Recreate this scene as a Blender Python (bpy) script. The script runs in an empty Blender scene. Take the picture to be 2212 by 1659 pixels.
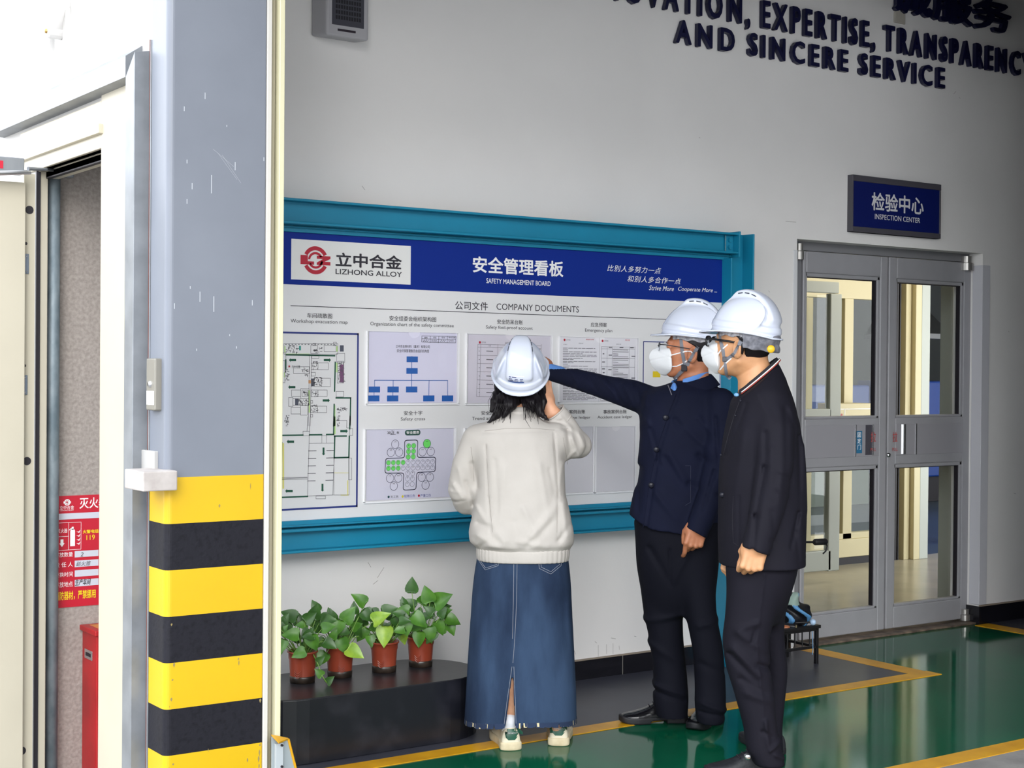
import bpy, bmesh, math, random
import numpy as np
from mathutils import Vector, Matrix

# ---------------------------------------------------------------- camera
SC = bpy.context.scene
COL = SC.collection
PI = math.pi
IW, IH, FPX = 2212, 1659, 3251.344
YAW, PITCH, ROLL = -0.606012, -0.010168, 0.00826093
CAM = np.array([0.0, -6.0, 1.56])


def _rot():
    c, s = math.cos, math.sin
    rz = np.array([[c(YAW), -s(YAW), 0], [s(YAW), c(YAW), 0], [0, 0, 1]])
    rx = np.array([[1, 0, 0], [0, c(PITCH), -s(PITCH)], [0, s(PITCH), c(PITCH)]])
    base = np.array([[1, 0, 0], [0, 0, -1], [0, 1, 0]], float)
    rr = np.array([[c(ROLL), -s(ROLL), 0], [s(ROLL), c(ROLL), 0], [0, 0, 1]])
    return rz @ rx @ base @ rr


CR = _rot()
cam_data = bpy.data.cameras.new('camera')
cam_data.sensor_width = 36.0
cam_data.lens = FPX / IW * 36.0
cam_data.clip_start, cam_data.clip_end = 0.05, 200
cam = bpy.data.objects.new('camera', cam_data)
COL.objects.link(cam)
mw = Matrix([list(CR[i]) + [CAM[i]] for i in range(3)] + [[0, 0, 0, 1]])
cam.matrix_world = mw
SC.camera = cam

# ---------------------------------------------------------------- light and exposure
SC.view_settings.view_transform = 'Standard'
SC.view_settings.look = 'None'
SC.view_settings.gamma = 1.0
SC.view_settings.use_curve_mapping = False
SC.view_settings.exposure = 0.0
world = bpy.data.worlds.new('overcast_sky')
SC.world = world
world.use_nodes = True
_n, _l = world.node_tree.nodes, world.node_tree.links
_n.clear()
_out = _n.new('ShaderNodeOutputWorld')
_bg = _n.new('ShaderNodeBackground')
_tc = _n.new('ShaderNodeTexCoord')
_sp = _n.new('ShaderNodeSeparateXYZ')
_rp = _n.new('ShaderNodeValToRGB')
_rp.color_ramp.elements[0].position = 0.0
_rp.color_ramp.elements[0].color = (0.95, 0.97, 1.0, 1)
_rp.color_ramp.elements[1].position = 0.75
_rp.color_ramp.elements[1].color = (0.7, 0.75, 0.82, 1)
_l.new(_tc.outputs['Generated'], _sp.inputs[0])
_l.new(_sp.outputs['Z'], _rp.inputs[0])
_l.new(_rp.outputs[0], _bg.inputs[0])
_bg.inputs[1].default_value = 5.6
_l.new(_bg.outputs[0], _out.inputs[0])


def area_lamp(name, loc, rot, size, energy, color=(1, 1, 1), size_y=None):
    d = bpy.data.lights.new(name, 'AREA')
    d.energy, d.color, d.size = energy, color, size
    if size_y:
        d.shape, d.size_y = 'RECTANGLE', size_y
    o = bpy.data.objects.new(name, d)
    COL.objects.link(o)
    o.location, o.rotation_euler = loc, rot
    return o


_sun = bpy.data.lights.new('hazy_sun', 'SUN')
_sun.energy, _sun.angle, _sun.color = 2.0, 0.6, (1.0, 0.97, 0.92)
hazy_sun = bpy.data.objects.new('hazy_sun', _sun)
COL.objects.link(hazy_sun)
hazy_sun.rotation_euler = Vector((0.42, 0.85, -0.34)).to_track_quat('-Z', 'Y').to_euler()


# ---------------------------------------------------------------- measuring helpers
def ray(u, v):
    return CR @ np.array([u - IW / 2, -(v - IH / 2), -FPX])


def _on(ax, val, u, v):
    r = ray(u, v)
    return CAM + r * ((val - CAM[ax]) / r[ax])


def W(u, v, y=0.0):
    p = _on(1, y, u, v)
    return float(p[0]), float(p[2])


def S(u, v, x):
    p = _on(0, x, u, v)
    return float(p[1]), float(p[2])


def G(u, v, z=0.0):
    p = _on(2, z, u, v)
    return float(p[0]), float(p[1])


# ---------------------------------------------------------------- materials
def lin(h):
    h = h.lstrip('#')
    out = []
    for i in (0, 2, 4):
        c = int(h[i:i + 2], 16) / 255
        out.append(c / 12.92 if c <= 0.04045 else ((c + 0.055) / 1.055) ** 2.4)
    return (out[0], out[1], out[2], 1)


MATS = {}


def mat(name, col, rough=0.5, metal=0.0, var=0.0, vscale=8.0, col2=None, bump=0.0, bscale=60.0,
        coat=0.0, spec=0.5, stretch=(1, 1, 1), sheen=0.0, sss=0.0, emit=0.0, detail=4.0, lo=0.35, hi=0.65):
    if name in MATS:
        return MATS[name]
    m = bpy.data.materials.new(name)
    m.use_nodes = True
    n, l = m.node_tree.nodes, m.node_tree.links
    b = n['Principled BSDF']
    c = lin(col) if isinstance(col, str) else (*col, 1)
    b.inputs['Base Color'].default_value = c
    b.inputs['Roughness'].default_value = rough
    b.inputs['Metallic'].default_value = metal
    b.inputs['Specular IOR Level'].default_value = spec
    b.inputs['Coat Weight'].default_value = coat
    b.inputs['Coat Roughness'].default_value = 0.06
    if sheen:
        b.inputs['Sheen Weight'].default_value = sheen
    if sss:
        b.inputs['Subsurface Weight'].default_value = sss
        b.inputs['Subsurface Radius'].default_value = (0.012, 0.005, 0.003)
    if emit:
        b.inputs['Emission Color'].default_value = c
        b.inputs['Emission Strength'].default_value = emit
    if var or col2 or bump:
        tc = n.new('ShaderNodeTexCoord')
        mp = n.new('ShaderNodeMapping')
        mp.inputs['Scale'].default_value = stretch
        l.new(tc.outputs['Object'], mp.inputs[0])
    if var or col2:
        t = n.new('ShaderNodeTexNoise')
        t.inputs['Scale'].default_value = vscale
        t.inputs['Detail'].default_value = detail
        l.new(mp.outputs[0], t.inputs[0])
        r = n.new('ShaderNodeValToRGB')
        r.color_ramp.elements[0].position, r.color_ramp.elements[1].position = lo, hi
        c2 = lin(col2) if isinstance(col2, str) else tuple(max(0, x * (1 - var)) for x in c[:3]) + (1,)
        r.color_ramp.elements[0].color, r.color_ramp.elements[1].color = c2, c
        l.new(t.outputs[0], r.inputs[0])
        l.new(r.outputs[0], b.inputs['Base Color'])
    if bump:
        t = n.new('ShaderNodeTexNoise')
        t.inputs['Scale'].default_value = bscale
        t.inputs['Detail'].default_value = 5
        l.new(mp.outputs[0], t.inputs[0])
        bp = n.new('ShaderNodeBump')
        bp.inputs['Strength'].default_value = min(1, bump)
        bp.inputs['Distance'].default_value = 0.004
        l.new(t.outputs[0], bp.inputs['Height'])
        l.new(bp.outputs[0], b.inputs['Normal'])
    MATS[name] = m
    return m


def glass_mat(name, tint=(1, 1, 1), rough=0.0):
    m = bpy.data.materials.new(name)
    m.use_nodes = True
    n, l = m.node_tree.nodes, m.node_tree.links
    for x in list(n):
        if x.type != 'OUTPUT_MATERIAL':
            n.remove(x)
    tr = n.new('ShaderNodeBsdfTransparent')
    tr.inputs[0].default_value = (*tint, 1)
    gl = n.new('ShaderNodeBsdfGlossy')
    gl.inputs['Roughness'].default_value = rough
    fr = n.new('ShaderNodeFresnel')
    fr.inputs[0].default_value = 1.45
    mx = n.new('ShaderNodeMixShader')
    ge = n.new('ShaderNodeNewGeometry')
    om = n.new('ShaderNodeMath')
    om.operation = 'SUBTRACT'
    om.inputs[0].default_value = 1.0
    l.new(ge.outputs['Backfacing'], om.inputs[1])
    ml = n.new('ShaderNodeMath')
    ml.operation = 'MULTIPLY'
    l.new(fr.outputs[0], ml.inputs[0])
    l.new(om.outputs[0], ml.inputs[1])
    l.new(ml.outputs[0], mx.inputs[0])
    l.new(tr.outputs[0], mx.inputs[1])
    l.new(gl.outputs[0], mx.inputs[2])
    l.new(mx.outputs[0], n['Material Output'].inputs[0])
    return m


# ---------------------------------------------------------------- mesh helpers
class MB:
    """collects faces of one part"""

    def __init__(self):
        self.v, self.f = [], []

    def add(self, vs, fs):
        o = len(self.v)
        self.v += [tuple(map(float, p)) for p in vs]
        self.f += [tuple(i + o for i in q) for q in fs]
        return self

    def box(self, x0, x1, y0, y1, z0, z1):
        x0, x1 = min(x0, x1), max(x0, x1)
        y0, y1 = min(y0, y1), max(y0, y1)
        z0, z1 = min(z0, z1), max(z0, z1)
        return self.add([(x0, y0, z0), (x1, y0, z0), (x1, y1, z0), (x0, y1, z0), (x0, y0, z1), (x1, y0, z1), (x1, y1, z1), (x0, y1, z1)],
                        [(3, 2, 1, 0), (4, 5, 6, 7), (0, 1, 5, 4), (1, 2, 6, 5), (2, 3, 7, 6), (3, 0, 4, 7)])

    def prism(self, pts, vec):
        """closed outline (3d points, counter-clockwise seen from the end of -vec) pushed along vec"""
        n = len(pts)
        a = [tuple(p) for p in pts]
        b = [tuple(p[i] + vec[i] for i in range(3)) for p in pts]
        fs = [tuple(range(n)), tuple(range(2 * n - 1, n - 1, -1))]
        fs += [(i, i + n, (i + 1) % n + n, (i + 1) % n) for i in range(n)]
        return self.add(a + b, fs)

    def tube(self, path, r, seg=10, cap=True):
        P = [Vector(p) for p in path]
        rs = r if isinstance(r, (list, tuple)) else [r] * len(P)
        vs, fs = [], []
        up = Vector((0, 0, 1))
        prev = None
        for i, p in enumerate(P):
            d = (P[min(i + 1, len(P) - 1)] - P[max(i - 1, 0)]).normalized()
            if prev is None:
                a = d.cross(up if abs(d.z) < 0.95 else Vector((1, 0, 0))).normalized()
            else:
                a = (prev - d * prev.dot(d)).normalized()
            prev = a
            b = d.cross(a)
            for k in range(seg):
                t = 2 * PI * k / seg
                vs.append(p + (a * math.cos(t) + b * math.sin(t)) * rs[i])
        for i in range(len(P) - 1):
            for k in range(seg):
                k2 = (k + 1) % seg
                fs.append((i * seg + k, i * seg + k2, (i + 1) * seg + k2, (i + 1) * seg + k))
        if cap:
            fs.append(tuple(range(seg - 1, -1, -1)))
            fs.append(tuple((len(P) - 1) * seg + k for k in range(seg)))
        return self.add(vs, fs)

    def lathe(self, prof, c=(0, 0, 0), seg=32, axis='Z', cap=False):
        vs, fs = [], []
        n = len(prof)
        for k in range(seg):
            t = 2 * PI * k / seg
            for r, h in prof:
                q = (r * math.cos(t), r * math.sin(t), h)
                if axis == 'Y':
                    q = (q[0], -q[2], q[1])
                elif axis == 'X':
                    q = (q[2], q[0], q[1])
                vs.append((q[0] + c[0], q[1] + c[1], q[2] + c[2]))
        for k in range(seg):
            k2 = (k + 1) % seg
            for i in range(n - 1):
                fs.append((k * n + i, k2 * n + i, k2 * n + i + 1, k * n + i + 1))
        if cap:
            fs.append(tuple(k * n for k in range(seg - 1, -1, -1)))
            fs.append(tuple(k * n + n - 1 for k in range(seg)))
        return self.add(vs, fs)

    def ribbon(self, path, normals, width, th):
        """flat strap following a path; normals point off the surface"""
        P = [Vector(p) for p in path]
        vs = []
        n = len(P)
        for i, p in enumerate(P):
            d = (P[min(i + 1, n - 1)] - P[max(i - 1, 0)]).normalized()
            nn = Vector(normals[i]) if isinstance(normals, list) else Vector(normals)
            nn = (nn - d * nn.dot(d)).normalized()
            s = d.cross(nn)
            w = width[i] if isinstance(width, list) else width
            vs += [p - s * w / 2, p + s * w / 2, p + s * w / 2 + nn * th, p - s * w / 2 + nn * th]
        fs = [(3, 2, 1, 0), (4 * n - 4, 4 * n - 3, 4 * n - 2, 4 * n - 1)]
        for i in range(n - 1):
            for k in range(4):
                k2 = (k + 1) % 4
                fs.append((4 * i + k, 4 * i + k2, 4 * i + 4 + k2, 4 * i + 4 + k))
        return self.add(vs, fs)


LOCAL = set()


def at_parent(o, parent):
    o.parent = parent
    if parent.name in LOCAL:
        return
    w = Matrix.Translation(parent.location) @ parent.rotation_euler.to_matrix().to_4x4() if parent.parent is None else Matrix()
    if parent.parent is None:
        o.matrix_parent_inverse = w.inverted()


def obj(name, mb, m, parent=None, bev=0.0, smooth=False, fixn=True, seg=2):
    me = bpy.data.meshes.new(name)
    if isinstance(mb, MB):
        me.from_pydata(mb.v, [], mb.f)
    else:
        me.from_pydata(mb[0], [], mb[1])
    if fixn:
        bm = bmesh.new()
        bm.from_mesh(me)
        bmesh.ops.recalc_face_normals(bm, faces=bm.faces)
        bm.to_mesh(me)
        bm.free()
    for x in (m if isinstance(m, (list, tuple)) else [m]):
        me.materials.append(x)
    if smooth:
        me.polygons.foreach_set('use_smooth', [True] * len(me.polygons))
    me.update()
    o = bpy.data.objects.new(name, me)
    COL.objects.link(o)
    if parent is not None:
        at_parent(o, parent)
    if bev:
        b = o.modifiers.new('bevel', 'BEVEL')
        b.width, b.segments, b.limit_method = bev, seg, 'ANGLE'
        b.angle_limit = math.radians(40)
    return o


def tag(o, label=None, cat=None, group=None, kind=None):
    if label:
        o['label'] = label
    if cat:
        o['category'] = cat
    if group:
        o['group'] = group
    if kind:
        o['kind'] = kind
    return o


def thing(name, label, cat, loc, group=None, kind=None, rotz=0.0):
    o = bpy.data.objects.new(name, None)
    COL.objects.link(o)
    o.location, o.rotation_euler = loc, (0, 0, rotz)
    o.empty_display_size = 0.05
    return tag(o, label, cat, group, kind)


def struct(name, mb, m, parent=None, bev=0.0, label=None, smooth=False):
    o = obj(name, mb, m, parent, bev, smooth)
    if parent is None:
        o['kind'] = 'structure'
        if label:
            o['label'] = label
    return o


def duptree(root, loc, label=None, rotz=None):
    r = root.copy()
    COL.objects.link(r)
    r.location = loc
    if rotz is not None:
        r.rotation_euler = (0, 0, rotz)
    if label:
        r['label'] = label
    for ch in list(root.children):
        c = ch.copy()
        COL.objects.link(c)
        c.parent = r
        for g in ch.children:
            d = g.copy()
            COL.objects.link(d)
            d.parent = c
    return r


# ---------------------------------------------------------------- lettering
def glyphs(body, bold=0.0, shear=0.0, extrude=0.0, space=1.0, res=3, bevel=0.0):
    """vertices and faces of a line of text, normalised to the unit square"""
    c = bpy.data.curves.new('t', 'FONT')
    c.body = body
    c.shear = shear
    c.space_character = space
    c.resolution_u = res
    c.extrude = extrude
    c.bevel_depth = bevel
    o = bpy.data.objects.new('t', c)
    COL.objects.link(o)
    dg = bpy.context.evaluated_depsgraph_get()
    me = o.evaluated_get(dg).to_mesh()
    v = np.array([p.co[:] for p in me.vertices], float).reshape(-1, 3)
    f = [tuple(p.vertices) for p in me.polygons]
    o.evaluated_get(dg).to_mesh_clear()
    bpy.data.objects.remove(o)
    bpy.data.curves.remove(c)
    if bold:
        b = bold * 1.0
        n0, v0, f0 = len(v), v.copy(), list(f)
        for k, (dx, dy) in enumerate(((b, 0), (-b, 0), (0, b), (0, -b), (b * .7, b * .7), (-b * .7, b * .7), (b * .7, -b * .7), (-b * .7, -b * .7))):
            v = np.concatenate([v, v0 + np.array([dx, dy, .004 * (k + 1)])])
            f = f + [tuple(i + n0 * (k + 1) for i in q) for q in f0]
    lo, hi = v.min(0), v.max(0)
    return v, f, lo, hi


def put_text(mb, body, x0, x1, z0, z1, y, **kw):
    """lay a text into the rectangle x0..x1, z0..z1 on the plane y (facing -y)"""
    v, f, lo, hi = glyphs(body, **kw)
    vs = [(x0 + (p[0] - lo[0]) / (hi[0] - lo[0]) * (x1 - x0), y - .01 * p[2], z0 + (p[1] - lo[1]) / (hi[1] - lo[1]) * (z1 - z0)) for p in v]
    return mb.add(vs, f)


def px_text(mb, body, uL, vT, vB, uR, plane, eps=0.001, **kw):
    """the same, from where the text stands in the photograph: left end, top and bottom at the left end, right end"""
    x0, z1 = W(uL, vT, plane)
    _, z0 = W(uL, vB, plane)
    x1, _ = W(uR, vT, plane)
    return put_text(mb, body, x0, x1, z0, z1, plane - eps, **kw)


def quad_px(mb, pts, plane, eps=0.001, th=0.0):
    q = [W(u, v, plane) for u, v in pts]
    a = [(x, plane - eps, z) for x, z in q]
    if th:
        return mb.prism(a, (0, th, 0))
    return mb.add(a, [tuple(range(len(a)))])


def line_xz(mb, p, q, w, y):
    """thin flat stroke between two (x, z) points on the plane y"""
    dx, dz = q[0] - p[0], q[1] - p[1]
    L = math.hypot(dx, dz) or 1e-6
    nx, nz = -dz / L * w / 2, dx / L * w / 2
    ex, ez = dx / L * w / 2, dz / L * w / 2
    return mb.add([(p[0] - ex + nx, y, p[1] - ez + nz), (p[0] - ex - nx, y, p[1] - ez - nz), (q[0] + ex - nx, y, q[1] + ez - nz), (q[0] + ex + nx, y, q[1] + ez + nz)], [(0, 1, 2, 3)])


def rect_xz(mb, x0, x1, z0, z1, y):
    return mb.add([(x0, y, z0), (x1, y, z0), (x1, y, z1), (x0, y, z1)], [(0, 1, 2, 3)])


def ring_xz(mb, cx, cz, r0, r1, y, a0=0.0, a1=2 * PI, seg=32, sz=1.0):
    vs, fs = [], []
    for k in range(seg + 1):
        t = a0 + (a1 - a0) * k / seg
        for r in (r0, r1):
            vs.append((cx + r * math.cos(t), y, cz + r * sz * math.sin(t)))
    for k in range(seg):
        fs.append((2 * k, 2 * k + 1, 2 * k + 3, 2 * k + 2))
    return mb.add(vs, fs)


def disc_xz(mb, cx, cz, r, y, seg=24, sz=1.0):
    return mb.add([(cx + r * math.cos(2 * PI * k / seg), y, cz + r * sz * math.sin(2 * PI * k / seg)) for k in range(seg)], [tuple(range(seg))])


def emblem(mb, cx, cz, s, y):
    """the round company mark: two broken rings crossed by a bar with an L and a Z cut out"""
    a = 0.47
    ring_xz(mb, cx, cz, s * 0.60, s * 0.84, y, a, PI - a, sz=1.0)
    ring_xz(mb, cx, cz, s * 0.60, s * 0.84, y, PI + a, 2 * PI - a)
    ring_xz(mb, cx, cz, s * 0.36, s * 0.50, y, 0.5, PI - 0.1)
    ring_xz(mb, cx, cz, s * 0.36, s * 0.50, y, PI + 0.5, 2 * PI - 0.1)
    for poly in ([(-1, .28), (-.52, .28), (-.52, -.08), (-.1, -.08), (-.1, -.27), (-1, -.27)],
                 [(.08, .28), (1, .28), (1, .12), (.6, -.06), (1, -.06), (1, -.27), (.08, -.27), (.08, -.13), (.5, .1), (.08, .1)]):
        mb.add([(cx + px * s, y, cz + pz * s) for px, pz in poly], [tuple(range(len(poly)))])
    return mb
# ================================================================ THE SETTING
M_wall = mat('wall_paint', '#e8e6e4', 0.75, var=0.05, vscale=1.6, bump=0.12, bscale=35)
M_stucco = mat('stucco', '#a39a93', 0.9, col2='#8f8680', vscale=70, bump=1.0, bscale=55)
M_white_sheet = mat('white_cladding', '#aaa8a5', 0.45, var=0.05, vscale=2.0, stretch=(1, 1, 0.1))
M_galv = mat('galvanised_steel', '#8d9196', 0.42, 0.5, col2='#787c82', vscale=12, stretch=(1, 1, 0.2))
M_pipe = mat('weathered_zinc', '#8b969c', 0.6, 0.35, col2='#66747c', vscale=18, stretch=(1, 1, .5))
M_cream = mat('cream_enamel', '#b9b2a0', 0.4, var=0.04, vscale=5)
M_black = mat('black_rubber', '#1c1820', 0.6)
M_alu = mat('grey_aluminium', '#a4a4a8', 0.42, 0.2, var=0.05, vscale=10)
M_alu_d = mat('grey_door_profile', '#828286', 0.45, 0.15)
M_teal = mat('teal_paint', '#0d84a6', 0.45, var=0.08, vscale=3)
M_navy = mat('navy_print', '#0a2a86', 0.5, spec=.2)
M_board = mat('board_white', '#e2e2e3', 0.3, var=0.02, vscale=3)
M_white = mat('white_print', '#f0f0f0', 0.4)
M_ink = mat('dark_ink', '#28262f', 0.6)
M_red = mat('red_print', '#b3142f', 0.4)
M_chrome = mat('steel', '#c8c9cb', 0.22, 0.95)
M_floor_grey = mat('grey_floor_paint', '#45464f', 0.35, spec=.2, col2='#3c3d47', vscale=3, bump=0.05, bscale=18, detail=8)
M_tile = mat('black_skirting_tile', '#1b1a20', 0.22, col2='#121218', vscale=5, stretch=(1, 1, 6))
M_bench = mat('black_gloss_paint', '#16171e', 0.3, col2='#25252c', vscale=7, bump=0.04, bscale=30, lo=.3, hi=.5)
M_bench_top = mat('black_gloss_top', '#2b2a2e', 0.32, col2='#232328', vscale=5, bump=0.05, bscale=25)
M_glass = glass_mat('clear_glass', (0.97, 0.98, 0.97))


def floor_material(name, colr, col2, rough, wob):
    m = mat(name, colr, rough, col2=col2, vscale=2.2, detail=8, spec=.13)
    n, l = m.node_tree.nodes, m.node_tree.links
    t = n.new('ShaderNodeTexNoise')
    t.inputs['Scale'].default_value = 5.0
    t.inputs['Detail'].default_value = 2
    tc = [x for x in n if x.type == 'TEX_COORD'][0]
    l.new(tc.outputs['Object'], t.inputs[0])
    bp = n.new('ShaderNodeBump')
    bp.inputs['Strength'].default_value = wob
    bp.inputs['Distance'].default_value = 0.004
    l.new(t.outputs[0], bp.inputs['Height'])
    b = n['Principled BSDF']
    l.new(bp.outputs[0], b.inputs['Normal'])
    l.new(bp.outputs[0], b.inputs['Coat Normal'])
    return m


M_green = floor_material('green_epoxy', '#0a5a3e', '#084a33', 0.09, 0.07)
M_concrete = mat('yard_concrete', '#8f8d8a', 0.85, col2='#7d7b79', vscale=6, bump=0.3, bscale=40)
M_yellow = mat('floor_yellow', '#d9a014', 0.4, col2='#c48c0c', vscale=7, detail=8)
M_roomfloor = mat('cream_room_floor', '#a8a08c', 0.25, col2='#98917e', vscale=2)
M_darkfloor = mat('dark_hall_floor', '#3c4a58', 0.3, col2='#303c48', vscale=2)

# ---- ground: yard concrete, green epoxy, dark grey lane along the wall
struct('floor', MB().box(1.84, 14, -18, -2.03, -0.2, 0), M_concrete, label='grey concrete yard floor in front of the building')
struct('floor_green', MB().box(2.2, 9.6, -2.03, 0.02, -0.2, 0.0), M_green, label='glossy green epoxy floor inside the yellow lines')
struct('floor_grey', MB().box(2.4, 6.11, -0.80, 0.0, -0.1, 0.002), M_floor_grey, label='dark grey painted lane along the wall')
struct('floor_grey', MB().box(7.76, 9.6, -0.55, 0.0, -0.1, 0.002), M_floor_grey, label='dark grey painted floor right of the doors')
struct('floor_yard', MB().box(-14, 1.84, -18, 12, -0.3, -0.16).box(1.84, 2.2, -2.03, 12, -.3, -.16), M_concrete, label='concrete ground left of the building')
mk = MB().box(2.2, 6.25, -0.898, -0.797, 0.0, 0.003)
struct('floor_marking', mk, M_yellow, label='yellow line along the grey lane')
struct('floor_marking', MB().box(6.11, 6.235, -0.797, -0.02, 0.0, 0.0031), M_yellow, label='yellow line running from the lane to the wall')
struct('floor_marking', MB().box(7.63, 7.76, -0.6, -0.02, 0.0, 0.003), M_yellow, label='yellow line right of the doors')
struct('floor_marking', MB().box(2.2, 9.6, -2.10, -1.99, -0.1, 0.003), M_yellow, label='yellow line at the edge of the green floor')

# ---- main wall with the door opening
XD0, ZD = W(1722, 516)
XD1 = W(2119, 900)[0]
wl = MB()
wl.box(2.32, XD0, 0, 0.22, 0, 4.7).box(XD1, 9.7, 0, 0.22, 0, 4.7).box(XD0, XD1, 0, 0.22, ZD, 4.7)
struct('wall_back', wl, M_wall, label='off-white painted factory wall')
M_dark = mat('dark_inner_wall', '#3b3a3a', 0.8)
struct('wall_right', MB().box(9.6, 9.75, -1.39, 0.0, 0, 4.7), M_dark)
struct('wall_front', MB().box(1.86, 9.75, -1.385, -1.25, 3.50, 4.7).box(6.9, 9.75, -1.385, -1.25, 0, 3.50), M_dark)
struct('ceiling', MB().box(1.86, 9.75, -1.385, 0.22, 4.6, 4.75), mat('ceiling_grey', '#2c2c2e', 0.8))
CANX, CANY = 1.3, 6.6
struct('sky_blocker_opposite', MB().box(-12, 30, -27, -26, 0, 7.6), mat('sky_blocker_grey', '#8a8a88', 0.8))  # unseen slab, added to hide the low sky so the upper wall darkens
struct('sky_blocker_left', MB().box(-19, -18, -27, 12, 0, 3.4), MATS['sky_blocker_grey'])  # unseen slab too, added to cut low light from the left
# canopy over the yard side of the opening
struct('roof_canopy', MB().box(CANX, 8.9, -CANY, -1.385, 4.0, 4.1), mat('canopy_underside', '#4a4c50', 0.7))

struct('sky_blocker_right', MB().box(8.75, 8.9, -14, -1.39, 0, 7.0), mat('right_blocker_grey', '#5a5b5d', 0.8))  # out of view, added to block skylight from the right
# skirting of black tiles
b1 = MB().box(2.4, XD0 - 0.03, -0.014, 0.0, 0.0, 0.098)
struct('baseboard_left', b1, M_tile, bev=0.002)
g = MB()
for xx in (3.30, 3.95, W(1341, 1440)[0], 5.42):
    g.box(xx - 0.002, xx + 0.002, -0.0155, -0.005, 0.0, 0.099)
struct('baseboard_left_joint', g, mat('joint_grey', '#77756f', 0.8))
struct('baseboard_left_cap', MB().box(2.4, XD0 - 0.03, -0.016, 0, 0.098, 0.104), mat('skirting_cap', '#8d8172', 0.7))
struct('baseboard_right', MB().box(XD1, 9.6, -0.014, 0.0, 0.0, 0.112).box(XD1 - 0.012, XD1, -0.014, 0.10, 0, 0.112), M_tile, bev=0.002)
struct('baseboard_right_cap', MB().box(XD1, 9.6, -0.016, 0, 0.112, 0.119), MATS['skirting_cap'])

# corner guards beside the door
M_guard = mat('corner_guard_plastic', '#c9c9cf', 0.35)
xa, xb = W(1712, 700)[0], XD0
struct('trim_1', MB().box(xa, xb, -0.006, 0, 0.02, W(1716, 540)[1]), mat('corner_guard_clear', '#d3d4d6', 0.3), bev=0.002)
xc = W(2134, 900)[0]
struct('trim_2', MB().box(XD1 - 0.004, xc, -0.006, 0, 0.12, W(2126, 573)[1]).box(XD1 - 0.006, XD1, -0.006, 0.07, 0.12, W(2126, 573)[1]), M_guard, bev=0.002)

# ---- the double door
YD = 0.10
door = thing('door_1', 'grey aluminium double glazed door under the inspection sign', 'door', ((XD0 + XD1) / 2, YD, 0), kind='structure')


def xd(u, v=900):
    return W(u, v, YD)[0]


def zd(u, v):
    return W(u, v, YD)[1]


zt = zd(1914, 553.7)
fr = MB().box(XD0, XD1, YD, YD + 0.08, zt, ZD + 0.005).box(XD0, xd(1728), YD, YD + 0.08, 0, zt).box(xd(2094), XD1, YD, YD + 0.08, 0, zt)
obj('door_frame', fr, M_alu_d, door, bev=0.003)
obj('threshold', MB().box(XD0, XD1, YD - 0.09, YD + 0.1, 0, 0.012), mat('threshold_brown', '#7a6a5c', 0.6, col2='#4a3f38', vscale=14), door, bev=0.003)


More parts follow.
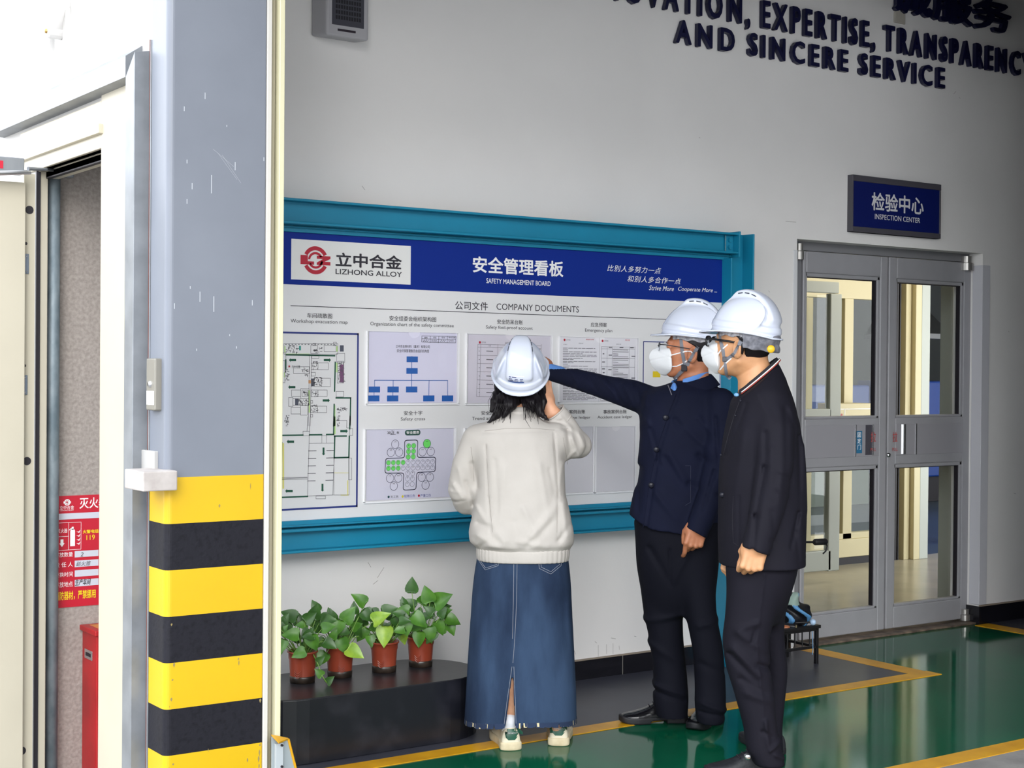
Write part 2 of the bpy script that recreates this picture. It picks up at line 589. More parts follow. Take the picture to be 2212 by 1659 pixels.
def leaf(u0, u1, ug0, ug1, side):
    x0, x1, g0, g1 = xd(u0), xd(u1), xd(ug0), xd(ug1)
    um = (ug0 + ug1) / 2
    zb = 0.025
    zgt = zd(1889.6, 598) if side < 0 else zd(1931, 601.6)
    zgm1, zgm0 = zd(1886, 903.0), zd(1884, 1005)
    zgb = zd(1884, 1314) if side < 0 else zd(1928, 1310)
    y0, y1 = YD - 0.012, YD + 0.035
    m = MB()
    m.box(x0, g0, y0, y1, zb, zt - 0.004).box(g1, x1, y0, y1, zb, zt - 0.004)
    m.box(g0, g1, y0, y1, zgt, zt - 0.004).box(g0, g1, y0, y1, zgm0, zgm1).box(g0, g1, y0, y1, zb, zgb)
    lf = obj('door_leaf', m, M_alu, door, bev=0.006)
    bd = MB()  # bevelled glazing beads
    for za, zz in ((zgm1, zgt), (zgb, zgm0)):
        t = 0.022
        bd.box(g0, g0 + t * .6, y0 + 0.006, y1 - .006, za, zz).box(g1 - t, g1, y0 + 0.006, y1 - .006, za, zz)
        bd.box(g0, g1, y0 + 0.006, y1 - .006, za, za + t * .7).box(g0, g1, y0 + 0.006, y1 - .006, zz - t, zz)
    obj('glazing_bead', bd, M_alu, lf, bev=0.004)
    gm = MB()
    for za, zz in ((zgm1, zgt), (zgb, zgm0)):
        e = 0.016
        gm.box(g1 - 0.03, g1 - 0.022, YD + 0.004, YD + 0.03, za + e, zz - e).box(g0 + .012, g0 + 0.017, YD + 0.004, YD + 0.03, za + e, zz - e)
        gm.box(g0 + 0.012, g1 - 0.02, YD + 0.004, YD + 0.03, zz - 0.026, zz - 0.02)
    obj('gasket', gm, M_black, lf)
    for za, zz in ((zgm1, zgt), (zgb, zgm0)):
        obj('glass_pane', MB().box(g0 + 0.008, g1 - 0.008, YD + 0.014, YD + 0.02, za + 0.008, zz - 0.008), M_glass, lf)
    # push panel with its recess
    pz1, pz0 = zd(1740, 919.5), zd(1740, 990.5)
    pn = MB().box(g0 + .004, g1 - 0.004, y0 - 0.004, y0, pz0, pz1)
    obj('push_panel', pn, mat('push_panel_alu', '#a09fa4', 0.4, 0.2), lf, bev=0.002)
    hd = MB()
    if side < 0:
        a, b = xd(1865, 950), xd(1879, 950)
        hd.box(xd(1843), xd(1845), y0 - 0.007, y0, pz0, pz1).box(b, b + 0.006, y0 - 0.012, y0, pz0 + .005, pz1)
        obj('finger_recess', MB().box(a, b, y0 - 0.0055, y0, pz0 + .008, pz1 - .003), mat('recess_dark', '#45434b', 0.5), lf)
    else:
        a, b = xd(1942, 950), xd(1953, 950)
        pf = [(a + (b - a) * t, y0 - 0.004 - 0.012 * math.sin(PI * t)) for t in [i / 8 for i in range(9)]]
        hd.prism([(p[0], p[1], pz0 + .006) for p in pf], (0, 0, pz1 - pz0 - .008))
        hd.box(xd(1973.4), xd(1975.4), y0 - 0.009, y0, pz0, pz1)
    obj('pull_handle', hd, M_chrome, lf, bev=0.001)
    tx = MB()
    if side < 0:
        px_text(tx, '拉', 1881, 933.5, 955, 1892, y0 - 0.006, bold=0.01)
        px_text(tx, 'PULL', 1880.5, 968, 974.5, 1892, y0 - 0.006, bold=0.01)
        lab = MB()
        quad_px(lab, [(1849.5, 979.5), (1861.8, 979.0), (1862.2, 930.8), (1850, 931)], y0 - 0.005)
        obj('notice_sticker', lab, mat('sticker_blue', '#2f6d92', 0.4), lf)
        t2 = MB()
        for i, ch in enumerate('固定门'):
            px_text(t2, ch, 1852, 934 + i * 13.2, 945 + i * 13.2, 1859.5, y0 - 0.006, bold=0.01)
        obj('sticker_lettering', t2, M_white, lf)
    else:
        px_text(tx, '拉', 1928.5, 933, 955, 1938.5, y0 - 0.006, bold=0.01)
        px_text(tx, 'PULL', 1927.5, 967.5, 974.5, 1939, y0 - 0.006, bold=0.01)
        cx, cz = W(1918.6, 983, y0)
        obj('lock_cylinder', MB().lathe([(0.0, 0.012), (0.011, 0.012), (0.014, 0.0)], (cx, y0, cz), 20, 'Y'), M_chrome, lf, smooth=True)
        obj('keyhole', MB().box(cx - .002, cx + .002, y0 - .0135, y0 - .012, cz - .006, cz + .006), M_black, lf)
    obj('red_lettering', tx, mat('faded_red', '#b04a48', 0.6), lf)
    return lf


leaf(1729, 1911.5, 1735.5, 1896, -1)
leaf(1914.8, 2093, 1931, 2077, 1)
for (ua, va, ub, vb) in ((1723, 525, 1738, 561), (2082, 553, 2101.6, 585), (2080, 1317, 2096, 1341)):
    x0, z1 = W(ua, va, YD - 0.03)
    x1, z0 = W(ub, vb, YD - 0.03)
    cx, r = (x0 + x1) / 2, abs(x1 - x0) / 2
    z0 = max(z0, 0.016)
    h = MB().lathe([(0.001, z1), (r * .8, z1), (r * .8, (z0 + z1) / 2 + .004), (r, (z0 + z1) / 2), (r, z0), (0.001, z0)], (cx, YD - 0.014, 0), 20)
    obj('pivot_hinge', h, mat('hinge_steel', '#a5a39f', 0.35, 0.8), door, smooth=False)

# ---- the room behind the door
rm = MB().box(XD0 - 1.6, 15.5, 0.22, 2.55, -0.2, 0.0)
struct('floor_room', rm, M_roomfloor, label='cream floor of the room behind the glass doors')
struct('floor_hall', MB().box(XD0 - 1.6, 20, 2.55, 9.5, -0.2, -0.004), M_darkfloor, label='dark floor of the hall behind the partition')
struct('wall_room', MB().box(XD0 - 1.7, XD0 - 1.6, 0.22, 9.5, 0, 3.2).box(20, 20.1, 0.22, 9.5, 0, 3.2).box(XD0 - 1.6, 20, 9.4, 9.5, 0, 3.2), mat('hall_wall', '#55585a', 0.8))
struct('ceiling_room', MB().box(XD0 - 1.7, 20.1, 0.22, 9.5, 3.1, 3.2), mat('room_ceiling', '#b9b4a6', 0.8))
M_wcream = mat('warm_cream_profile', '#cfc39d', 0.5)
M_wgrey = mat('pale_grey_profile', '#b4b8b2', 0.5)
YP = 2.45
part = thing('wall_partition', 'cream framed glass partition inside the room', 'partition', (9.2, YP, 0), kind='structure')


def xp(u, v=900):
    return W(u, v, YP)[0]


def zp(u, v):
    return W(u, v, YP)[1]


z_top, z_head = zp(1850, 607), zp(1850, 646)
pm = MB().box(7.2, xp(1905), YP, YP + .08, z_head, z_top + .2)
obj('header', pm, M_wcream, part, bev=.004)
pm = MB().box(7.2, xp(1905), YP - .02, YP + .1, 0.06, zp(1850, 1163))
pm.box(7.2, xp(1905), YP, YP + .08, zp(1850, 1163), zp(1850, 1150))
obj('bottom_rail', pm, M_wcream, part, bev=.004)
obj('skirting', MB().box(7.2, xp(1905), YP - .01, YP + .1, 0, .06), M_black, part)
pm = MB()
for a, b in ((1795, 1802), (1823, 1842), (1921, 1939)):
    pm.box(xp(a), xp(b), YP, YP + .07, 0.06, z_head)
obj('mullion', pm, M_wcream, part, bev=.004)
obj('partition_glass', MB().box(7.2, xp(1905), YP + .03, YP + .036, zp(1850, 1150), z_head), glass_mat('partition_glass', (.93, .95, .92)), part)
obj('column', MB().box(xp(1945), xp(1956), YP - .05, YP + .12, 0, 2.9).box(xp(1958), xp(1971), YP - .09, YP + .2, 0, 2.9), M_wcream, part, bev=.004)
obj('pilaster', MB().box(xp(1971), xp(1989), YP - .09, YP + .2, 0, 2.9), M_wgrey, part, bev=.004)
obj('side_post', MB().box(xp(1930), xp(1933), YP - .03, YP + .1, 0, 2.9).box(xp(1936), xp(1938), YP - .03, YP + .1, 0, 2.9), M_black, part)

# inner glazed door, ajar, seen through the left leaf
YI = 1.75
inner = thing('door_2', 'pale grey glazed inner door seen through the left glass', 'door', (8.0, YI, 0), kind='structure')


def bi(m, ua, ub, va, vb, y0=YI, y1=YI + .05):
    x0, z1 = W(ua, va, YI)
    x1, z0 = W(ub, vb, YI)
    return m.box(x0, x1, y0, y1, z0, z1)


m = MB()
for q in ((1700, 1813, 603, 634), (1795, 1813, 634, 1232), (1700, 1795, 1197, 1232), (1700, 1795, 884, 990), (1700, 1712, 634, 1232)):
    bi(m, *q)
obj('door_leaf', m, M_wgrey, inner, bev=.006)
obj('glass_pane', bi(bi(MB(), 1712, 1795, 634, 884, YI + .02, YI + .026), 1712, 1795, 990, 1197, YI + .02, YI + .026), M_glass, inner)
obj('frame_strip', bi(MB(), 1780, 1794, 640, 1195, YI + .2, YI + .24), M_wcream, inner)
# right-hand jamb of the room opening
struct('trim_3', MB().box(W(2056, 900, .45)[0], W(2068, 900, .45)[0], .45, .55, 0, 2.6), M_wgrey)

# things in the hall behind
M_blue = mat('machine_blue', '#0f3c8e', 0.4)
x0, x1 = W(1986, 1040, 6.0)[0], W(2062, 1040, 6.0)[0]
mc = thing('machine_cabinet', 'blue machine cabinet in the dark hall behind the right glass', 'machine', ((x0 + x1) / 2, 6.3, 0))
obj('cabinet_body', MB().box(x0, x1 + 1, 6.0, 7.0, 0.3, 1.45), M_blue, mc, bev=.02)
obj('base', MB().box(x0, x1 + 1, 6.05, 7.0, 0, .3), M_black, mc)
hx0, hz1 = W(1994, 664, 6.0)
hx1, hz0 = W(2056, 722, 6.0)
hood = thing('fume_hood', 'black fume hood hanging above the blue machine cabinet', 'hood', ((hx0 + hx1) / 2, 6.3, hz0))
hd = MB().add([(hx0, 6.0, hz0), (hx1, 6.0, hz0), (hx1, 6.9, hz0), (hx0, 6.9, hz0), (hx0, 6.2, hz1), (hx1 - .22, 6.2, hz1), (hx1 - .22, 6.7, hz1), (hx0, 6.7, hz1)],
              [(3, 2, 1, 0), (4, 5, 6, 7), (0, 1, 5, 4), (1, 2, 6, 5), (2, 3, 7, 6), (3, 0, 4, 7)])
obj('canopy', hd, mat('hood_black', '#15181d', .4), hood, bev=.01)
obj('rim', MB().box(hx0 - .02, hx1 + .02, 5.98, 6.9, hz0 - .06, hz0), M_alu_d, hood)
bx = thing('machine_cabinet', 'long blue cabinet in the dark hall behind the left glass', 'machine', (W(1790, 1040, 6)[0], 6.3, 0))
obj('cabinet_body', MB().box(W(1690, 1040, 6)[0], W(1905, 1040, 6)[0], 6.2, 7.0, .62, 1.4), M_blue, bx, bev=.02)
obj('base', MB().box(W(1690, 1040, 6)[0], W(1905, 1040, 6)[0], 6.2, 7.0, 0, .62), mat('cabinet_grey', '#6b746e', .5), bx)
# cream wall cabinet with red lettering behind the inner door
ya = 2.2
cx0, cz1 = W(1811, 872, ya)
cx1, cz0 = W(1893, 1000, ya)
cb = thing('equipment_cabinet', 'cream low cabinet with red lettering seen through the left glass', 'cabinet', ((cx0 + cx1) / 2, ya, 0))
obj('cabinet_body', MB().box(cx0, cx1, ya, ya + .22, cz0, cz1), M_wcream, cb, bev=.004)
obj('door_seam', MB().box(W(1824, 900, ya)[0], W(1825, 900, ya)[0], ya - .002, ya, cz0, cz1 - .04).box(cx0, cx1, ya - .002, ya, cz1 - .045, cz1 - .04), MATS['hinge_steel'], cb)
obj('lettering', px_text(MB(), '推', 1814.5, 893, 903, 1820.5, ya, bold=.01), M_red, cb)

# warm light inside the room
area_lamp('room_lamp', (9.0, 1.2, 3.05), (0, 0, 0), 1.6, 22, (1.0, 0.86, 0.62), 0.8)
area_lamp('hall_lamp', (12.5, 5.5, 3.05), (0, 0, 0), 2.0, 14, (0.9, 0.95, 1.0), 1.0)

# scuffs on the lower wall
sc_ = MB()
random.seed(12)
for u, v, du, dv in ((795, 1215, 6, 10), (815, 1248, 14, -22), (806, 1262, 10, -8), (762, 1325, 3, 4), (1240, 1405, 3, 8), (1285, 1386, 4, 3), (1320, 1378, 10, 2), (1337, 1395, 1, 8), (1310, 1392, 0, 20), (1324, 1390, 0, 22), (1292, 1394, 0, 24), (1012, 1440, 12, -10), (1000, 1448, 10, -6), (1370, 1374, 4, 1), (782, 402, 6, 8), (1510, 297, 2, 1), (2072, 210, 2, 3), (2060, 203, 5, -6), (2178, 716, 2, 1), (2190, 1065, 5, 2), (1660, 628, 2, 3), (1697, 478, 22, 2)):
    line_xz(sc_, W(u, v), W(u + du, v + dv), .0018, -.0008)
struct('wall_back_scuffs', sc_, mat('scuff_grey', '#8d8883', .9), label='small scuff marks on the painted wall')
# ================================================================ LEFT SIDE: post, cladding, side door
XW = 1.86
XP0 = 1.843
YF = -1.389
XP1 = W(571, 1000, YF)[0]
M_post = mat('post_grey', '#747983', 0.42, col2='#6d727c', vscale=2.5, detail=8, bump=.03, bscale=20)
M_pyel = mat('post_yellow', '#caa404', 0.4, var=.04, vscale=4)
M_pblk = mat('post_black', '#101016', 0.55, spec=.2, col2='#1b1b22', vscale=60, bump=.25, bscale=90, lo=.5, hi=.8)


def post_mesh():
    r = 0.022
    sec = [(XP0, -1.25)]
    for i in range(7):
        t = PI + i / 6 * PI / 2
        sec.append((XP0 + r + r * math.cos(t), YF + r + r * math.sin(t)))
    for i in range(4):
        t = -PI / 2 + i / 3 * PI / 2
        sec.append((XP1 - .006 + .006 * math.cos(t), YF + .006 + .006 * math.sin(t)))
    sec.append((XP1, -1.25))
    lv = [-.16] + [0.15 * i for i in range(1, 9)] + [4.75]
    n = len(sec)
    vs = [(x, y, z) for z in lv for x, y in sec]
    fs, mi = [], []
    for k in range(len(lv) - 1):
        for i in range(n):
            j = (i + 1) % n
            fs.append((k * n + i, k * n + j, (k + 1) * n + j, (k + 1) * n + i))
            mi.append(0 if k == 8 else (1 if k % 2 == 1 else 2))
    return vs, fs, mi


vs, fs, mi = post_mesh()
post = obj('steel_post', (vs, fs), [M_post, M_pyel, M_pblk])
post.data.polygons.foreach_set('material_index', mi)
tag(post, 'grey steel post with yellow and black warning stripes at the building corner', 'post', kind='structure')
# chips where the paint has come off
chip = MB()
random.seed(4)
for k in range(34):
    z = random.choice([random.uniform(.16, .3), random.uniform(.3, 1.2), random.uniform(.16, .3)])
    x = XP1 - .012 + random.uniform(-.004, .004) if random.random() < .35 else XP0 + .02 + random.uniform(-.008, .012)
    if random.random() < .3:
        x = random.uniform(XP0 + .03, XP1 - .02)
    w, h = random.uniform(.001, .004), random.uniform(.002, .012)
    chip.add([(x - w, YF - .0006, z), (x, YF - .0006, z - h), (x + w, YF - .0006, z + .001), (x + w * .5, YF - .0006, z + h), (x - w * .6, YF - .0006, z + h * .8)], [(0, 1, 2, 3, 4)])
obj('paint_chip', chip, mat('bare_chip', '#8a7a4a', .7), post)
sm = MB()
for u, v, l in ((398, 230, 10), (443, 200, 14), (457, 378, 40), (404, 345, 8), (404, 430, 10), (490, 270, 4), (415, 395, 14), (432, 630, 22), (462, 640, 34), (411, 618, 6), (425, 753, 5), (511, 748, 5), (496, 722, 4), (545, 648, 12), (377, 655, 12), (508, 350, 18), (570, 340, 8)):
    x0, z1 = W(u, v, YF)
    sm.box(x0 - .0012, x0 + .0012, YF - .0006, YF, z1 - l * .0015, z1)
for (a, b, c, d) in ((470, 330, 512, 388), (480, 335, 520, 395), (460, 322, 505, 360)):
    line_xz(sm, W(a, b, YF), W(c, d, YF), .0006, YF - .0006)
obj('paint_scratch', sm, mat('pale_scratch', '#b4b8be', .6), post)

# roller door guide beside the post
rd = thing('roller_door_guide', 'tall cream and khaki metal door guide beside the striped post', 'door guide', (XP1 + .03, YF, 0), kind='structure')


def gx(u):
    return W(u, 1000, YF)[0]


obj('guide_lip', MB().box(XP1, gx(581), YF - .004, YF + .1, 0, 4.7), mat('guide_white', '#c4c1ba', .5), rd, bev=.002)
obj('guide_channel', MB().box(gx(581), gx(592), YF + .012, YF + .1, 0, 4.7), mat('guide_khaki', '#8f8975', .5), rd)
obj('guide_web', MB().box(gx(592), gx(595.5), YF + .03, YF + .1, 0, 4.7), mat('guide_grey', '#7b8085', .5), rd)
obj('guide_edge', MB().box(gx(595.5), gx(606.5), YF - .012, YF + .1, 0, 4.7), mat('guide_cream', '#cdc8a8', .45), rd, bev=.002)
obj('guide_cover', MB().box(XP1, gx(605), YF + .1, -1.2, 0, 4.7), MATS['guide_khaki'], rd)

# wheel guard at the foot of the guide
wg = thing('wheel_guard', 'small grey folded steel guard with yellow rim at the foot of the door guide', 'guard', (gx(612), YF, 0))
yg = YF - .03
P = [W(588, 1592, yg), W(623, 1597, yg), W(637, 1660, yg)]
xr = P[2][0] + .012
body = [(P[0][0], 0), (xr, 0), (P[2][0] + .004, P[2][1]), P[1], P[0]]
obj('guard_plate', MB().prism([(x, yg, z) for x, z in body], (0, .008, 0)), mat('guard_grey', '#8e979b', .5), wg)
rim = MB().prism([(P[0][0], yg - .05, P[0][1] - .012), (P[1][0], yg - .002, P[1][1]), (P[1][0], yg + .008, P[1][1]), (P[0][0], yg + .008, P[0][1] + .003)], (0, 0, .004))
rim.tube([(P[1][0], yg, P[1][1]), (P[2][0] + .003, yg, P[2][1]), (xr, yg, 0.004)], .0045, 8)
obj('guard_rim', rim, M_yellow, wg)
q0, q1 = W(592, 1606, yg), W(609, 1655, yg)
obj('bolt_plate', MB().box(q0[0], q1[0], yg - .012, yg, q1[1] - .01, q0[1]), mat('bolt_plate_grey', '#a7aeb2', .5), wg, bev=.002)
for v in (1608, 1654):
    x, z = W(605, v, yg)
    obj('bolt', MB().lathe([(0, .006), (.004, .006), (.0045, 0)], (x, yg - .012, z), 12, 'Y'), M_black, wg)

# ---- side wall (outside face looks left)
YJ = S(268, 900, XW)[0]      # near edge of the galvanised jamb
YO = S(222, 900, XW)[0]      # door opening, near side
YO2 = S(80, 900, XW)[0]      # door opening, far side
ZO = S(222, 322, XW)[1]
sw = MB().box(XW, XW + .09, -1.27, YO, -.2, 4.75).box(XW, XW + .09, YO, YO2 + .03, ZO, 4.75).box(XW, XW + .038, YO2 + .03, 3.2, -.2, 4.75)
struct('wall_left', sw, M_white_sheet, label='white metal-clad side wall of the building')
# ribbed sheet on its outside
rb = MB()
z0, z1 = S(268, 170, XW)[1] + .02, 4.75
ys, k = -1.25, 0
pf = []
while ys < 3.2:
    pf += [(ys, XW - .004), (ys + .13, XW - .004), (ys + .142, XW - .018), (ys + .172, XW - .018)]
    ys += .184
vs = [(x, y, z) for z in (z0, z1) for y, x in pf]
n = len(pf)
rb.add(vs, [(i, i + n, i + n + 1, i + 1) for i in range(n - 1)])
struct('trim_4', rb, M_white_sheet, label='white ribbed cladding above the side door')

# flashing over the door and down its near side
M_flash = mat('flashing_zinc', '#83878c', 0.45, 0.3, col2='#74787d', vscale=9)
fl = thing('trim_5', 'galvanised flashing around the side door', 'flashing', (XW, YJ, 0), kind='structure')
xo = XW - .062
zf0 = S(266, 168, xo)[1]
zf1 = S(285, 114, xo)[1]
y_far = 1.6
zt1 = S(303, 103, XW)[1]
ya_, yb_ = S(286, 900, xo)[0], S(267, 900, xo)[0]
sec = [(XW, zt1), (XW - .006, zt1), (xo, zf1), (xo, zf0), (XW, zf0 - .004)]
obj('head_flashing', MB().prism([(x, yb_ + .0006, z) for x, z in sec], (0, y_far, 0)), M_flash, fl)
jf = MB().add([(xo, ya_, -.16), (XW, ya_, -.16), (XW, yb_, -.16), (xo, yb_, -.16), (xo, ya_, zf1), (XW, ya_, zf1 + .012), (XW, yb_, zf0 - .004), (xo, yb_, zf0)],
              [(3, 2, 1, 0), (4, 5, 6, 7), (0, 1, 5, 4), (1, 2, 6, 5), (2, 3, 7, 6), (3, 0, 4, 7)])
jf.box(XW - .012, XW, ya_ - .03, ya_, -.16, zt1 - .02).box(XW - .02, XW, ya_ - .036, ya_ - .03, -.16, zt1)
obj('jamb_flashing', jf, M_flash, fl, bev=.002)
obj('sealant_line', MB().box(XW - .0215, XW - .012, ya_ - .031, ya_ - .029, 0, zt1), mat('rust_brown', '#6b4038', .8), fl)

# door frame of the side door
sd = thing('door_3', 'open cream metal side door in the white wall', 'door', (XW, (YO + YO2) / 2, 0), kind='structure')
zh1, zh0 = S(266, 215, XW)[1], S(222, 322, XW)[1]
fr = MB().box(XW - .012, XW + .07, yb_, YO, -.16, zf0).box(XW - .012, XW + .03, YO, YO2 + .2, ZO, zf0 - .02).box(XW + .03, XW + .085, YO, YO2, ZO - .028, ZO)
fr.box(XW - .03, XW, YO - .02, YO2 + .2, ZO + .05, ZO + .085)
fr.box(XW + .006, XW + .038, YO2 - .005, YO2 + .03, -.16, ZO)
obj('door_frame', fr, M_cream, sd, bev=.003)
obj('door_seal', MB().box(XW - .010, XW + .006, YO2 - .012, YO2 + .002, -.16, ZO - .005).box(XW + .03, XW + .05, YO, YO2, ZO - .03, ZO - .004), M_black, sd)
yl = YO2 - .05
xl = W(50, 900, yl)[0]
lf = obj('door_leaf', MB().box(xl - .95, xl, yl - .02, yl + .02, -.15, ZO - .06), M_cream, sd, bev=.003)
xr0, xr1 = W(50, 900, yl + .01)[0], W(74, 900, yl + .01)[0]
rbx = MB().box(xr0, xr1, yl + .012, yl + .05, -.16, ZO - .02)
obj('hinge_rebate', rbx, mat('cream_rebate', '#b9b29f', .5), sd)
yk = yl + .0115
hl = MB()
for u, v, r in ((63.5, 453.5, .0165), (58, 996, .0165), (47, 1622, .0165), (56, 526, .006), (53, 790, .006), (43, 1512, .006)):
    x, z = W(u, v, yk)
    hl.add([(x + r * math.cos(2 * PI * i / 20), yk - .0008, z + r * math.sin(2 * PI * i / 20)) for i in range(20)], [tuple(range(20))])
obj('bolt_hole', hl, M_black, sd)
for v0, v1, ua in ((548, 592, 51), (810, 853, 48), (1534, 1577, 37)):
    x0, zz1 = W(ua, v0, yk)
    x1, zz0 = W(ua + 11, v1, yk)
    hg = obj('hinge', MB().box(x0, x1, yk - .004, yk, zz0, zz1), mat('hinge_blue_grey', '#7d8794', .4, .5), sd, bev=.003)
    obj('screw', MB().lathe([(0, .003), (.003, .003), (.0035, 0)], ((x0 + x1) / 2, yk - .004, zz1 - .01), 10, 'Y').lathe([(0, .003), (.003, .003), (.0035, 0)], ((x0 + x1) / 2, yk - .004, zz0 + .01), 10, 'Y'), M_chrome, hg)
# closer
ycl = yl - .06
x1, zc1 = W(50, 343, ycl)
_, zc0 = W(50, 378, ycl)
cl = thing('door_closer', 'silver door closer with two hinged arms at the top of the cream door', 'door closer', (x1 - .1, ycl, zc0))
obj('closer_body', MB().box(x1 - .3, x1, ycl - .02, yl - .021, zc0, zc1), M_galv, cl, bev=.004)
q0, q1 = W(-6, 346, ycl - .021), W(7, 364, ycl - .021)
obj('red_label', MB().box(q0[0], q1[0], ycl - .0215, ycl - .02, q1[1], q0[1]), M_red, cl)
a = W(0, 381, ycl - .05)
b = W(66, 372, ycl - .05)
c = W(55, 364, ycl - .05)
d = W(150, 371, YO2 + .0)
obj('main_arm', MB().tube([(a[0] - .2, ycl - .05, a[1] - .01), (b[0], ycl - .05, b[1])], .0095, 10), M_chrome, cl, smooth=False)
obj('forearm', MB().tube([(b[0] - .01, ycl - .05, c[1]), (W(100, 366, ycl - .02)[0], ycl - .02, W(100, 366, ycl - .02)[1]), (d[0], YO2, d[1])], [.008, .006, .006], 10), M_galv, cl)
obj('arm_bracket', MB().box(d[0] - .018, d[0] + .012, YO2 - .02, YO2 + .02, d[1], ZO - .02), M_galv, cl, bev=.003)

# downpipe and stucco wall seen through the door
YS = .10
struct('wall_inner', MB().box(XW + .038, 2.32, YS, YS + .2, -.2, 4.6), M_stucco, label='grey stucco wall seen through the side door')
xq0, xq1 = W(97, 900, YS - .03)[0], W(124, 900, YS - .03)[0]
tag(obj('drain_pipe', MB().tube([((xq0 + xq1) / 2, YS - .05, -.16), ((xq0 + xq1) / 2, YS - .05, 3.0)], (xq1 - xq0) / 2, 24), M_pipe, smooth=True),
    'weathered grey pipe running up beside the stucco wall', 'pipe')

# red fire sign
yq = YS - .004
sg = thing('fire_sign', 'red fire extinguisher notice on the stucco wall behind the side door', 'sign', (W(165, 1313, YS)[0], YS, W(165, 1313, YS)[1]))
x0, zt_ = W(119.5, 1072, YS)
_, zb_ = W(116.5, 1314, YS)
x1 = 2.31
obj('panel', MB().box(x0, x1, yq, YS, zb_, zt_), mat('sign_red', '#b9122b', .45), sg)
wq = MB()
rect_xz(wq, x0, x1, W(120, 1123, YS)[1], W(120, 1110, YS)[1], yq - .001)
for va, vb in ((1190.5, 1204), (1211, 1225), (1232, 1246), (1252.5, 1267)):
    rect_xz(wq, W(160.5, va, YS)[0], W(211.7, va, YS)[0], W(160, vb, YS)[1], W(160, va, YS)[1], yq - .001)
obj('write_in_field', wq, mat('field_grey', '#c4c6d0', .5), sg)
t = MB()
emblem(t, *W(144.5, 1085, YS), .0155, yq - .001)
px_text(t, '立中合金', 129, 1093, 1101, 159.7, yq)
px_text(t, 'LIZHONG ALLOY', 129.5, 1101.8, 1104.2, 159, yq)
px_text(t, '灭火器', 171.6, 1075.5, 1099, 233, yq, bold=.012)
for s, va, vb in (('存放数量', 1194, 1204.5), ('责 任 人', 1215.7, 1226.4), ('更换时间', 1237.3, 1247.6), ('存放地点', 1258, 1270)):
    px_text(t, s, 118.6, va, vb, 157, yq)
bx0, bz1 = W(121, 1130, YS)
bx1, bz0 = W(174, 1186, YS)
bm_, bh = W(147.4, 1150, YS)[0], W(130, 1159, YS)[1]
for p, q in (((bx0, bz0), (bx1, bz0)), ((bx1, bz0), (bx1, bz1)), ((bx1, bz1), (bx0, bz1)), ((bx0, bz1), (bx0, bz0)), ((bm_, bz0), (bm_, bz1)), ((bx0, bh), (bm_, bh))):
    line_xz(t, p, q, .0014, yq - .001)
px_text(t, '灭火器', 123.3, 1142.8, 1152, 145.5, yq)
ax, az = W(133, 1165, YS)
t.add([(ax - .006, yq - .001, az), (ax + .006, yq - .001, az), (ax + .006, yq - .001, az - .016), (ax + .011, yq - .001, az - .016), (ax, yq - .001, az - .031), (ax - .011, yq - .001, az - .016), (ax - .006, yq - .001, az - .016)], [(0, 1, 2, 3, 4, 5, 6)])
ex0, ez1 = W(151, 1138, YS)
ex1, ez0 = W(161, 1179, YS)
rect_xz(t, ex0, ex1, ez0, ez1 - .018, yq - .001)
disc_xz(t, (ex0 + ex1) / 2, ez1 - .018, (ex1 - ex0) / 2, yq - .0011)
rect_xz(t, (ex0 + ex1) / 2 - .004, (ex0 + ex1) / 2 + .004, ez1 - .012, ez1, yq - .0011)
line_xz(t, ((ex0 + ex1) / 2, ez1 - .003), (ex0 - .004, ez1 - .012), .003, yq - .001)
for i in range(4):
    fx, fz = W(164, 1148 + i * 8.5, YS)
    t.add([(fx, yq - .001, fz), (fx + .012, yq - .001, fz - .006), (fx + .017, yq - .001, fz + .006), (fx + .009, yq - .001, fz - .001)], [(0, 1, 2, 3)])
obj('white_lettering', t, M_white, sg)
t = MB()
px_text(t, '火警电话:', 178.7, 1144.8, 1152.6, 214.5, yq, bold=.02)
px_text(t, '119', 186.7, 1155.7, 1166.8, 204.6, yq)
px_text(t, '消防器材，严禁挪用', 118.2, 1279, 1298.5, 206.5, yq, bold=.015)
obj('yellow_lettering', t, mat('sign_yellow', '#ecd21c', .5), sg)
t = MB()
px_text(t, '2', 173.5, 1193.5, 1202, 180, yq - .001, shear=.2)
px_text(t, '赵火旅', 164, 1213, 1223.5, 196, yq - .001, shear=.2)
px_text(t, '生产车间', 161.5, 1251.5, 1265.5, 196, yq - .001, shear=.25, bold=.01)
obj('handwriting', t, M_ink, sg)

# red extinguisher box
xb = W(177, 1450, YS)[0]
yb0 = S(208, 1450, xb)[0]
zbx = W(177, 1360, YS)[1]
eb = thing('extinguisher_box', 'red metal fire extinguisher box on the floor below the red notice', 'fire box', (xb + .1, yb0 + .1, -.158))
M_bx = mat('box_red', '#b21a1f', .42, col2='#9c1318', vscale=6)
obj('box_body', MB().box(xb, 2.195, yb0, YS - .002, -.158, zbx), M_bx, eb, bev=.004)
obj('lid', MB().box(xb - .012, 2.198, yb0 - .02, YS - .001, zbx, zbx + .022), M_bx, eb, bev=.004)
obj('lid_label', MB().box(xb + .02, 2.18, yb0 + .01, YS - .03, zbx + .022, zbx + .0225), mat('lid_label_orange', '#c9803c', .6), eb)
hy0, hz1 = S(184, 1400, xb)
hy1, hz0 = S(200, 1428, xb)
hh = MB().box(xb - .003, xb, min(hy0, hy1), max(hy0, hy1), hz0, hz1)
obj('handle_plate', hh, M_chrome, eb, bev=.002)
obj('handle_recess', MB().box(xb - .0036, xb - .003, min(hy0, hy1) + .015, max(hy0, hy1) - .015, hz0 + .012, hz1 - .012), M_black, eb)

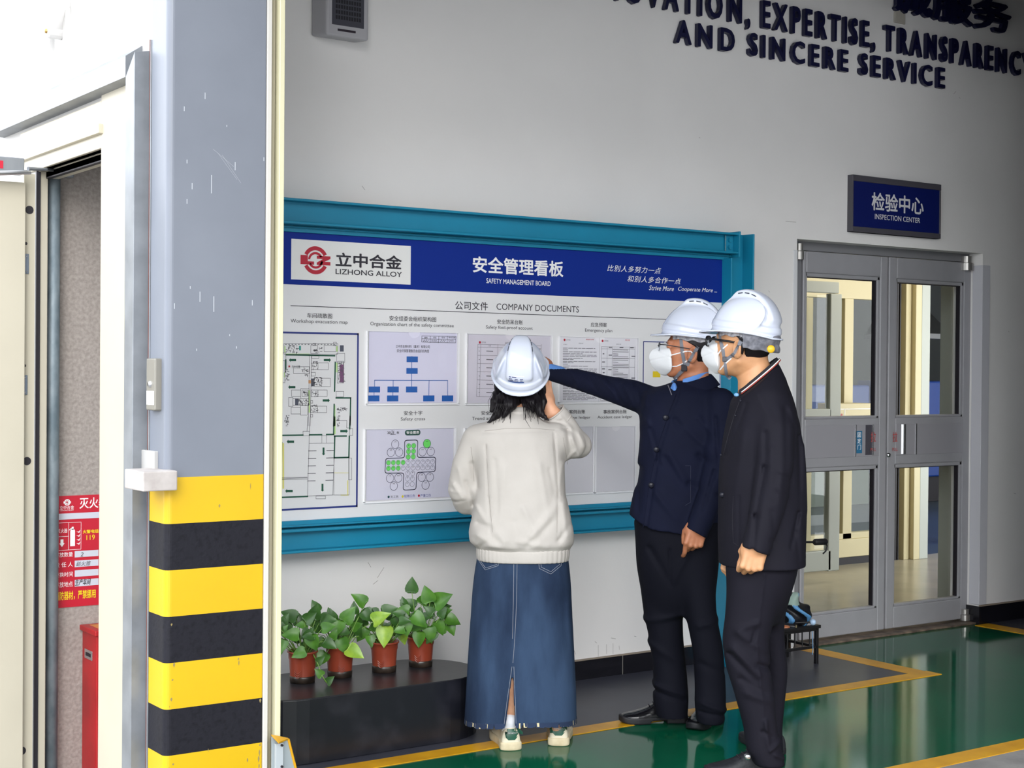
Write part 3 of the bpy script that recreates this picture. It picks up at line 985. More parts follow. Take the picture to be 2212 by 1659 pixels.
# lock box and stop block on the jamb
xk = XW - .04
lk = thing('lock_box', 'small beige metal lock box with round keyhole beside the post', 'lock box', (xk, S(325, 830, xk)[0], S(325, 885, xk)[1]))
ky0, kz1 = S(334.5, 774, xk)
ky1, kz0 = S(315, 886, xk)
obj('case', MB().box(xk, XW - .0, ky0, ky1, kz0, kz1), mat('lock_beige', '#7d7a72', .4, .2), lk, bev=.005)
kc = S(324.5, 830, xk)
obj('key_escutcheon', MB().lathe([(0, -.008), (.009, -.006), (.011, 0)], (xk, kc[0], kc[1]), 18, 'X'), M_chrome, lk, smooth=True)
obj('keyhole', MB().box(xk - .009, xk - .008, kc[0] - .0015, kc[0] + .0015, kc[1] - .005, kc[1] + .005), M_black, lk)
s0, s1 = S(333, 845, xk), S(317, 874, xk)
obj('paper_label', MB().box(xk - .001, xk, s0[0], s1[0], s1[1], s0[1]), M_white, lk)
xb2 = XW - .085
by0, bz1 = S(331, 1019, xb2)
by1, bz0 = S(296, 1058, xb2)
xf0 = XW - .145
st = thing('stop_block', 'white painted square stop block fixed below the lock box', 'door stop', (xb2, by0, bz0))
obj('block', MB().box(xb2 - .03, XW, S(309, 1030, xb2 - .03)[0], S(269, 1030, xb2 - .03)[0], bz0 + .004, bz1), mat('block_white', '#b5afab', .6, col2='#9c9490', vscale=14), st, bev=.004)
py0, pz1 = S(333, 975, XW - .03)
py1, pz0 = S(293, 1016, XW - .03)
obj('mounting_plate', MB().box(XW - .03, XW, py0, py1, pz0, pz1), M_white_sheet, st, bev=.002)

# teardrop bracket high on the cladding
xw2 = XW - .06
tb = thing('wall_bracket', 'silver teardrop bracket with a brass screw high on the white cladding', 'bracket', (xw2, S(101, 80, xw2)[0], S(101, 80, xw2)[1]))
cy, czb = S(101, 82, xw2)
cy2, czt = S(101, 0, xw2)
hw = abs(S(120, 5, xw2)[0] - S(83, 5, xw2)[0]) / 2
Ht = czt - czb
oute = []
for i in range(9):
    t = -PI + i / 8 * PI
    oute.append((cy - .30 * hw * math.cos(t) * 1.15, czb + .3 * hw + .3 * hw * math.sin(t)))
oute = [(cy + hw, czt + .25)] + [(cy + hw * .97, czt - Ht * .25)] + [(p[0], p[1]) for p in sorted(oute, key=lambda q: -q[0])] + [(cy - hw * .97, czt - Ht * .25), (cy - hw, czt + .25)]
obj('bracket_shell', MB().prism([(xw2, y, z) for y, z in oute], (.06, 0, 0)), mat('bracket_white', '#e4e2e0', .35, .2), tb, bev=.006)
kc = S(101, 67, xw2)
obj('brass_screw', MB().lathe([(0, -.008), (.008, -.007), (.01, 0)], (xw2, kc[0], kc[1]), 16, 'X'), mat('brass', '#a98a55', .35, .8), tb, smooth=True)
s0, s1 = S(106, 10, xw2), S(97, 22, xw2)
obj('purple_sticker', MB().box(xw2 - .001, xw2, s0[0], s1[0], s1[1], s0[1]), mat('sticker_purple', '#b9a2c0', .5), tb)
# ================================================================ STEEL FRAME, NOTICE BOARD, SIGNS, SPEAKER
PB = -0.10            # face of the printed board
YW_ = -0.128          # web of the beams
YFL = -0.18           # front edge of the flanges
BX0, BX1 = 2.33, 5.472
sf = thing('steel_frame', 'teal painted steel beam frame around the notice board', 'frame', (3.9, -.05, 0.76))


def beam(zl, zh, x1, name):
    t = .011
    m = MB().box(BX0, x1, YW_, YW_ + .012, zl + .006, zh - .006)
    m.box(BX0, x1, YFL, -0.003, zh - t, zh).box(BX0, x1, YFL, -0.003, zl, zl + t)
    return obj(name, m, M_teal, sf, bev=.0025)


tb_ = beam(2.172, 2.281, BX1, 'top_beam')
bb_ = beam(0.760, 0.862, BX1, 'bottom_beam')
ep = obj('end_plate', MB().box(BX1, BX1 + .012, YFL - .004, -.003, 2.155, 2.29).box(BX1 - .055, BX1, YW_ - .012, YW_, 2.183, 2.27), M_teal, sf, bev=.002)
bm_ = MB()
for z in (2.245, 2.208):
    bm_.lathe([(0, .012), (.0125, .012), (.0125, 0)], (BX1 - .03, YW_ - .012, z), 6, 'Y')
obj('bolt', bm_, M_teal, ep)
obj('weld_seam', MB().tube([(BX1 - .057, YW_ - .013, z) for z in np.linspace(2.184, 2.268, 14)], [.003 + .0012 * math.sin(i * 2.1) for i in range(14)], 6), mat('weld_grey', '#5f8a92', .5, .3), ep)
# column on the right
cx0_ = BX1 + .012
cx1_ = W(1629, 520, -.17)[0]
cm = MB().box(cx0_ - .05, cx1_, -.095, -.08, 0, 2.283).box(cx1_ - .011, cx1_, -.175, -.003, 0, 2.283).box(cx0_ - .055, cx0_ - .044, -.172, -.003, 0, 2.15)
obj('column', cm, M_teal, sf, bev=.0025)
# trim angles round the board
tr = MB().box(BX0, BX1 - .0, PB - .012, PB + .012, 2.143, 2.172).box(BX0, BX1, PB - .018, PB + .012, .862, .893)
tr.box(5.466, BX1 + .0, PB - .012, PB + .012, .862, 2.172).box(BX0, BX1, PB - .026, PB - .012, 2.160, 2.1665).box(BX0, BX1, PB - .05, PB - .012, 0.870, .876)
obj('trim_angle', tr, M_teal, sf, bev=.0015)
tag(obj('ledge_strip', MB().prism([(W(742, 430, -.05)[0], -.06, 2.2815), (W(1290, 470, -.05)[0], -.06, 2.2815), (W(1290, 470, -.05)[0], -.06, 2.284), (W(742, 430, -.05)[0], -.06, 2.296)], (0, .055, 0)), mat('brown_batten', '#6a5b55', .8)),
    'thin brown batten lying on top of the teal beam', 'batten')

nb = thing('notice_board', 'large white safety notice board with blue header inside the teal frame', 'notice board', (4.0, PB, .893))
obj('panel', MB().box(BX0, 5.466, PB, PB + .012, .893, 2.143), M_board, nb)
zb1 = W(609, 613.4, PB)[1]
hb = obj('header_band', MB().box(BX0, 5.466, PB - .0015, PB, zb1, 2.143), M_navy, nb)
Y1 = PB - .0015
lp = MB()
x0, z1 = W(629.2, 515.7, Y1)
x1, z0 = W(887, 532.9, Y1)[0], W(627.7, 603.3, Y1)[1]
obj('logo_plate', MB().box(x0, x1, Y1 - .002, Y1, z0, z1), mat('logo_plate_white', '#e4e4e2', .4), hb)
Y2 = Y1 - .002
e0, e1 = W(649, 562, Y2)[0], W(713.6, 562, Y2)[0]
ez = (W(681, 535, Y2)[1] + W(681, 589.6, Y2)[1]) / 2
s_ = (e1 - e0) / 2
obj('emblem', emblem(MB(), (e0 + e1) / 2, ez, s_, Y2 - .001), M_red, hb)
t = MB()
px_text(t, '立中合金', 724.7, 544.6, 575.5, 868, Y2, bold=.025)
px_text(t, 'LIZHONG ALLOY', 724.7, 580.5, 592, 868, Y2, bold=.012)
obj('logo_lettering', t, M_ink, hb)
t = MB()
px_text(t, '安全管理看板', 1021, 552.7, 588.5, 1217, Y1, bold=.022)
px_text(t, 'SAFETY MANAGEMENT BOARD', 1050.3, 601, 611.7, 1189.2, Y1, bold=.008)
px_text(t, '比别人多努力一点', 1311.5, 571.7, 585.5, 1428, Y1, shear=.25, space=1.1)
px_text(t, '和别人多合作一点', 1355, 595, 608.5, 1471, Y1, shear=.25, space=1.1)
px_text(t, 'Strive More', 1401.6, 616.4, 626.6, 1455.5, Y1, shear=.3)
px_text(t, 'Cooperate More ...', 1464.7, 619, 630.5, 1548.8, Y1, shear=.3)
obj('header_lettering', t, M_white, hb)

t = MB()
px_text(t, '公司文件', 983, 650, 668.5, 1053.9, PB, bold=.005)
px_text(t, 'COMPANY DOCUMENTS', 1072.4, 655.2, 669, 1250.5, PB)
line_xz(t, W(628, 660.3, PB), W(1562, 694.5, PB), .003, PB - .001)
for s, u0, v0, v1, u1 in (
        ('车间疏散图', 663, 676, 686.6, 717.4), ('Workshop evacuation map', 627.5, 688.9, 699, 750.8),
        ('安全组委会组织架构图', 841, 681.8, 692.7, 942), ('Organization chart of the safety committee', 799.7, 695, 705, 980),
        ('安全防呆台账', 1073.6, 689.7, 699.8, 1129), ('Safety fool-proof account', 1049.6, 702.8, 712, 1150.4),
        ('应急预案', 1276, 696.4, 706, 1310.5), ('Emergency plan', 1263.5, 709.4, 718.3, 1322.4),
        ('安全十字', 872, 887.5, 897, 912), ('Safety cross', 865.5, 901.6, 910.5, 918),
        ('安全点检', 1039, 887.8, 896.5, 1078), ('Trend and', 1019.5, 900.5, 907.5, 1065),
        ('案例台账', 1229, 885.4, 894, 1264), ('case ledger', 1229, 899, 906.5, 1275.6),
        ('事故案例台账', 1303, 885.4, 894, 1353.6), ('Accident case ledger', 1290.5, 898, 906, 1365)):
    px_text(t, s, u0, v0, v1, u1, PB, bold=0.004 if ord(s[0]) > 255 else 0)
obj('board_lettering', t, M_ink, nb)

# ---- evacuation map printed on the board
ZM1 = W(608, 718, PB)[1]
XM1 = W(772.5, 800, PB)[0]
ZM0 = W(762, 1093.5, PB)[1]
XM0 = 2.36
f = MB()
rect_xz(f, XM0, XM1, ZM0, ZM1, PB - .0006)
ms = obj('evacuation_map', f, mat('map_paper', '#dcdcdd', .35), nb)
f = MB()
w_ = .008
for p, q in (((XM0, ZM1), (XM1, ZM1)), ((XM1, ZM1), (XM1, ZM0)), ((XM1, ZM0), (XM0, ZM0))):
    line_xz(f, p, q, w_, PB - .0014)
obj('map_border', f, mat('map_navy', '#1b2c78', .4), ms)


def A(u, v):      # upper crop of the map
    return W(595 + u * .12052, 720 + v * .12052, PB)


def B(u, v):      # lower crop of the map
    return W(595 + u * .12662, 900 + v * .12662, PB)


def poly(mb, F, pts, w, y, close=False):
    q = [F(*p) for p in pts]
    if close:
        q.append(q[0])
    for a_, b_ in zip(q, q[1:]):
        line_xz(mb, a_, b_, w, y)


def rc(mb, F, u0, v0, u1, v1, w, y):
    poly(mb, F, [(u0, v0), (u1, v0), (u1, v1), (u0, v1)], w, y, True)


YQ = PB - .0014
dg_ = MB()
for F, pts in ((A, [(190, 385), (1058, 402)]), (A, [(183, 480), (183, 640)]), (A, [(1070, 520), (1057, 1035)]), (A, [(1085, 1158), (1345, 1158), (1335, 1640)]),
               (A, [(1050, 1275), (1042, 1659)]), (B, [(120, 320), (465, 315)]), (B, [(580, 310), (785, 308)]), (B, [(870, 305), (990, 303), (998, 0)]),
               (B, [(1005, 332), (1205, 330)]), (B, [(1010, 335), (1000, 702), (1250, 695), (1258, 335)]), (B, [(1272, 0), (1265, 205)]), (B, [(108, 445), (90, 1240)]), (B, [(110, 1377), (545, 1360)])):
    poly(dg_, F, pts, .0065, YQ)
for F, cx, cy, d in ((A, 303, 480, 0), (A, 928, 480, 2), (A, 290, 965, 0), (A, 908, 1203, 2), (B, 1168, 247, 2), (B, 252, 427, 0), (B, 228, 1268, 0), (B, 818, 595, 3), (B, 800, 1212, 3)):
    q = [(-64, 0), (-34, -36), (-34, -20), (64, -20), (64, 20), (-34, 20), (-34, 36)]
    if d == 2:
        q = [(-x, y) for x, y in q]
    if d == 3:
        q = [(y * .8, -x * 1.05) for x, y in q]
    pp = [F(cx + x, cy + y) for x, y in q]
    dg_.add([(p[0], YQ, p[1]) for p in pp], [tuple(range(7))])
obj('map_wall_lines', dg_, mat('map_green', '#0f4f3a', .5), ms)
th = MB()
for F, r in ((A, (672, 178, 722, 215)), (A, (1038, 160, 1090, 222)), (A, (150, 185, 1115, 375)), (A, (630, 220, 755, 360)), (A, (870, 215, 1085, 330)), (A, (650, 400, 775, 450)), (A, (640, 535, 760, 648)), (A, (760, 530, 945, 652)),
             (A, (508, 600, 612, 718)), (A, (320, 600, 508, 718)), (A, (640, 700, 710, 765)), (A, (700, 800, 825, 955)), (A, (825, 805, 980, 955)), (A, (452, 990, 600, 1170)), (A, (475, 1015, 580, 1130)), (A, (640, 1015, 760, 1135)), (A, (285, 1015, 452, 1130)), (A, (760, 1015, 925, 1130)),
             (A, (310, 1170, 600, 1288)), (A, (235, 1150, 310, 1310)), (A, (445, 1290, 570, 1465)), (A, (628, 1300, 750, 1420)), (A, (750, 1305, 915, 1420)), (A, (278, 1325, 445, 1445)), (A, (630, 1205, 665, 1252)), (A, (625, 1455, 665, 1500)),
             (A, (1110, 500, 1222, 890)), (A, (1095, 360, 1240, 520)), (A, (1085, 1040, 1220, 1140)), (A, (108, 350, 185, 485)), (A, (105, 485, 165, 885)), (B, (468, 248, 578, 325)), (B, (1265, 205, 1315, 318)), (B, (690, 1355, 850, 1402)),
             (B, (788, 325, 870, 452)), (B, (1245, 705, 1298, 1078)), (B, (995, 702, 1255, 1335))):
    rc(th, F, *r, .0016, YQ)
for F, pts in ((A, [(608, 400), (585, 1659)]), (A, [(645, 400), (618, 1659)]), (B, [(575, 325), (545, 1360)]), (B, [(548, 0), (535, 250)]), (B, [(590, 0), (580, 250)]), (B, [(1000, 702), (975, 1335)]), (B, [(545, 1355), (985, 1335)]),
               (B, [(110, 1040), (540, 1030)]), (B, [(110, 1060), (540, 1040)]), (B, [(110, 1075), (548, 1062)]), (B, [(1030, 65), (1215, 65), (1212, 190), (1250, 192)]), (B, [(575, 457), (785, 452)]), (B, [(872, 452), (1000, 450)])):
    poly(th, F, pts, .0018, YQ)
for i in range(5):
    poly(th, B, [(563 - i * 4, 585 + i * 128), (692 - i * 4, 582 + i * 128)], .003, YQ)
    poly(th, B, [(872 - i * 4, 578 + i * 127), (995 - i * 4, 575 + i * 127)], .003, YQ)
random.seed(3)
for (u0, v0, u1, v1, n_) in ((180, 215, 400, 340, 30), (655, 280, 750, 350, 12), (775, 230, 830, 330, 6), (655, 500, 760, 520, 8), (655, 560, 750, 640, 8), (520, 620, 600, 700, 8), (640, 800, 700, 950, 26), (710, 790, 820, 940, 20), (490, 1030, 575, 1120, 14), (650, 1030, 750, 1130, 14), (1115, 510, 1220, 900, 60), (430, 650, 500, 670, 4), (520, 735, 600, 750, 6), (165, 640, 230, 850, 22), (350, 1185, 590, 1270, 40), (640, 1310, 745, 1410, 14), (160, 1460, 240, 1659, 22), (1095, 1340, 1140, 1659, 26), (1160, 1330, 1280, 1380, 14), (640, 1280, 740, 1300, 8), (690, 780, 810, 800, 8)):
    for k in range(n_):
        u, v = random.uniform(u0, u1), random.uniform(v0, v1)
        l = random.uniform(8, 36)
        poly(th, A, [(u, v), (u + l, v) if random.random() < .5 else (u, v + l)], .0022, YQ)
for k in range(16):
    poly(th, A, [(175 + k * 58, 200), (195 + k * 58, 200)], .0025, YQ)
obj('map_thin_lines', th, mat('map_grey', '#56555c', .5), ms)
cb_ = MB()
for F, r in ((A, (158, 230, 178, 340)), (A, (1085, 230, 1112, 330)), (A, (190, 365, 610, 380)), (A, (1085, 530, 1108, 700)), (A, (150, 700, 168, 790)), (A, (588, 1020, 618, 1420)), (B, (1003, 0, 1025, 300)), (A, (1052, 1290, 1072, 1659))):
    q = [F(r[0], r[1]), F(r[2], r[1]), F(r[2], r[3]), F(r[0], r[3])]
    cb_.add([(p[0], YQ + .0004, p[1]) for p in q], [(0, 1, 2, 3)])
obj('map_pale_green', cb_, mat('map_lime', '#b9dc8f', .5), ms)
for nm, cc, rs in (('map_teal_patch', '#3f9a8e', ((A, 420, 225, 455, 305),)), ('map_purple_patch', '#7a4a74', ((A, 1150, 560, 1222, 880),)), ('map_dark_patch', '#4a4f5e', ((A, 350, 1175, 410, 1285), (A, 1152, 215, 1222, 328), (A, 640, 810, 690, 950))),
                   ('map_orange_patch', '#d9a068', ((A, 590, 840, 632, 900),)), ('map_yellow_line', '#d6cf6a', ((B, 1110, 1330, 1245, 1345), (B, 118, 450, 145, 1230), (B, 1225, 1085, 1240, 1330), (B, 1000, 955, 1250, 962)))):
    q_ = MB()
    for F, u0, v0, u1, v1 in rs:
        q = [F(u0, v0), F(u1, v0), F(u1, v1), F(u0, v1)]
        q_.add([(p[0], YQ + .0003, p[1]) for p in q], [(0, 1, 2, 3)])
    obj(nm, q_, mat(nm, cc, .5), ms)
st_ = MB()
sx, sz_ = A(245, 592)
pp = [(sx + (.0078 if k % 2 == 0 else .0032) * math.sin(k * PI / 5), YQ, sz_ + (.0078 if k % 2 == 0 else .0032) * math.cos(k * PI / 5)) for k in range(10)]
st_.add(pp, [tuple(range(10))])
obj('map_star', st_, M_red, ms)
t = MB()
x0, z1 = A(290, 573)
x1, z0 = A(440, 628)
put_text(t, '所在位置', x0, x1, z0, z1, YQ)
obj('map_lettering', t, MATS['map_grey'], ms)

# second framed sheet at the right end of the board
x0, z1 = W(1390, 738, PB)
x1, z0 = W(1556, 745, PB)[0], W(1380, 1088, PB)[1]
f = MB()
for p, q in (((x0, z1), (x1, z1)), ((x1, z1), (x1, z0)), ((x1, z0), (x0, z0)), ((x0, z0), (x0, z1))):
    line_xz(f, p, q, .005, PB - .001)
rs_ = obj('framed_area', f, MATS['map_navy'], nb)
q0, q1 = W(1410, 802, PB), W(1426, 815, PB)
obj('yellow_patch', rect_xz(MB(), q0[0], q1[0], q1[1], q0[1], PB - .001), mat('patch_yellow', '#e2c61f', .5), rs_)

# ---- acrylic pockets and the sheets in them
M_acr = glass_mat('clear_acrylic', (.985, .985, .99), .03)
M_edge = mat('acrylic_edge', '#f3f3f6', .2)
M_paper = mat('paper', '#e3e1ea', .6)
M_print = mat('grey_print', '#6a6870', .6)
PG = 'clear pockets on the notice board'


def pocket(TL, TR, BL, label, notch=True):
    x0, z1 = W(*TL, PB)
    x1 = W(*TR, PB)[0]
    z0 = W(*BL, PB)[1]
    p = thing('document_pocket', label, 'document pocket', ((x0 + x1) / 2, PB, z0), PG)
    y0, y1 = PB - .0085, PB - .0060
    w = .22 * (x1 - x0) * .5
    xm = (x0 + x1) / 2
    r = min(.032, .11 * (x1 - x0))
    arc = [(xm + r * math.cos(t), z1 + .9 * r * math.sin(t)) for t in np.linspace(0, -PI, 11)]
    out = [(x0, z0), (x1, z0), (x1, z1)] + (arc if notch else []) + [(x0, z1)]
    obj('front_sheet', MB().prism([(x, y0, z) for x, z in out], (0, y1 - y0, 0)), M_acr, p)
    e = MB()
    e.box(x0 - .004, x0 + .003, y0, PB, z0, z1).box(x1 - .003, x1 + .004, y0, PB, z0, z1).box(x0 - .004, x1 + .004, y0, PB, z0 - .004, z0 + .003)
    e.box(x0, xm - r, y0, y1, z1 - .002, z1).box(xm + r, x1, y0, y1, z1 - .002, z1)
    obj('edge', e, M_edge, p)
    return x0, x1, z0, z1


def sheet(x0, x1, z0, z1, label, m=None, group=None):
    s = obj('document_sheet', MB().box(x0, x1, PB - .0035, PB - .0025, z0, z1), m or M_paper)
    return tag(s, label, 'paper', group)


YS_ = PB - .0042
# organisation chart
b = pocket((793, 714.5), (989.5, 720), (788.5, 873.7), 'clear pocket holding the blue organisation chart')
s = sheet(b[0] + .008, b[1] - .008, b[2] + .006, b[3] - .002, 'white sheet with a blue organisation chart', mat('paper_lilac', '#dddbee', .45))


def C4(u, v):
    return W(590 + u * .25316, 480 + v * .25316, PB)


bl = MB()
for u, v in ((1135, 1145), (1133, 1244), (812, 1402), (972, 1402), (1130, 1402), (807, 1478), (968, 1478), (1276, 1478), (1436, 1478)):
    p, q = C4(u, v), C4(u + 96, v + 50)
    rect_xz(bl, p[0], q[0], q[1], p[1], YS_)
for pts in ([(1180, 1145), (1178, 1402)], [(862, 1402), (862, 1348), (1485, 1350), (1485, 1480)], [(1020, 1350), (1020, 1402)], [(1327, 1350), (1325, 1480)], [(857, 1450), (857, 1478)], [(1018, 1450), (1018, 1478)]):
    poly(bl, C4, pts, .003, YS_ + .0002)
obj('chart_boxes', bl, mat('chart_blue', '#1f5fae', .5), s)
t = MB()


def c4text(mb, s_, u0, v0, v1, u1, **kw):
    a_, b_, c_ = C4(u0, v0), C4(u0, v1), C4(u1, v0)
    put_text(mb, s_, a_[0], c_[0], b_[1], a_[1], YS_ - .0004, res=2, **kw)


c4text(t, '立中合金新材料（重庆）有限公司', 1042, 1045, 1072, 1332)
c4text(t, '安全环保管理委员会组织机构图', 1052, 1083, 1110, 1325)
rcq = [(1265, 970), (1557, 975), (1553, 1030), (1263, 1022)]
poly(t, C4, rcq, .0018, YS_, True)
poly(t, C4, [(1265, 995), (1555, 1001)], .0018, YS_)
for u in (1338, 1410, 1483):
    poly(t, C4, [(u, 972), (u - 2, 1028)], .0018, YS_)
for u, s_ in ((1285, '编制'), (1362, '审核'), (1433, '批准'), (1493, '发布日期')):
    c4text(t, s_, u, 977, 992, u + (56 if len(s_) > 2 else 28))
for u in (1275, 1347, 1420, 1492):
    pts = [(u + i * 6, 1012 + 9 * math.sin(i * 2.3 + u)) for i in range(9)]
    poly(t, C4, pts, .0014, YS_)
obj('chart_lettering', t, M_ink, s)

# fool-proof account
b = pocket((1007.5, 720), (1191, 725.5), (1005.3, 873.2), 'clear pocket behind the raised hand and white helmet of the woman')
s = sheet(b[0] + .008, b[1] - .008, b[2] + .006, b[3] - .004, 'printed table sheet partly hidden by the woman with the white helmet', mat('paper_pale', '#d6d2dc', .5))


def C5(u, v):
    return W(1000 + u * .18083, 710 + v * .18083, PB)


t = MB()
for v in (187, 220, 318, 415, 513, 612, 712, 810):
    poly(t, C5, [(172 - (v - 187) * .02, v), (930 - (v - 187) * .02, v + 18)], .0016, YS_)
for u in (172, 207, 412, 640, 815, 930):
    poly(t, C5, [(u, 187), (u - 14, 812)], .0016, YS_)
for s_, u0, v0, v1, u1 in (('防呆管理台账', 500, 160, 186, 620), ('位置', 300, 196, 212, 328), ('防呆描述', 490, 200, 216, 545), ('立中合金', 216, 152, 172, 268)):
    a_, b_, c_ = C5(u0, v0), C5(u0, v1), C5(u1, v0)
    put_text(t, s_, a_[0], c_[0], b_[1], a_[1], YS_ - .0004, res=2)
for v in (268, 368, 466, 565, 664, 762):
    poly(t, C5, [(278, v), (350, v + 3)], .004, YS_)
    poly(t, C5, [(186, v), (192, v)], .003, YS_)
obj('table_print', t, M_print, s)
emb = C5(197, 163)
obj('emblem', disc_xz(MB(), emb[0], emb[1], .006, YS_), M_red, s)
p, q = C5(822, 240), C5(918, 330)
obj('dark_photo', rect_xz(MB(), p[0], q[0], q[1], p[1], YS_), mat('photo_dark', '#2c2230', .5), s)

# emergency plan: two sheets in one pocket
b = pocket((1207.3, 726.3), (1377.5, 730.5), (1205.8, 870.6), 'clear pocket holding two typed pages below the pointing arm')
xm = C5(1625, 130)[0]
s1 = sheet(b[0] + .006, xm - .001, b[2] + .006, b[3] - .003, 'typed page with long paragraphs above the pointing arm', mat('paper_white', '#e8e7ec', .5))
s2 = sheet(xm + .001, b[1] - .006, b[2] + .006, b[3] - .003, 'typed page with a ruled table beside the masked man', MATS['paper_white'])
t = MB()
random.seed(8)
v = 232
while v < 860:
    l = random.choice([60, 400, 400, 380, 300, 120, 395, 230])
    u = 1190
    while u < 1190 + l:
        w = random.uniform(30, 90)
        poly(t, C5, [(u, v + (u - 1190) * .012), (min(u + w, 1192 + l), v + (u - 1190) * .012)], .0026, YS_)
        u += w + 12
    v += random.choice([16, 16, 17, 22])
for s_, u0, v0, v1, u1 in (('立中合金', 1228, 124, 142, 1278), ('应急计划', 1376, 168, 182, 1430), ('文件编号：', 1192, 182, 193, 1240)):
    a_, b_, c_ = C5(u0, v0), C5(u0, v1), C5(u1, v0)
    put_text(t, s_, a_[0], c_[0], b_[1], a_[1], YS_ - .0004, res=2)
obj('page_print', t, M_print, s1)
e = C5(1208, 134)
obj('emblem', disc_xz(MB(), e[0], e[1], .006, YS_), M_red, s1)
M_stamp = mat('stamp_pink', '#cf8088', .6)
a_, b_, c_ = C5(1463, 120), C5(1463, 138), C5(1560, 120)
obj('red_stamp', put_text(MB(), '受控文件', a_[0], c_[0], b_[1], a_[1], YS_, bold=.02, res=2), M_stamp, s1)
t = MB()
for u in (1648, 1718, 1778, 1982, 2048):
    poly(t, C5, [(u, 215), (u - 8, 860)], .0014, YS_)
for v in (215, 240, 350, 455, 600, 860):
    poly(t, C5, [(1648, v), (2046, v + 6)], .0014, YS_)
v = 252
while v < 850:
    l = random.choice([60, 180, 185, 175, 120])
    poly(t, C5, [(1786, v), (1786 + l, v + 3)], .0026, YS_)
    v += random.choice([17, 17, 24])
for u, v, w in ((1740, 316, 30), (1735, 490, 30), (2012, 330, 36), (2010, 590, 36), (1668, 300, 10), (1660, 398, 26), (1660, 480, 26), (1668, 525, 14), (1996, 228, 34), (1870, 226, 36), (1740, 222, 30)):
    poly(t, C5, [(u, v), (u + w, v)], .005, YS_)
for s_, u0, v0, v1, u1 in (('立中合金', 1683, 136, 154, 1730), ('应急计划', 1825, 178, 192, 1880)):
    a_, b_, c_ = C5(u0, v0), C5(u0, v1), C5(u1, v0)
    put_text(t, s_, a_[0], c_[0], b_[1], a_[1], YS_ - .0004, res=2)
obj('page_print', t, M_print, s2)
e = C5(1662, 146)
obj('emblem', disc_xz(MB(), e[0], e[1], .006, YS_), M_red, s2)
a_, b_, c_ = C5(1930, 128), C5(1930, 145), C5(1990, 128)
obj('red_stamp', put_text(MB(), '受控', a_[0], c_[0], b_[1], a_[1], YS_, bold=.02, res=2), M_stamp, s2)

# safety cross
b = pocket((787.5, 927), (982.5, 923.5), (783, 1086), 'clear pocket holding the safety cross chart with green dots')
s = sheet(b[0] + .009, b[1] - .009, b[2] + .008, b[3] - .002, 'white sheet with a cross of numbered circles, some green', mat('paper_cross', '#dbdae9', .45))


def C6(u, v):
    return W(590 + u * .23508, 880 + v * .23508, PB)


def circ(u, v, r, fill):
    cx, cz = C6(u, v)
    rr = abs(C6(u + r, v)[0] - C6(u - r, v)[0]) / 2
    ring_xz(ol, cx, cz, rr * .9, rr, YS_ - .0004, seg=24)
    if fill:
        disc_xz(gf, cx, cz, rr * .93, YS_)


ol, gf = MB(), MB()
for u, v, fl_ in ((1117, 338, 0), (1077, 413, 0), (1153, 411, 0), (1409, 333, 1), (1368, 407, 0), (1444, 405, 0), (1069, 650, 0), (1146, 648, 0), (1104, 722, 0), (1361, 641, 0), (1436, 640, 0), (1396, 713, 0)):
    circ(u, v, 36, fl_)
n_ = 0
for k in range(3):
    for u in (1241, 1287):
        circ(u - k * 2, 355 + k * 50 - (u - 1241) * .05, 21, 1)
for r_ in range(2):
    for k in range(10):
        circ(1055 + k * 45, 508 + r_ * 52 - k * .9, 20, k < 4 - r_)
for k in range(3):
    for u in (1232, 1277):
        circ(u - k * 2, 605 + k * 50, 20, 0)


def rpath(pts, r):
    out = []
    n = len(pts)
    for i in range(n):
        p0, p1, p2 = Vector(pts[i - 1]), Vector(pts[i]), Vector(pts[(i + 1) % n])
        a_, c_ = (p0 - p1).normalized() * r, (p2 - p1).normalized() * r
        for t_ in np.linspace(0, 1, 5):
            q = (p1 + a_) * (1 - t_) ** 2 + p1 * 2 * t_ * (1 - t_) + (p1 + c_) * t_ ** 2
            out.append((q[0], q[1]))
    return out


cr = [(1204, 302), (1325, 299), (1320, 460), (1490, 457), (1484, 590), (1315, 597), (1308, 754), (1190, 760), (1197, 602), (1022, 604), (1030, 468), (1202, 463)]
pp = rpath(cr, 24)
poly(ol, C6, pp, .0036, YS_ - .0004, True)
obj('chart_outline', ol, mat('chart_slate', '#474c63', .5), s)
obj('green_fill', gf, mat('dot_green', '#74e46c', .5), s)
t = MB()


def c6text(mb, s_, u0, v0, v1, u1, e_=0, **kw):
    a_, b_, c_ = C6(u0, v0), C6(u0, v1), C6(u1, v0)
    put_text(mb, s_, a_[0], c_[0], b_[1], a_[1], YS_ - .0004 - e_, res=2, **kw)


c6text(t, '20', 1044, 221, 245, 1075, bold=.02)
c6text(t, '26', 1078, 212, 246, 1108, shear=.3)
c6text(t, '年', 1130, 220, 245, 1154, bold=.02)
poly(t, C6, [(1074, 249), (1120, 247)], .002, YS_)
c6text(t, '无工伤', 1073, 810, 834, 1146)
for s_, u, v in (('1月', 1117, 316), ('2月', 1077, 391), ('3月', 1153, 389), ('4月', 1409, 312), ('5月', 1368, 386), ('6月', 1444, 384), ('7月', 1069, 628), ('8月', 1146, 626), ('9月', 1104, 700), ('10月', 1361, 619), ('11月', 1436, 617), ('12月', 1396, 692)):
    c6text(t, s_, u - 10, v - 6, v + 7, u + 10)
days = [(1, 1241, 355), (2, 1287, 353), (3, 1239, 405), (4, 1285, 403), (5, 1237, 455), (6, 1283, 453)]
for k in range(10):
    days += [(7 + 2 * k, 1055 + k * 45, 508 - k * .9), (8 + 2 * k, 1055 + k * 45, 560 - k * .9)]
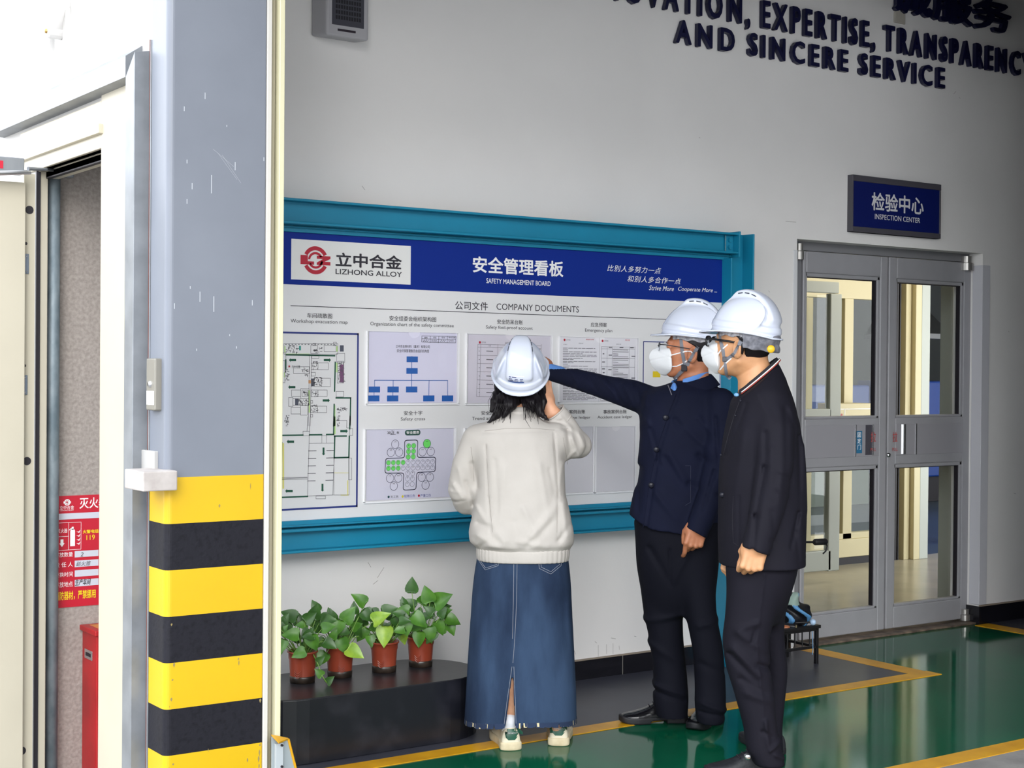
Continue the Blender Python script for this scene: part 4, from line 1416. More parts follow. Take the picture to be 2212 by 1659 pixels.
days += [(27, 1232, 605), (28, 1277, 605), (29, 1230, 655), (30, 1275, 655), (31, 1228, 705)]
for d_, u, v in days:
    c6text(t, str(d_), u - (3 if d_ < 10 else 7), v - 14, v - 4, u + (3 if d_ < 10 else 7))
obj('chart_lettering', t, M_ink, s)
t = MB()
c6text(t, '轻微工伤', 1200, 803, 828, 1298)
c6text(t, '严重工伤', 1348, 798, 824, 1445)
obj('legend_lettering', t, mat('legend_blue', '#4a55a0', .5), s)
g_ = MB()
pp = rpath([(1207, 208), (1349, 204), (1349, 255), (1207, 258)], 24)
g_.add([(C6(*p)[0], YS_, C6(*p)[1]) for p in pp], [tuple(range(len(pp)))])
obj('title_pill', g_, mat('pill_green', '#1c4f45', .5), s)
t = MB()
c6text(t, '安全图表', 1220, 217, 246, 1338, e_=.0006, bold=.015)
obj('title_lettering', t, M_white, s)
for nm, cc, u, v in (('green_dot', '#1c4f55', 1057, 822), ('yellow_dot', '#e2d02a', 1186, 818), ('red_dot', '#c01f3a', 1335, 811)):
    p = C6(u, v)
    obj(nm, disc_xz(MB(), p[0], p[1], .0055, YS_), mat(nm, cc, .5), s)

# remaining pockets of the lower row
b = pocket((1003.5, 924.7), (1182, 922), (1000, 1081), 'clear pocket almost hidden behind the back of the woman')
sheet(b[0] + .009, b[1] - .009, b[2] + .008, b[3] - .002, 'lilac sheet almost hidden behind the back of the woman', MATS['paper_cross'])
M_blank = mat('paper_blank', '#dcdbe0', .5)
b = pocket((1190, 922), (1281, 921.5), (1186, 1069), 'clear pocket with a blank sheet right beside the white sleeve of the woman')
sheet(b[0] + .006, b[1] - .006, b[2] + .006, b[3] - .002, 'blank grey sheet right beside the white sleeve of the woman', M_blank)
b = pocket((1286, 921.5), (1371, 921), (1283, 1065), 'clear pocket with a blank sheet left of the navy jacket')
sheet(b[0] + .006, b[1] - .006, b[2] + .006, b[3] - .002, 'blank grey sheet left of the navy jacket', M_blank)

# ---- inspection centre sign
ys = -.035
x0, z1 = W(1842, 377, ys)
x1, z0 = W(2031, 398, ys)[0], W(1842, 500, ys)[1]
sg = thing('door_sign', 'dark blue inspection sign above the glass double door', 'sign', ((x0 + x1) / 2, 0, z0))
obj('sign_panel', MB().box(x0, x1, ys, 0, z0, z1), mat('sign_navy', '#0d1a5c', .4), sg)
obj('frame_rail', MB().box(x0 - .004, x1 + .004, ys - .006, 0, z1 - .035, z1).box(x0 - .004, x1 + .004, ys - .006, 0, z0, z0 + .03).box(x0 - .005, x0 + .006, ys - .004, 0, z0, z1).box(x1 - .006, x1 + .005, ys - .004, 0, z0, z1), mat('sign_rail', '#4b4950', .5), sg, bev=.002)
t = MB()
px_text(t, '检验中心', 1882.8, 414.5, 454, 1995.5, ys, bold=.02)
px_text(t, 'INSPECTION CENTER', 1889.6, 461.8, 473, 1987.5, ys, bold=.006)
obj('sign_lettering', t, mat('sign_white', '#d4d4d6', .5), sg)

# ---- raised lettering on the wall
M_let = mat('letter_navy', '#12143a', .4, var=.1, vscale=20)


def wall_line(name, label, body, uL, vBL, uR, top_u, top_v, bold, xs=None, space=1.0):
    """one line of raised letters; each letter its own mesh"""
    x0, z0 = W(uL, vBL, -.03)
    x1 = W(uR, vBL, -.03)[0]
    z1 = W(top_u, top_v, -.03)[1]
    root = thing(name, label, 'wall lettering', ((x0 + x1) / 2, 0, z0))
    v, f, lo, hi = glyphs(body.replace(' ', ''), bold=bold)
    # measure advance with the whole line, then build letter by letter
    vw, fw, low, hiw = glyphs(body, bold=bold, space=space)
    s_x = (x1 - x0) / (hiw[0] - low[0])
    vH, fH, loH, hiH = glyphs('H' if ord(body[0]) < 256 else body, bold=bold)
    s_z = (z1 - z0) / (hiH[1] - loH[1])
    for i, ch in enumerate(body):
        if ch == ' ':
            continue
        vi, fi, li, hi_ = glyphs(body[:i + 1], bold=bold, space=space)
        vc, fc, lc, hc = glyphs(ch, bold=bold, extrude=.5)
        right = hi_[0]
        mb = MB()
        vs = [(x0 + ((p[0] - (hc[0] + lc[0]) / 2) * (.80 if ord(ch) < 256 else 1) + (hc[0] + lc[0]) / 2 - hc[0] + right - low[0]) * s_x, -.004 - .026 * (p[2] + .5), z0 + (p[1] - loH[1]) * s_z) for p in vc]
        mb.add(vs, fc)
        obj('letter', mb, M_let, root)
    return root


wall_line('wall_lettering', 'navy raised letters reading and sincere service, lowest line on the wall', 'AND SINCERE SERVICE', 1456, 91, 2045, 1476, 43.5, .022, space=1.12)
wall_line('wall_lettering', 'navy raised letters reading expertise and transparency, cut by the photo edge', 'INNOVATION, EXPERTISE, TRANSPARENCY', 1235, -18, 2236, 1869, 44, .022, space=1.12)
wall_line('wall_lettering', 'largest navy raised characters above the english lines on the wall', '诚服务', 1925, 22, 2186, 1935, -52, .03)

# ---- blank switch plate and loudspeaker
x0, z1 = W(1933, 17, -.01)
x1, z0 = W(1956, 53, -.01)
sp = thing('switch_plate', 'blank beige cover plate between the raised wall letters', 'cover plate', ((x0 + x1) / 2, 0, z0))
obj('plate', MB().box(x0, x1, -.01, 0, z0, z1), mat('plate_beige', '#b3aea4', .5), sp, bev=.003)
obj('inner_cover', MB().box(x0 + .008, x1 - .008, -.012, -.01, z0 + .008, z1 - .008), MATS['plate_beige'], sp, bev=.002)

yk = -.11
x0, z0 = W(705, 76, yk)
x1 = W(797, 60, yk)[0]
z1 = z0 + .46
spk = thing('loudspeaker', 'grey wall loudspeaker with dark square grille high on the wall', 'loudspeaker', ((x0 + x1) / 2, 0, z0))
xb0, xb1 = x0 - .02, x1 - .005
M_spk = mat('speaker_grey', '#a9a8ac', .5)
body = MB().add([(xb0, 0, z0 + .012), (xb1, 0, z0 + .012), (xb1, 0, z1), (xb0, 0, z1), (x0, yk, z0), (x1, yk, z0), (x1, yk, z1 - .01), (x0, yk, z1 - .01)],
                [(0, 1, 2, 3), (7, 6, 5, 4), (0, 4, 5, 1), (1, 5, 6, 2), (2, 6, 7, 3), (3, 7, 4, 0)])
obj('cabinet', body, M_spk, spk, bev=.012, seg=3)
g0, gz0 = W(717, 52, yk)
g1 = W(786, 50, yk)[0]
gz1 = z1 - .05
obj('grille', MB().box(g0, g1, yk - .003, yk + .002, gz0, gz1), mat('grille_dark', '#3a3a44', .5), spk, bev=.002)
gr = MB()
nx, nz = 10, 14
px_, pz_ = (g1 - g0 - .03) / nx, .0235
for i in range(nx):
    for j in range(nz):
        a_ = g0 + .015 + i * px_
        b_ = gz0 + .022 + j * pz_
        if b_ + pz_ > gz1 - .01:
            continue
        rect_xz(gr, a_ + px_ * .14, a_ + px_ * .86, b_ + pz_ * .14, b_ + pz_ * .86, yk - .0035)
obj('grille_opening', gr, mat('grille_hole', '#15151c', .7), spk)
s0, s1 = W(729.5, 61.5, yk), W(768, 71, yk)
obj('badge_slot', MB().box(s0[0], s1[0], yk - .002, yk + .001, W(730, 66.5, yk)[1], s0[1]), mat('slot_dark', '#1d1020', .5), spk)
# ================================================================ SCULPTING TOOLKIT FOR FIGURES AND SOFT SHAPES
f32 = np.float32


def smin(a, b, k):
    h = np.clip(.5 + .5 * (b - a) / k, 0, 1)
    return b + (a - b) * h - k * h * (1 - h)


def smax(a, b, k):
    return -smin(-a, -b, k)


def ball(P, c, r):
    return np.sqrt(((P - np.array(c, f32)) ** 2).sum(1)) - r


def cap(P, a, b, ra, rb=None):
    rb = ra if rb is None else rb
    a, b = np.array(a, f32), np.array(b, f32)
    ab = b - a
    t = np.clip((P - a) @ ab / max(float(ab @ ab), 1e-9), 0, 1)
    return np.sqrt(((P - a - t[:, None] * ab) ** 2).sum(1)) - (ra + t * (rb - ra))


def chain(P, pts, rs, k=0.0):
    d = None
    for i in range(len(pts) - 1):
        e = cap(P, pts[i], pts[i + 1], rs[i], rs[i + 1])
        d = e if d is None else (smin(d, e, k) if k else np.minimum(d, e))
    return d


def ell(P, c, r, R=None):
    q = P - np.array(c, f32)
    if R is not None:
        q = q @ np.array(R, f32)
    r = np.array(r, f32)
    k0 = np.sqrt(((q / r) ** 2).sum(1)) + 1e-9
    k1 = np.sqrt(((q / (r * r)) ** 2).sum(1)) + 1e-9
    return k0 * (k0 - 1) / k1


def rbox(P, c, h, r, R=None):
    q = P - np.array(c, f32)
    if R is not None:
        q = q @ np.array(R, f32)
    q = np.abs(q) - (np.array(h, f32) - r)
    return np.sqrt((np.maximum(q, 0) ** 2).sum(1)) + np.minimum(q.max(1), 0) - r


def spline(xs, ys, x):
    """smooth interpolation through (xs, ys), xs ascending"""
    xs, ys = np.array(xs, float), np.array(ys, float)
    m = np.gradient(ys, xs)
    i = np.clip(np.searchsorted(xs, x) - 1, 0, len(xs) - 2)
    h = xs[i + 1] - xs[i]
    t = np.clip((x - xs[i]) / h, 0, 1)
    return ((2 * t ** 3 - 3 * t ** 2 + 1) * ys[i] + (t ** 3 - 2 * t ** 2 + t) * h * m[i] + (-2 * t ** 3 + 3 * t ** 2) * ys[i + 1] + (t ** 3 - t ** 2) * h * m[i + 1]).astype(f32)


def loft(P, secs, n=2.3, cap_r=0.0):
    """stack of rounded cross-sections: (z, cx, cy, rx, ry), any order"""
    s = sorted(secs)
    z = [q[0] for q in s]
    Z = np.clip(P[:, 2], z[0], z[-1])
    cx, cy, rx, ry = [spline(z, [q[i] for q in s], Z) for i in (1, 2, 3, 4)]
    x, y = P[:, 0] - cx, P[:, 1] - cy
    k = (np.abs(x / rx) ** n + np.abs(y / ry) ** n) ** (1 / n) + 1e-6
    L = np.sqrt(x * x + y * y)
    d = np.maximum(L * (1 - 1 / k), (k - 1) * np.minimum(rx, ry) * .98)
    d = np.where(k < 1, (k - 1) * np.minimum(rx, ry), d)
    e = np.maximum(z[0] - P[:, 2], P[:, 2] - z[-1])
    return smax(d, e, cap_r) if cap_r else np.maximum(d, e)


def surface(fn, lo, hi, h, B=8):
    """mesh of fn = 0 inside the box, cell size h; only blocks near the surface are evaluated finely"""
    lo, hi = np.array(lo, float), np.array(hi, float)
    nb = np.maximum(1, np.ceil((hi - lo) / (h * B)).astype(int))
    N = nb * B + 1
    bi = np.stack(np.meshgrid(*[np.arange(k) for k in nb], indexing='ij'), -1).reshape(-1, 3)
    ctr = (lo + (bi + .5) * B * h).astype(f32)
    dc = fn(ctr)
    D = np.repeat(np.repeat(np.repeat(np.where(dc < 0, -1., 1.).reshape(nb), B, 0), B, 1), B, 2).astype(f32)
    D = np.pad(D, ((0, 1),) * 3, mode='edge')
    act = bi[np.abs(dc) < B * h * .5 * 1.733 * 1.5]
    off = np.stack(np.meshgrid(*[np.arange(B + 1)] * 3, indexing='ij'), -1).reshape(-1, 3)
    for s in range(0, len(act), 400):
        idx = (act[s:s + 400, None, :] * B + off[None]).reshape(-1, 3)
        D[idx[:, 0], idx[:, 1], idx[:, 2]] = fn((lo + idx * h).astype(f32))
    ins = D < 0
    c8 = [(a, b, c) for a in (0, 1) for b in (0, 1) for c in (0, 1)]
    nx, ny, nz = N
    sub = lambda A, o: A[o[0]:nx - 1 + o[0], o[1]:ny - 1 + o[1], o[2]:nz - 1 + o[2]]
    cnt = sum(sub(ins, o).astype(np.int8) for o in c8)
    cell = np.argwhere((cnt > 0) & (cnt < 8))
    if not len(cell):
        return np.zeros((0, 3)), []
    acc = np.zeros((len(cell), 3))
    num = np.zeros(len(cell))
    vals = {o: D[cell[:, 0] + o[0], cell[:, 1] + o[1], cell[:, 2] + o[2]] for o in c8}
    for o in c8:
        for ax in range(3):
            if o[ax]:
                continue
            p = list(o)
            p[ax] = 1
            a, b = vals[o], vals[tuple(p)]
            m = (a < 0) != (b < 0)
            t = np.where(m, a / np.where(m, a - b, 1), 0)
            q = np.tile(np.array(o, float), (len(cell), 1))
            q[:, ax] = t
            acc += q * m[:, None]
            num += m
    V = lo + (cell + acc / num[:, None]) * h
    idm = -np.ones((nx - 1, ny - 1, nz - 1), int)
    idm[cell[:, 0], cell[:, 1], cell[:, 2]] = np.arange(len(cell))
    F = []
    for ax in range(3):
        o1, o2 = [(1, 2), (2, 0), (0, 1)][ax]
        sl0 = [slice(None)] * 3
        sl1 = [slice(None)] * 3
        sl0[ax], sl1[ax] = slice(0, -1), slice(1, None)
        a, b = ins[tuple(sl0)], ins[tuple(sl1)]
        e = np.argwhere(a != b)
        e = e[(e[:, o1] > 0) & (e[:, o2] > 0) & (e[:, o1] < N[o1] - 1) & (e[:, o2] < N[o2] - 1)]
        flip = a[e[:, 0], e[:, 1], e[:, 2]]
        q = []
        for d1, d2 in ((-1, -1), (0, -1), (0, 0), (-1, 0)):
            c = e.copy()
            c[:, o1] += d1
            c[:, o2] += d2
            q.append(idm[c[:, 0], c[:, 1], c[:, 2]])
        q = np.stack(q, 1)
        q = np.where(flip[:, None], q, q[:, ::-1])
        F.append(q)
    F = np.concatenate(F)
    F = F[(F >= 0).all(1)]
    return V, F


def merge(parts):
    vs, fs, o = [], [], 0
    for v, f in parts:
        vs.append(np.asarray(v, float).reshape(-1, 3))
        fs += [tuple(int(i) + o for i in q) for q in f]
        o += len(vs[-1])
    return np.concatenate(vs), fs


def sculpt(name, m, parent, *meshes):
    v, f = merge(meshes)
    me = bpy.data.meshes.new(name)
    me.from_pydata([tuple(p) for p in v], [], f)
    for x in (m if isinstance(m, (list, tuple)) else [m]):
        me.materials.append(x)
    me.polygons.foreach_set('use_smooth', [True] * len(me.polygons))
    me.update()
    o = bpy.data.objects.new(name, me)
    COL.objects.link(o)
    if parent is not None:
        at_parent(o, parent)
    return o


def place(vf, R, c, s=1.0):
    v, f = vf
    return (np.asarray(v) * s) @ np.array(R).T + np.array(c), f


def rotm(yaw=0, pitch=0, roll=0):
    """columns = right, forward, up of a frame that looks along +y, turned by yaw about z, then pitched up and rolled"""
    c, s = math.cos, math.sin
    rz = np.array([[c(yaw), -s(yaw), 0], [s(yaw), c(yaw), 0], [0, 0, 1]])
    rx = np.array([[1, 0, 0], [0, c(pitch), -s(pitch)], [0, s(pitch), c(pitch)]])
    ry = np.array([[c(roll), 0, s(roll)], [0, 1, 0], [-s(roll), 0, c(roll)]])
    return rz @ rx @ ry


def frame(y, z):
    """frame from a main direction y and a rough third axis z"""
    y = np.array(y, float)
    y /= np.linalg.norm(y)
    z = np.array(z, float)
    z -= y * (z @ y)
    z /= np.linalg.norm(z)
    return np.stack([np.cross(y, z), y, z], 1)


class Fig:
    """a person's own frame: x to the right of the view, y away from the viewer, z up, origin on the ground"""

    def __init__(self, u, depth):
        self.d0 = depth
        r = ray(u, 1500)
        p = self.world(u, 1500, 0)
        self.O = np.array([p[0], p[1], 0.0])
        self.R = np.array([[math.cos(YAW), -math.sin(YAW), 0], [math.sin(YAW), math.cos(YAW), 0], [0, 0, 1]])
        self.mm = depth / FPX

    def world(self, u, v, dd):
        r = ray(u, v)
        return CAM + r * ((self.d0 + dd) / FPX)

    def L(self, u, v, dd=0.0):
        return (self.world(u, v, dd) - self.O) @ self.R

    def secs(self, rows):
        """rows of (v, left u, right u, depth offset, half depth) -> loft sections"""
        out = []
        for v, a, b, dd, ry in rows:
            p, q = self.L(a, v, dd), self.L(b, v, dd)
            out.append((float(p[2] + q[2]) / 2, float(p[0] + q[0]) / 2, float(p[1] + q[1]) / 2, abs(float(q[0] - p[0])) / 2, ry))
        return out

    def limb(self, pts):
        """(u, v, depth offset, radius in pixels) -> points and radii"""
        return [self.L(u, v, dd) for u, v, dd, r in pts], [r * self.mm for u, v, dd, r in pts]

    def folds(self, P, lst):
        """soft creases: (u1, v1, u2, v2, width px, height mm)"""
        out = np.zeros(len(P), f32)
        x, z = P[:, 0], P[:, 2]
        for u1, v1, u2, v2, w, a in lst:
            p, q = self.L(u1, v1), self.L(u2, v2)
            ax, az, bx, bz = p[0], p[2], q[0] - p[0], q[2] - p[2]
            t = np.clip(((x - ax) * bx + (z - az) * bz) / (bx * bx + bz * bz + 1e-9), 0, 1)
            d2 = (x - ax - t * bx) ** 2 + (z - az - t * bz) ** 2
            out += a * .001 * np.exp(-d2 / (w * self.mm) ** 2).astype(f32) * (1 - .5 * t)
        return out


def rumple(P, amp, f=18.0, seed=0):
    s = seed * 1.7
    x, y, z = P[:, 0] * f, P[:, 1] * f, P[:, 2] * f
    w = np.sin(x * 1.3 + 2.1 * np.sin(z * .7 + s)) + np.sin(y * 1.7 + 1.3 * np.sin(x * .9 + z * .6 + s)) + np.sin(z * .9 + 1.8 * np.sin(y * 1.1 + x * .8 + s * 2))
    w2 = np.sin(x * 2.7 - z * 1.9 + 2 * np.sin(y * 1.3 + s))
    return amp * (w * .33 + w2 * .25)


# ---------------------------------------------------------------- heads and hands
def head_fn(Q, female=False):
    """Q in head frame: x right, y forward, z up, origin between the ears"""
    d = ell(Q, (0, -.014, .030), (.076, .097, .097))
    d = smin(d, ell(Q, (0, .030, -.034), (.060, .062, .074)), .03)
    d = smin(d, ball(Q, (0, .064, -.084), .021), .03)
    for s in (-1, 1):
        d = smin(d, cap(Q, (s * .058, -.012, -.055), (s * .018, .066, -.089), .015, .013), .025)
        d = smin(d, ball(Q, (s * .044, .060, -.014), .020), .02)
    d = smin(d, cap(Q, (-.034, .080, .032), (.034, .080, .032), .010), .014)
    for s in (-1, 1):
        d = smax(d, -ball(Q, (s * .033, .104, .012), .017), .012)
        d = smin(d, ell(Q, (s * .033, .083, .012), (.015, .010, .009)), .006)
    d = smin(d, cap(Q, (0, .090, .018), (0, .112, -.026), .007, .011), .010)
    for s in (-1, 1):
        d = smin(d, ball(Q, (s * .012, .099, -.030), .0085), .006)
    d = smin(d, cap(Q, (-.018, .086, -.060), (.018, .086, -.060), .0055), .008)
    d = smin(d, cap(Q, (-.015, .085, -.070), (.015, .085, -.070), .0065), .008)
    for s in (-1, 1):
        R = rotm(s * .45, .15, s * .10)
        e = ell(Q, (s * .086, -.016, -.014), (.0135, .022, .036), R)
        e = smax(e, -ell(Q, (s * .099, -.012, -.010), (.012, .014, .024), R), .004)
        e = smin(e, ell(Q, (s * .078, .001, -.026), (.006, .007, .010)), .004)
        d = smin(d, e, .006)
    return d


FING = [(.030, .088, .044, .027, .021, .0092), (.0098, .092, .049, .031, .022, .0094), (-.0105, .089, .045, .029, .022, .0089), (-.029, .081, .036, .022, .019, .0080)]


def hand_fn(curl, spread=0.0, thumb=((.030, .020, -.006), (.052, .048, -.014), (.056, .074, -.022), (.050, .096, -.030)), s=1.0):
    """curl: for each finger (knuckle, middle, tip) bend in radians towards the palm (-z)"""
    ch = []
    for i, (bx, by, l1, l2, l3, r) in enumerate(FING):
        a = 0
        p = np.array([bx, by, .002])
        side = spread * (1.5 - i) * .5
        pts = [p - np.array([bx * .15, .03, 0]), p]
        for l, c in zip((l1, l2, l3), curl[i]):
            a += c
            p = p + l * np.array([math.sin(side) * math.cos(a), math.cos(side) * math.cos(a), -math.sin(a)])
            pts.append(p)
        ch.append((pts, [r * 1.15, r * 1.12, r * 1.02, r * .95, r * .82]))

    def fn(Q):
        Q = Q / s
        d = rbox(Q, (0, .045, 0), (.039, .047, .0135), .012)
        d = smin(d, ell(Q, (.028, .032, -.010), (.018, .032, .014)), .012)
        d = smin(d, ell(Q, (-.028, .035, -.008), (.013, .036, .013)), .01)
        d = smin(d, cap(Q, (0, .012, 0), (0, -.045, 0), .026, .027), .022)
        for pts, rs in ch:
            f = chain(Q, pts, rs)
            f = smin(f, ball(Q, pts[1] + np.array([0, 0, .004]), rs[1] * .95), .005)
            d = smin(d, f, .0045)
        t = chain(Q, [np.array(p) for p in thumb], [.0150, .0125, .0108, .0090])
        d = smin(d, t, .010)
        return d * s
    return fn


def hand_mesh(fn, R, c, reach=.21, h=.0022):
    """mesh of a hand given in its own frame, put at c with axes R"""
    v, f = surface(fn, (-.075, -.12, -.10), (.085, reach, .04), h)
    return place((v, f), R, c)


def relaxed(k=1.0):
    return [(.35 * k, .45 * k, .3 * k), (.42 * k, .5 * k, .3 * k), (.5 * k, .55 * k, .35 * k), (.55 * k, .6 * k, .4 * k)]


FIST = [(1.25, 1.6, .9), (1.3, 1.65, .9), (1.3, 1.65, .9), (1.3, 1.6, .9)]


# ---------------------------------------------------------------- hard hat, shared shape
def hat_fn(Q):
    x, y, z = Q[:, 0], Q[:, 1], Q[:, 2]
    d = ell(Q, (0, 0, 0), (.112, .136, .146))
    lip = smax(ell(Q, (0, 0, 0), (.116, .140, .150)), np.abs(z - .024 - .012 * np.clip(y * 8, -1, 1)) - .012, .006)
    d = smin(d, lip, .006)
    t = np.clip((y + .14) / .20, 0, 1)
    w = .056 - .032 * t * t
    cr = ell(Q, (0, -.004, .010), (.16, .136, .160))
    cr = smax(cr, np.abs(x) - w, .012)
    cr = smax(cr, (y - .050) * .80 + (z - .150) * .62, .006)
    cr = smax(cr, .040 - z, .02)
    d = smin(d, cr, .012)
    for s in (-1, 1):
        rb = ell(Q, (s * .072, -.035, .066), (.014, .075, .064), rotm(s * .25, 0, s * -.30))
        d = smin(d, rb, .016)
    d = np.maximum(d, -ell(Q, (0, 0, -.002), (.107, .131, .141)))
    back = np.clip(-y / .13, 0, 1)
    zr = -.004 - .018 * back ** 2 + .004 * np.clip(y / .13, 0, 1)
    d = np.maximum(d, zr - z)
    ang = np.sqrt((x / .112) ** 2 + (y / .136) ** 2) + 1e-6
    L = np.sqrt(x * x + y * y)
    rad = L * (1 - 1 / ang)
    front = np.clip((y / (L + 1e-6) - .25) / .75, 0, 1)
    front = front * front * (3 - 2 * front)
    wd = .011 + .038 * front
    zf = zr + .003 - .20 * np.maximum(rad, 0) * front + .25 * np.maximum(rad, 0) * (1 - front) * .3
    fl = np.maximum(np.maximum(rad - wd, -rad - .006), np.abs(z - zf) - .0032)
    return smin(d, fl, .006)


def near(fn, c, r):
    """evaluate fn only close to c; farther off a rough distance will do"""
    c = np.array(c, f32)

    def g(P):
        L = np.sqrt(((P - c) ** 2).sum(1))
        out = (L - r * .8).astype(f32)
        m = L < r + .05
        if m.any():
            out[m] = fn(P[m])
        return out
    return g


def hand_at(fn, R, c):
    R, c = np.array(R, f32), np.array(c, f32)
    return near(lambda P: fn((P - c) @ R), c + R @ np.array([0, .07, -.02], f32), .19)


def union(*fns, k=.012):
    def g(P):
        d = fns[0](P)
        for f in fns[1:]:
            d = smin(d, f(P), k)
        return d
    return g
# ================================================================ THE THREE PEOPLE
M_skin_w = mat('skin_light', '#d9a483', 0.5, col2='#cf9777', vscale=25, sss=.08)
M_skin_a = mat('skin_tan', '#bd7d5b', 0.48, col2='#b0704f', vscale=25, sss=.08)
M_skin_b = mat('skin_fair', '#cc986e', 0.48, col2='#c08c63', vscale=25, sss=.08)
M_hat = mat('hat_white', '#cfd5e4', 0.18, coat=.4, spec=.5)
M_strap = mat('strap_grey', '#6f727a', 0.7)
M_hair = mat('hair_black', '#120e12', 0.5, spec=.25)
M_maskw = mat('mask_white', '#e2e4e6', 0.85, bump=.12, bscale=160)
M_jacket_w = mat('jacket_offwhite', '#b9b4ae', 0.85, col2='#b2ada7', vscale=6, bump=.12, bscale=90)
M_denim = mat('denim_blue', '#33455f', 0.9, col2='#1f2c42', vscale=7, detail=12, bump=.3, bscale=240, stretch=(1, 1, .3), lo=.36, hi=.62, spec=.15)
M_coat_a = mat('coat_navy', '#12162b', 0.8, col2='#0f1326', vscale=6, bump=.1, bscale=220, spec=.15)
M_coat_b = mat('blazer_black', '#171620', 0.75, col2='#14131c', vscale=5, bump=.1, bscale=220, spec=.18)
M_trs_a = mat('trousers_navy_black', '#0e0f19', 0.8, bump=.1, bscale=220, spec=.15)
M_trs_b = mat('trousers_charcoal', '#17161f', 0.78, bump=.12, bscale=200, spec=.15)
M_leather = mat('black_leather', '#0e0e12', 0.22, bump=.06, bscale=60, coat=.2)
M_sole = mat('black_sole', '#15151a', 0.6)
M_shirt = mat('shirt_blue', '#5a8bd0', 0.7)
M_button = mat('button_dark', '#1b1c27', 0.3, spec=.3)
M_thread = mat('pale_thread', '#8b8f98', 0.8)
M_lens = glass_mat('spectacle_lens', (.9, .93, .95))

hat_v, hat_f = surface(hat_fn, (-.14, -.17, -.06), (.14, .21, .19), .0026)


def person(name_label, F):
    o = bpy.data.objects.new('person', None)
    COL.objects.link(o)
    o.location, o.rotation_euler = F.O, (0, 0, YAW)
    LOCAL.add(o.name)
    return tag(o, name_label, 'person')


def hit(F, fn, u, v, off=0.0, a=-.6, b=.6):
    """first point of fn met along the line of sight through (u, v), lifted off by off"""
    ts = np.linspace(a, b, 260)
    P = np.array([F.L(u, v, t) for t in ts]).astype(f32)
    d = fn(P) - off
    i = np.argmax(d < 0)
    if d[i] >= 0:
        i = int(np.argmin(d))
    elif i > 0:
        t = d[i - 1] / (d[i - 1] - d[i])
        return P[i - 1] + (P[i] - P[i - 1]) * t
    return P[i]


def on_cloth(F, fn, pts, off=.001, n=6):
    out = []
    for (u1, v1), (u2, v2) in zip(pts, pts[1:]):
        for k in range(n):
            t = k / n
            out.append(hit(F, fn, u1 + (u2 - u1) * t, v1 + (v2 - v1) * t, off))
    out.append(hit(F, fn, *pts[-1], off))
    return out


def put_hat(F, root, R, c, sticker=False, knob=None):
    h = sculpt('hard_hat', M_hat, root, place((hat_v, hat_f), R, c))
    vt = MB()
    for s in (-1, 1):
        for k in range(3):
            y0 = .028 - k * .030
            pts = []
            for yy, zz in ((y0, 0), (y0 - .020, 0), (y0 - .020, .0042), (y0, .0042)):
                t = np.clip((yy + .13) / .19, 0, 1)
                t = np.clip((yy + .14) / .20, 0, 1)
                w = .056 - .032 * t * t
                zt = .010 + .160 * math.sqrt(max(0, 1 - (w / .16) ** 2 - ((yy + .004) / .136) ** 2)) - .0125 + zz
                pts.append(R @ np.array([s * (w + .0006), yy, zt]) + c)
            nrm = R @ np.array([s * .002, 0, 0])
            vt.prism([tuple(p) for p in pts], tuple(nrm))
    obj('vent_slot', vt, mat('vent_dark', '#3c3f4c', .6), h)
    return h


def hat_to_world(R, c, p):
    return R @ np.array(p) + c


def collar(root, name, m, cx, cy, cz, rx, ry, gap0, gap1, stand, drop, flare, tx=0.0, ty=0.0, th=.004, n=28, point=0.0):
    """folded collar: inner stand and outer fall around an elliptical neck; angles from +x"""
    vs, fs = [], []
    for i in range(n + 1):
        t = i / n
        a = gap0 + (gap1 - gap0) * t
        ca, sa = math.cos(a), math.sin(a)
        e = point * (abs(2 * t - 1) ** 3)
        for rr, dz in ((0, 0), (.004, stand), (.011, stand - .002), (flare, stand - drop - e)):
            x, y = (rx + rr) * ca, (ry + rr) * sa
            vs.append((cx + x, cy + y, cz + dz + tx * x + ty * y))
    for i in range(n):
        for k in range(3):
            fs.append((i * 4 + k, i * 4 + k + 1, i * 4 + k + 5, i * 4 + k + 4))
    o = obj(name, (vs, fs), m, root, smooth=True)
    s = o.modifiers.new('solid', 'SOLIDIFY')
    s.thickness = th
    b = o.modifiers.new('sub', 'SUBSURF')
    b.levels = b.render_levels = 2
    return o


def face_mask_fn(Q):
    y, z = Q[:, 1], Q[:, 2]
    x = np.abs(Q[:, 0])
    q = np.stack([x, y, z], 1)
    # two flat halves meeting in a vertical ridge
    prof = spline([-.112, -.098, -.078, -.055, -.022, -.006, .012, .036], [.098, .116, .141, .156, .160, .150, .124, .100], z)
    yr = spline([-.115, -.09, -.06, -.02, .038], [.088, .070, .064, .070, .098], z)
    d = (y + x * 1.02 + x * x * 3.4 - prof) * .66
    d = smax(d, x - .068, .008)
    d = smax(d, (z - .034 + x * .30) * .9, .006)
    d = smax(d, -(z + .108 - x * .25) * .9, .008)
    d = smax(d, (yr - y) * .9, .003)
    d = d + .0016 * np.exp(-((z + .052 - x * .35) / .0028) ** 2) + .0014 * np.exp(-((z - .002 + x * .5) / .003) ** 2) - .0012 * np.sin(z * 90 + 40 * x) * np.clip(x * 30, 0, 1)
    return d


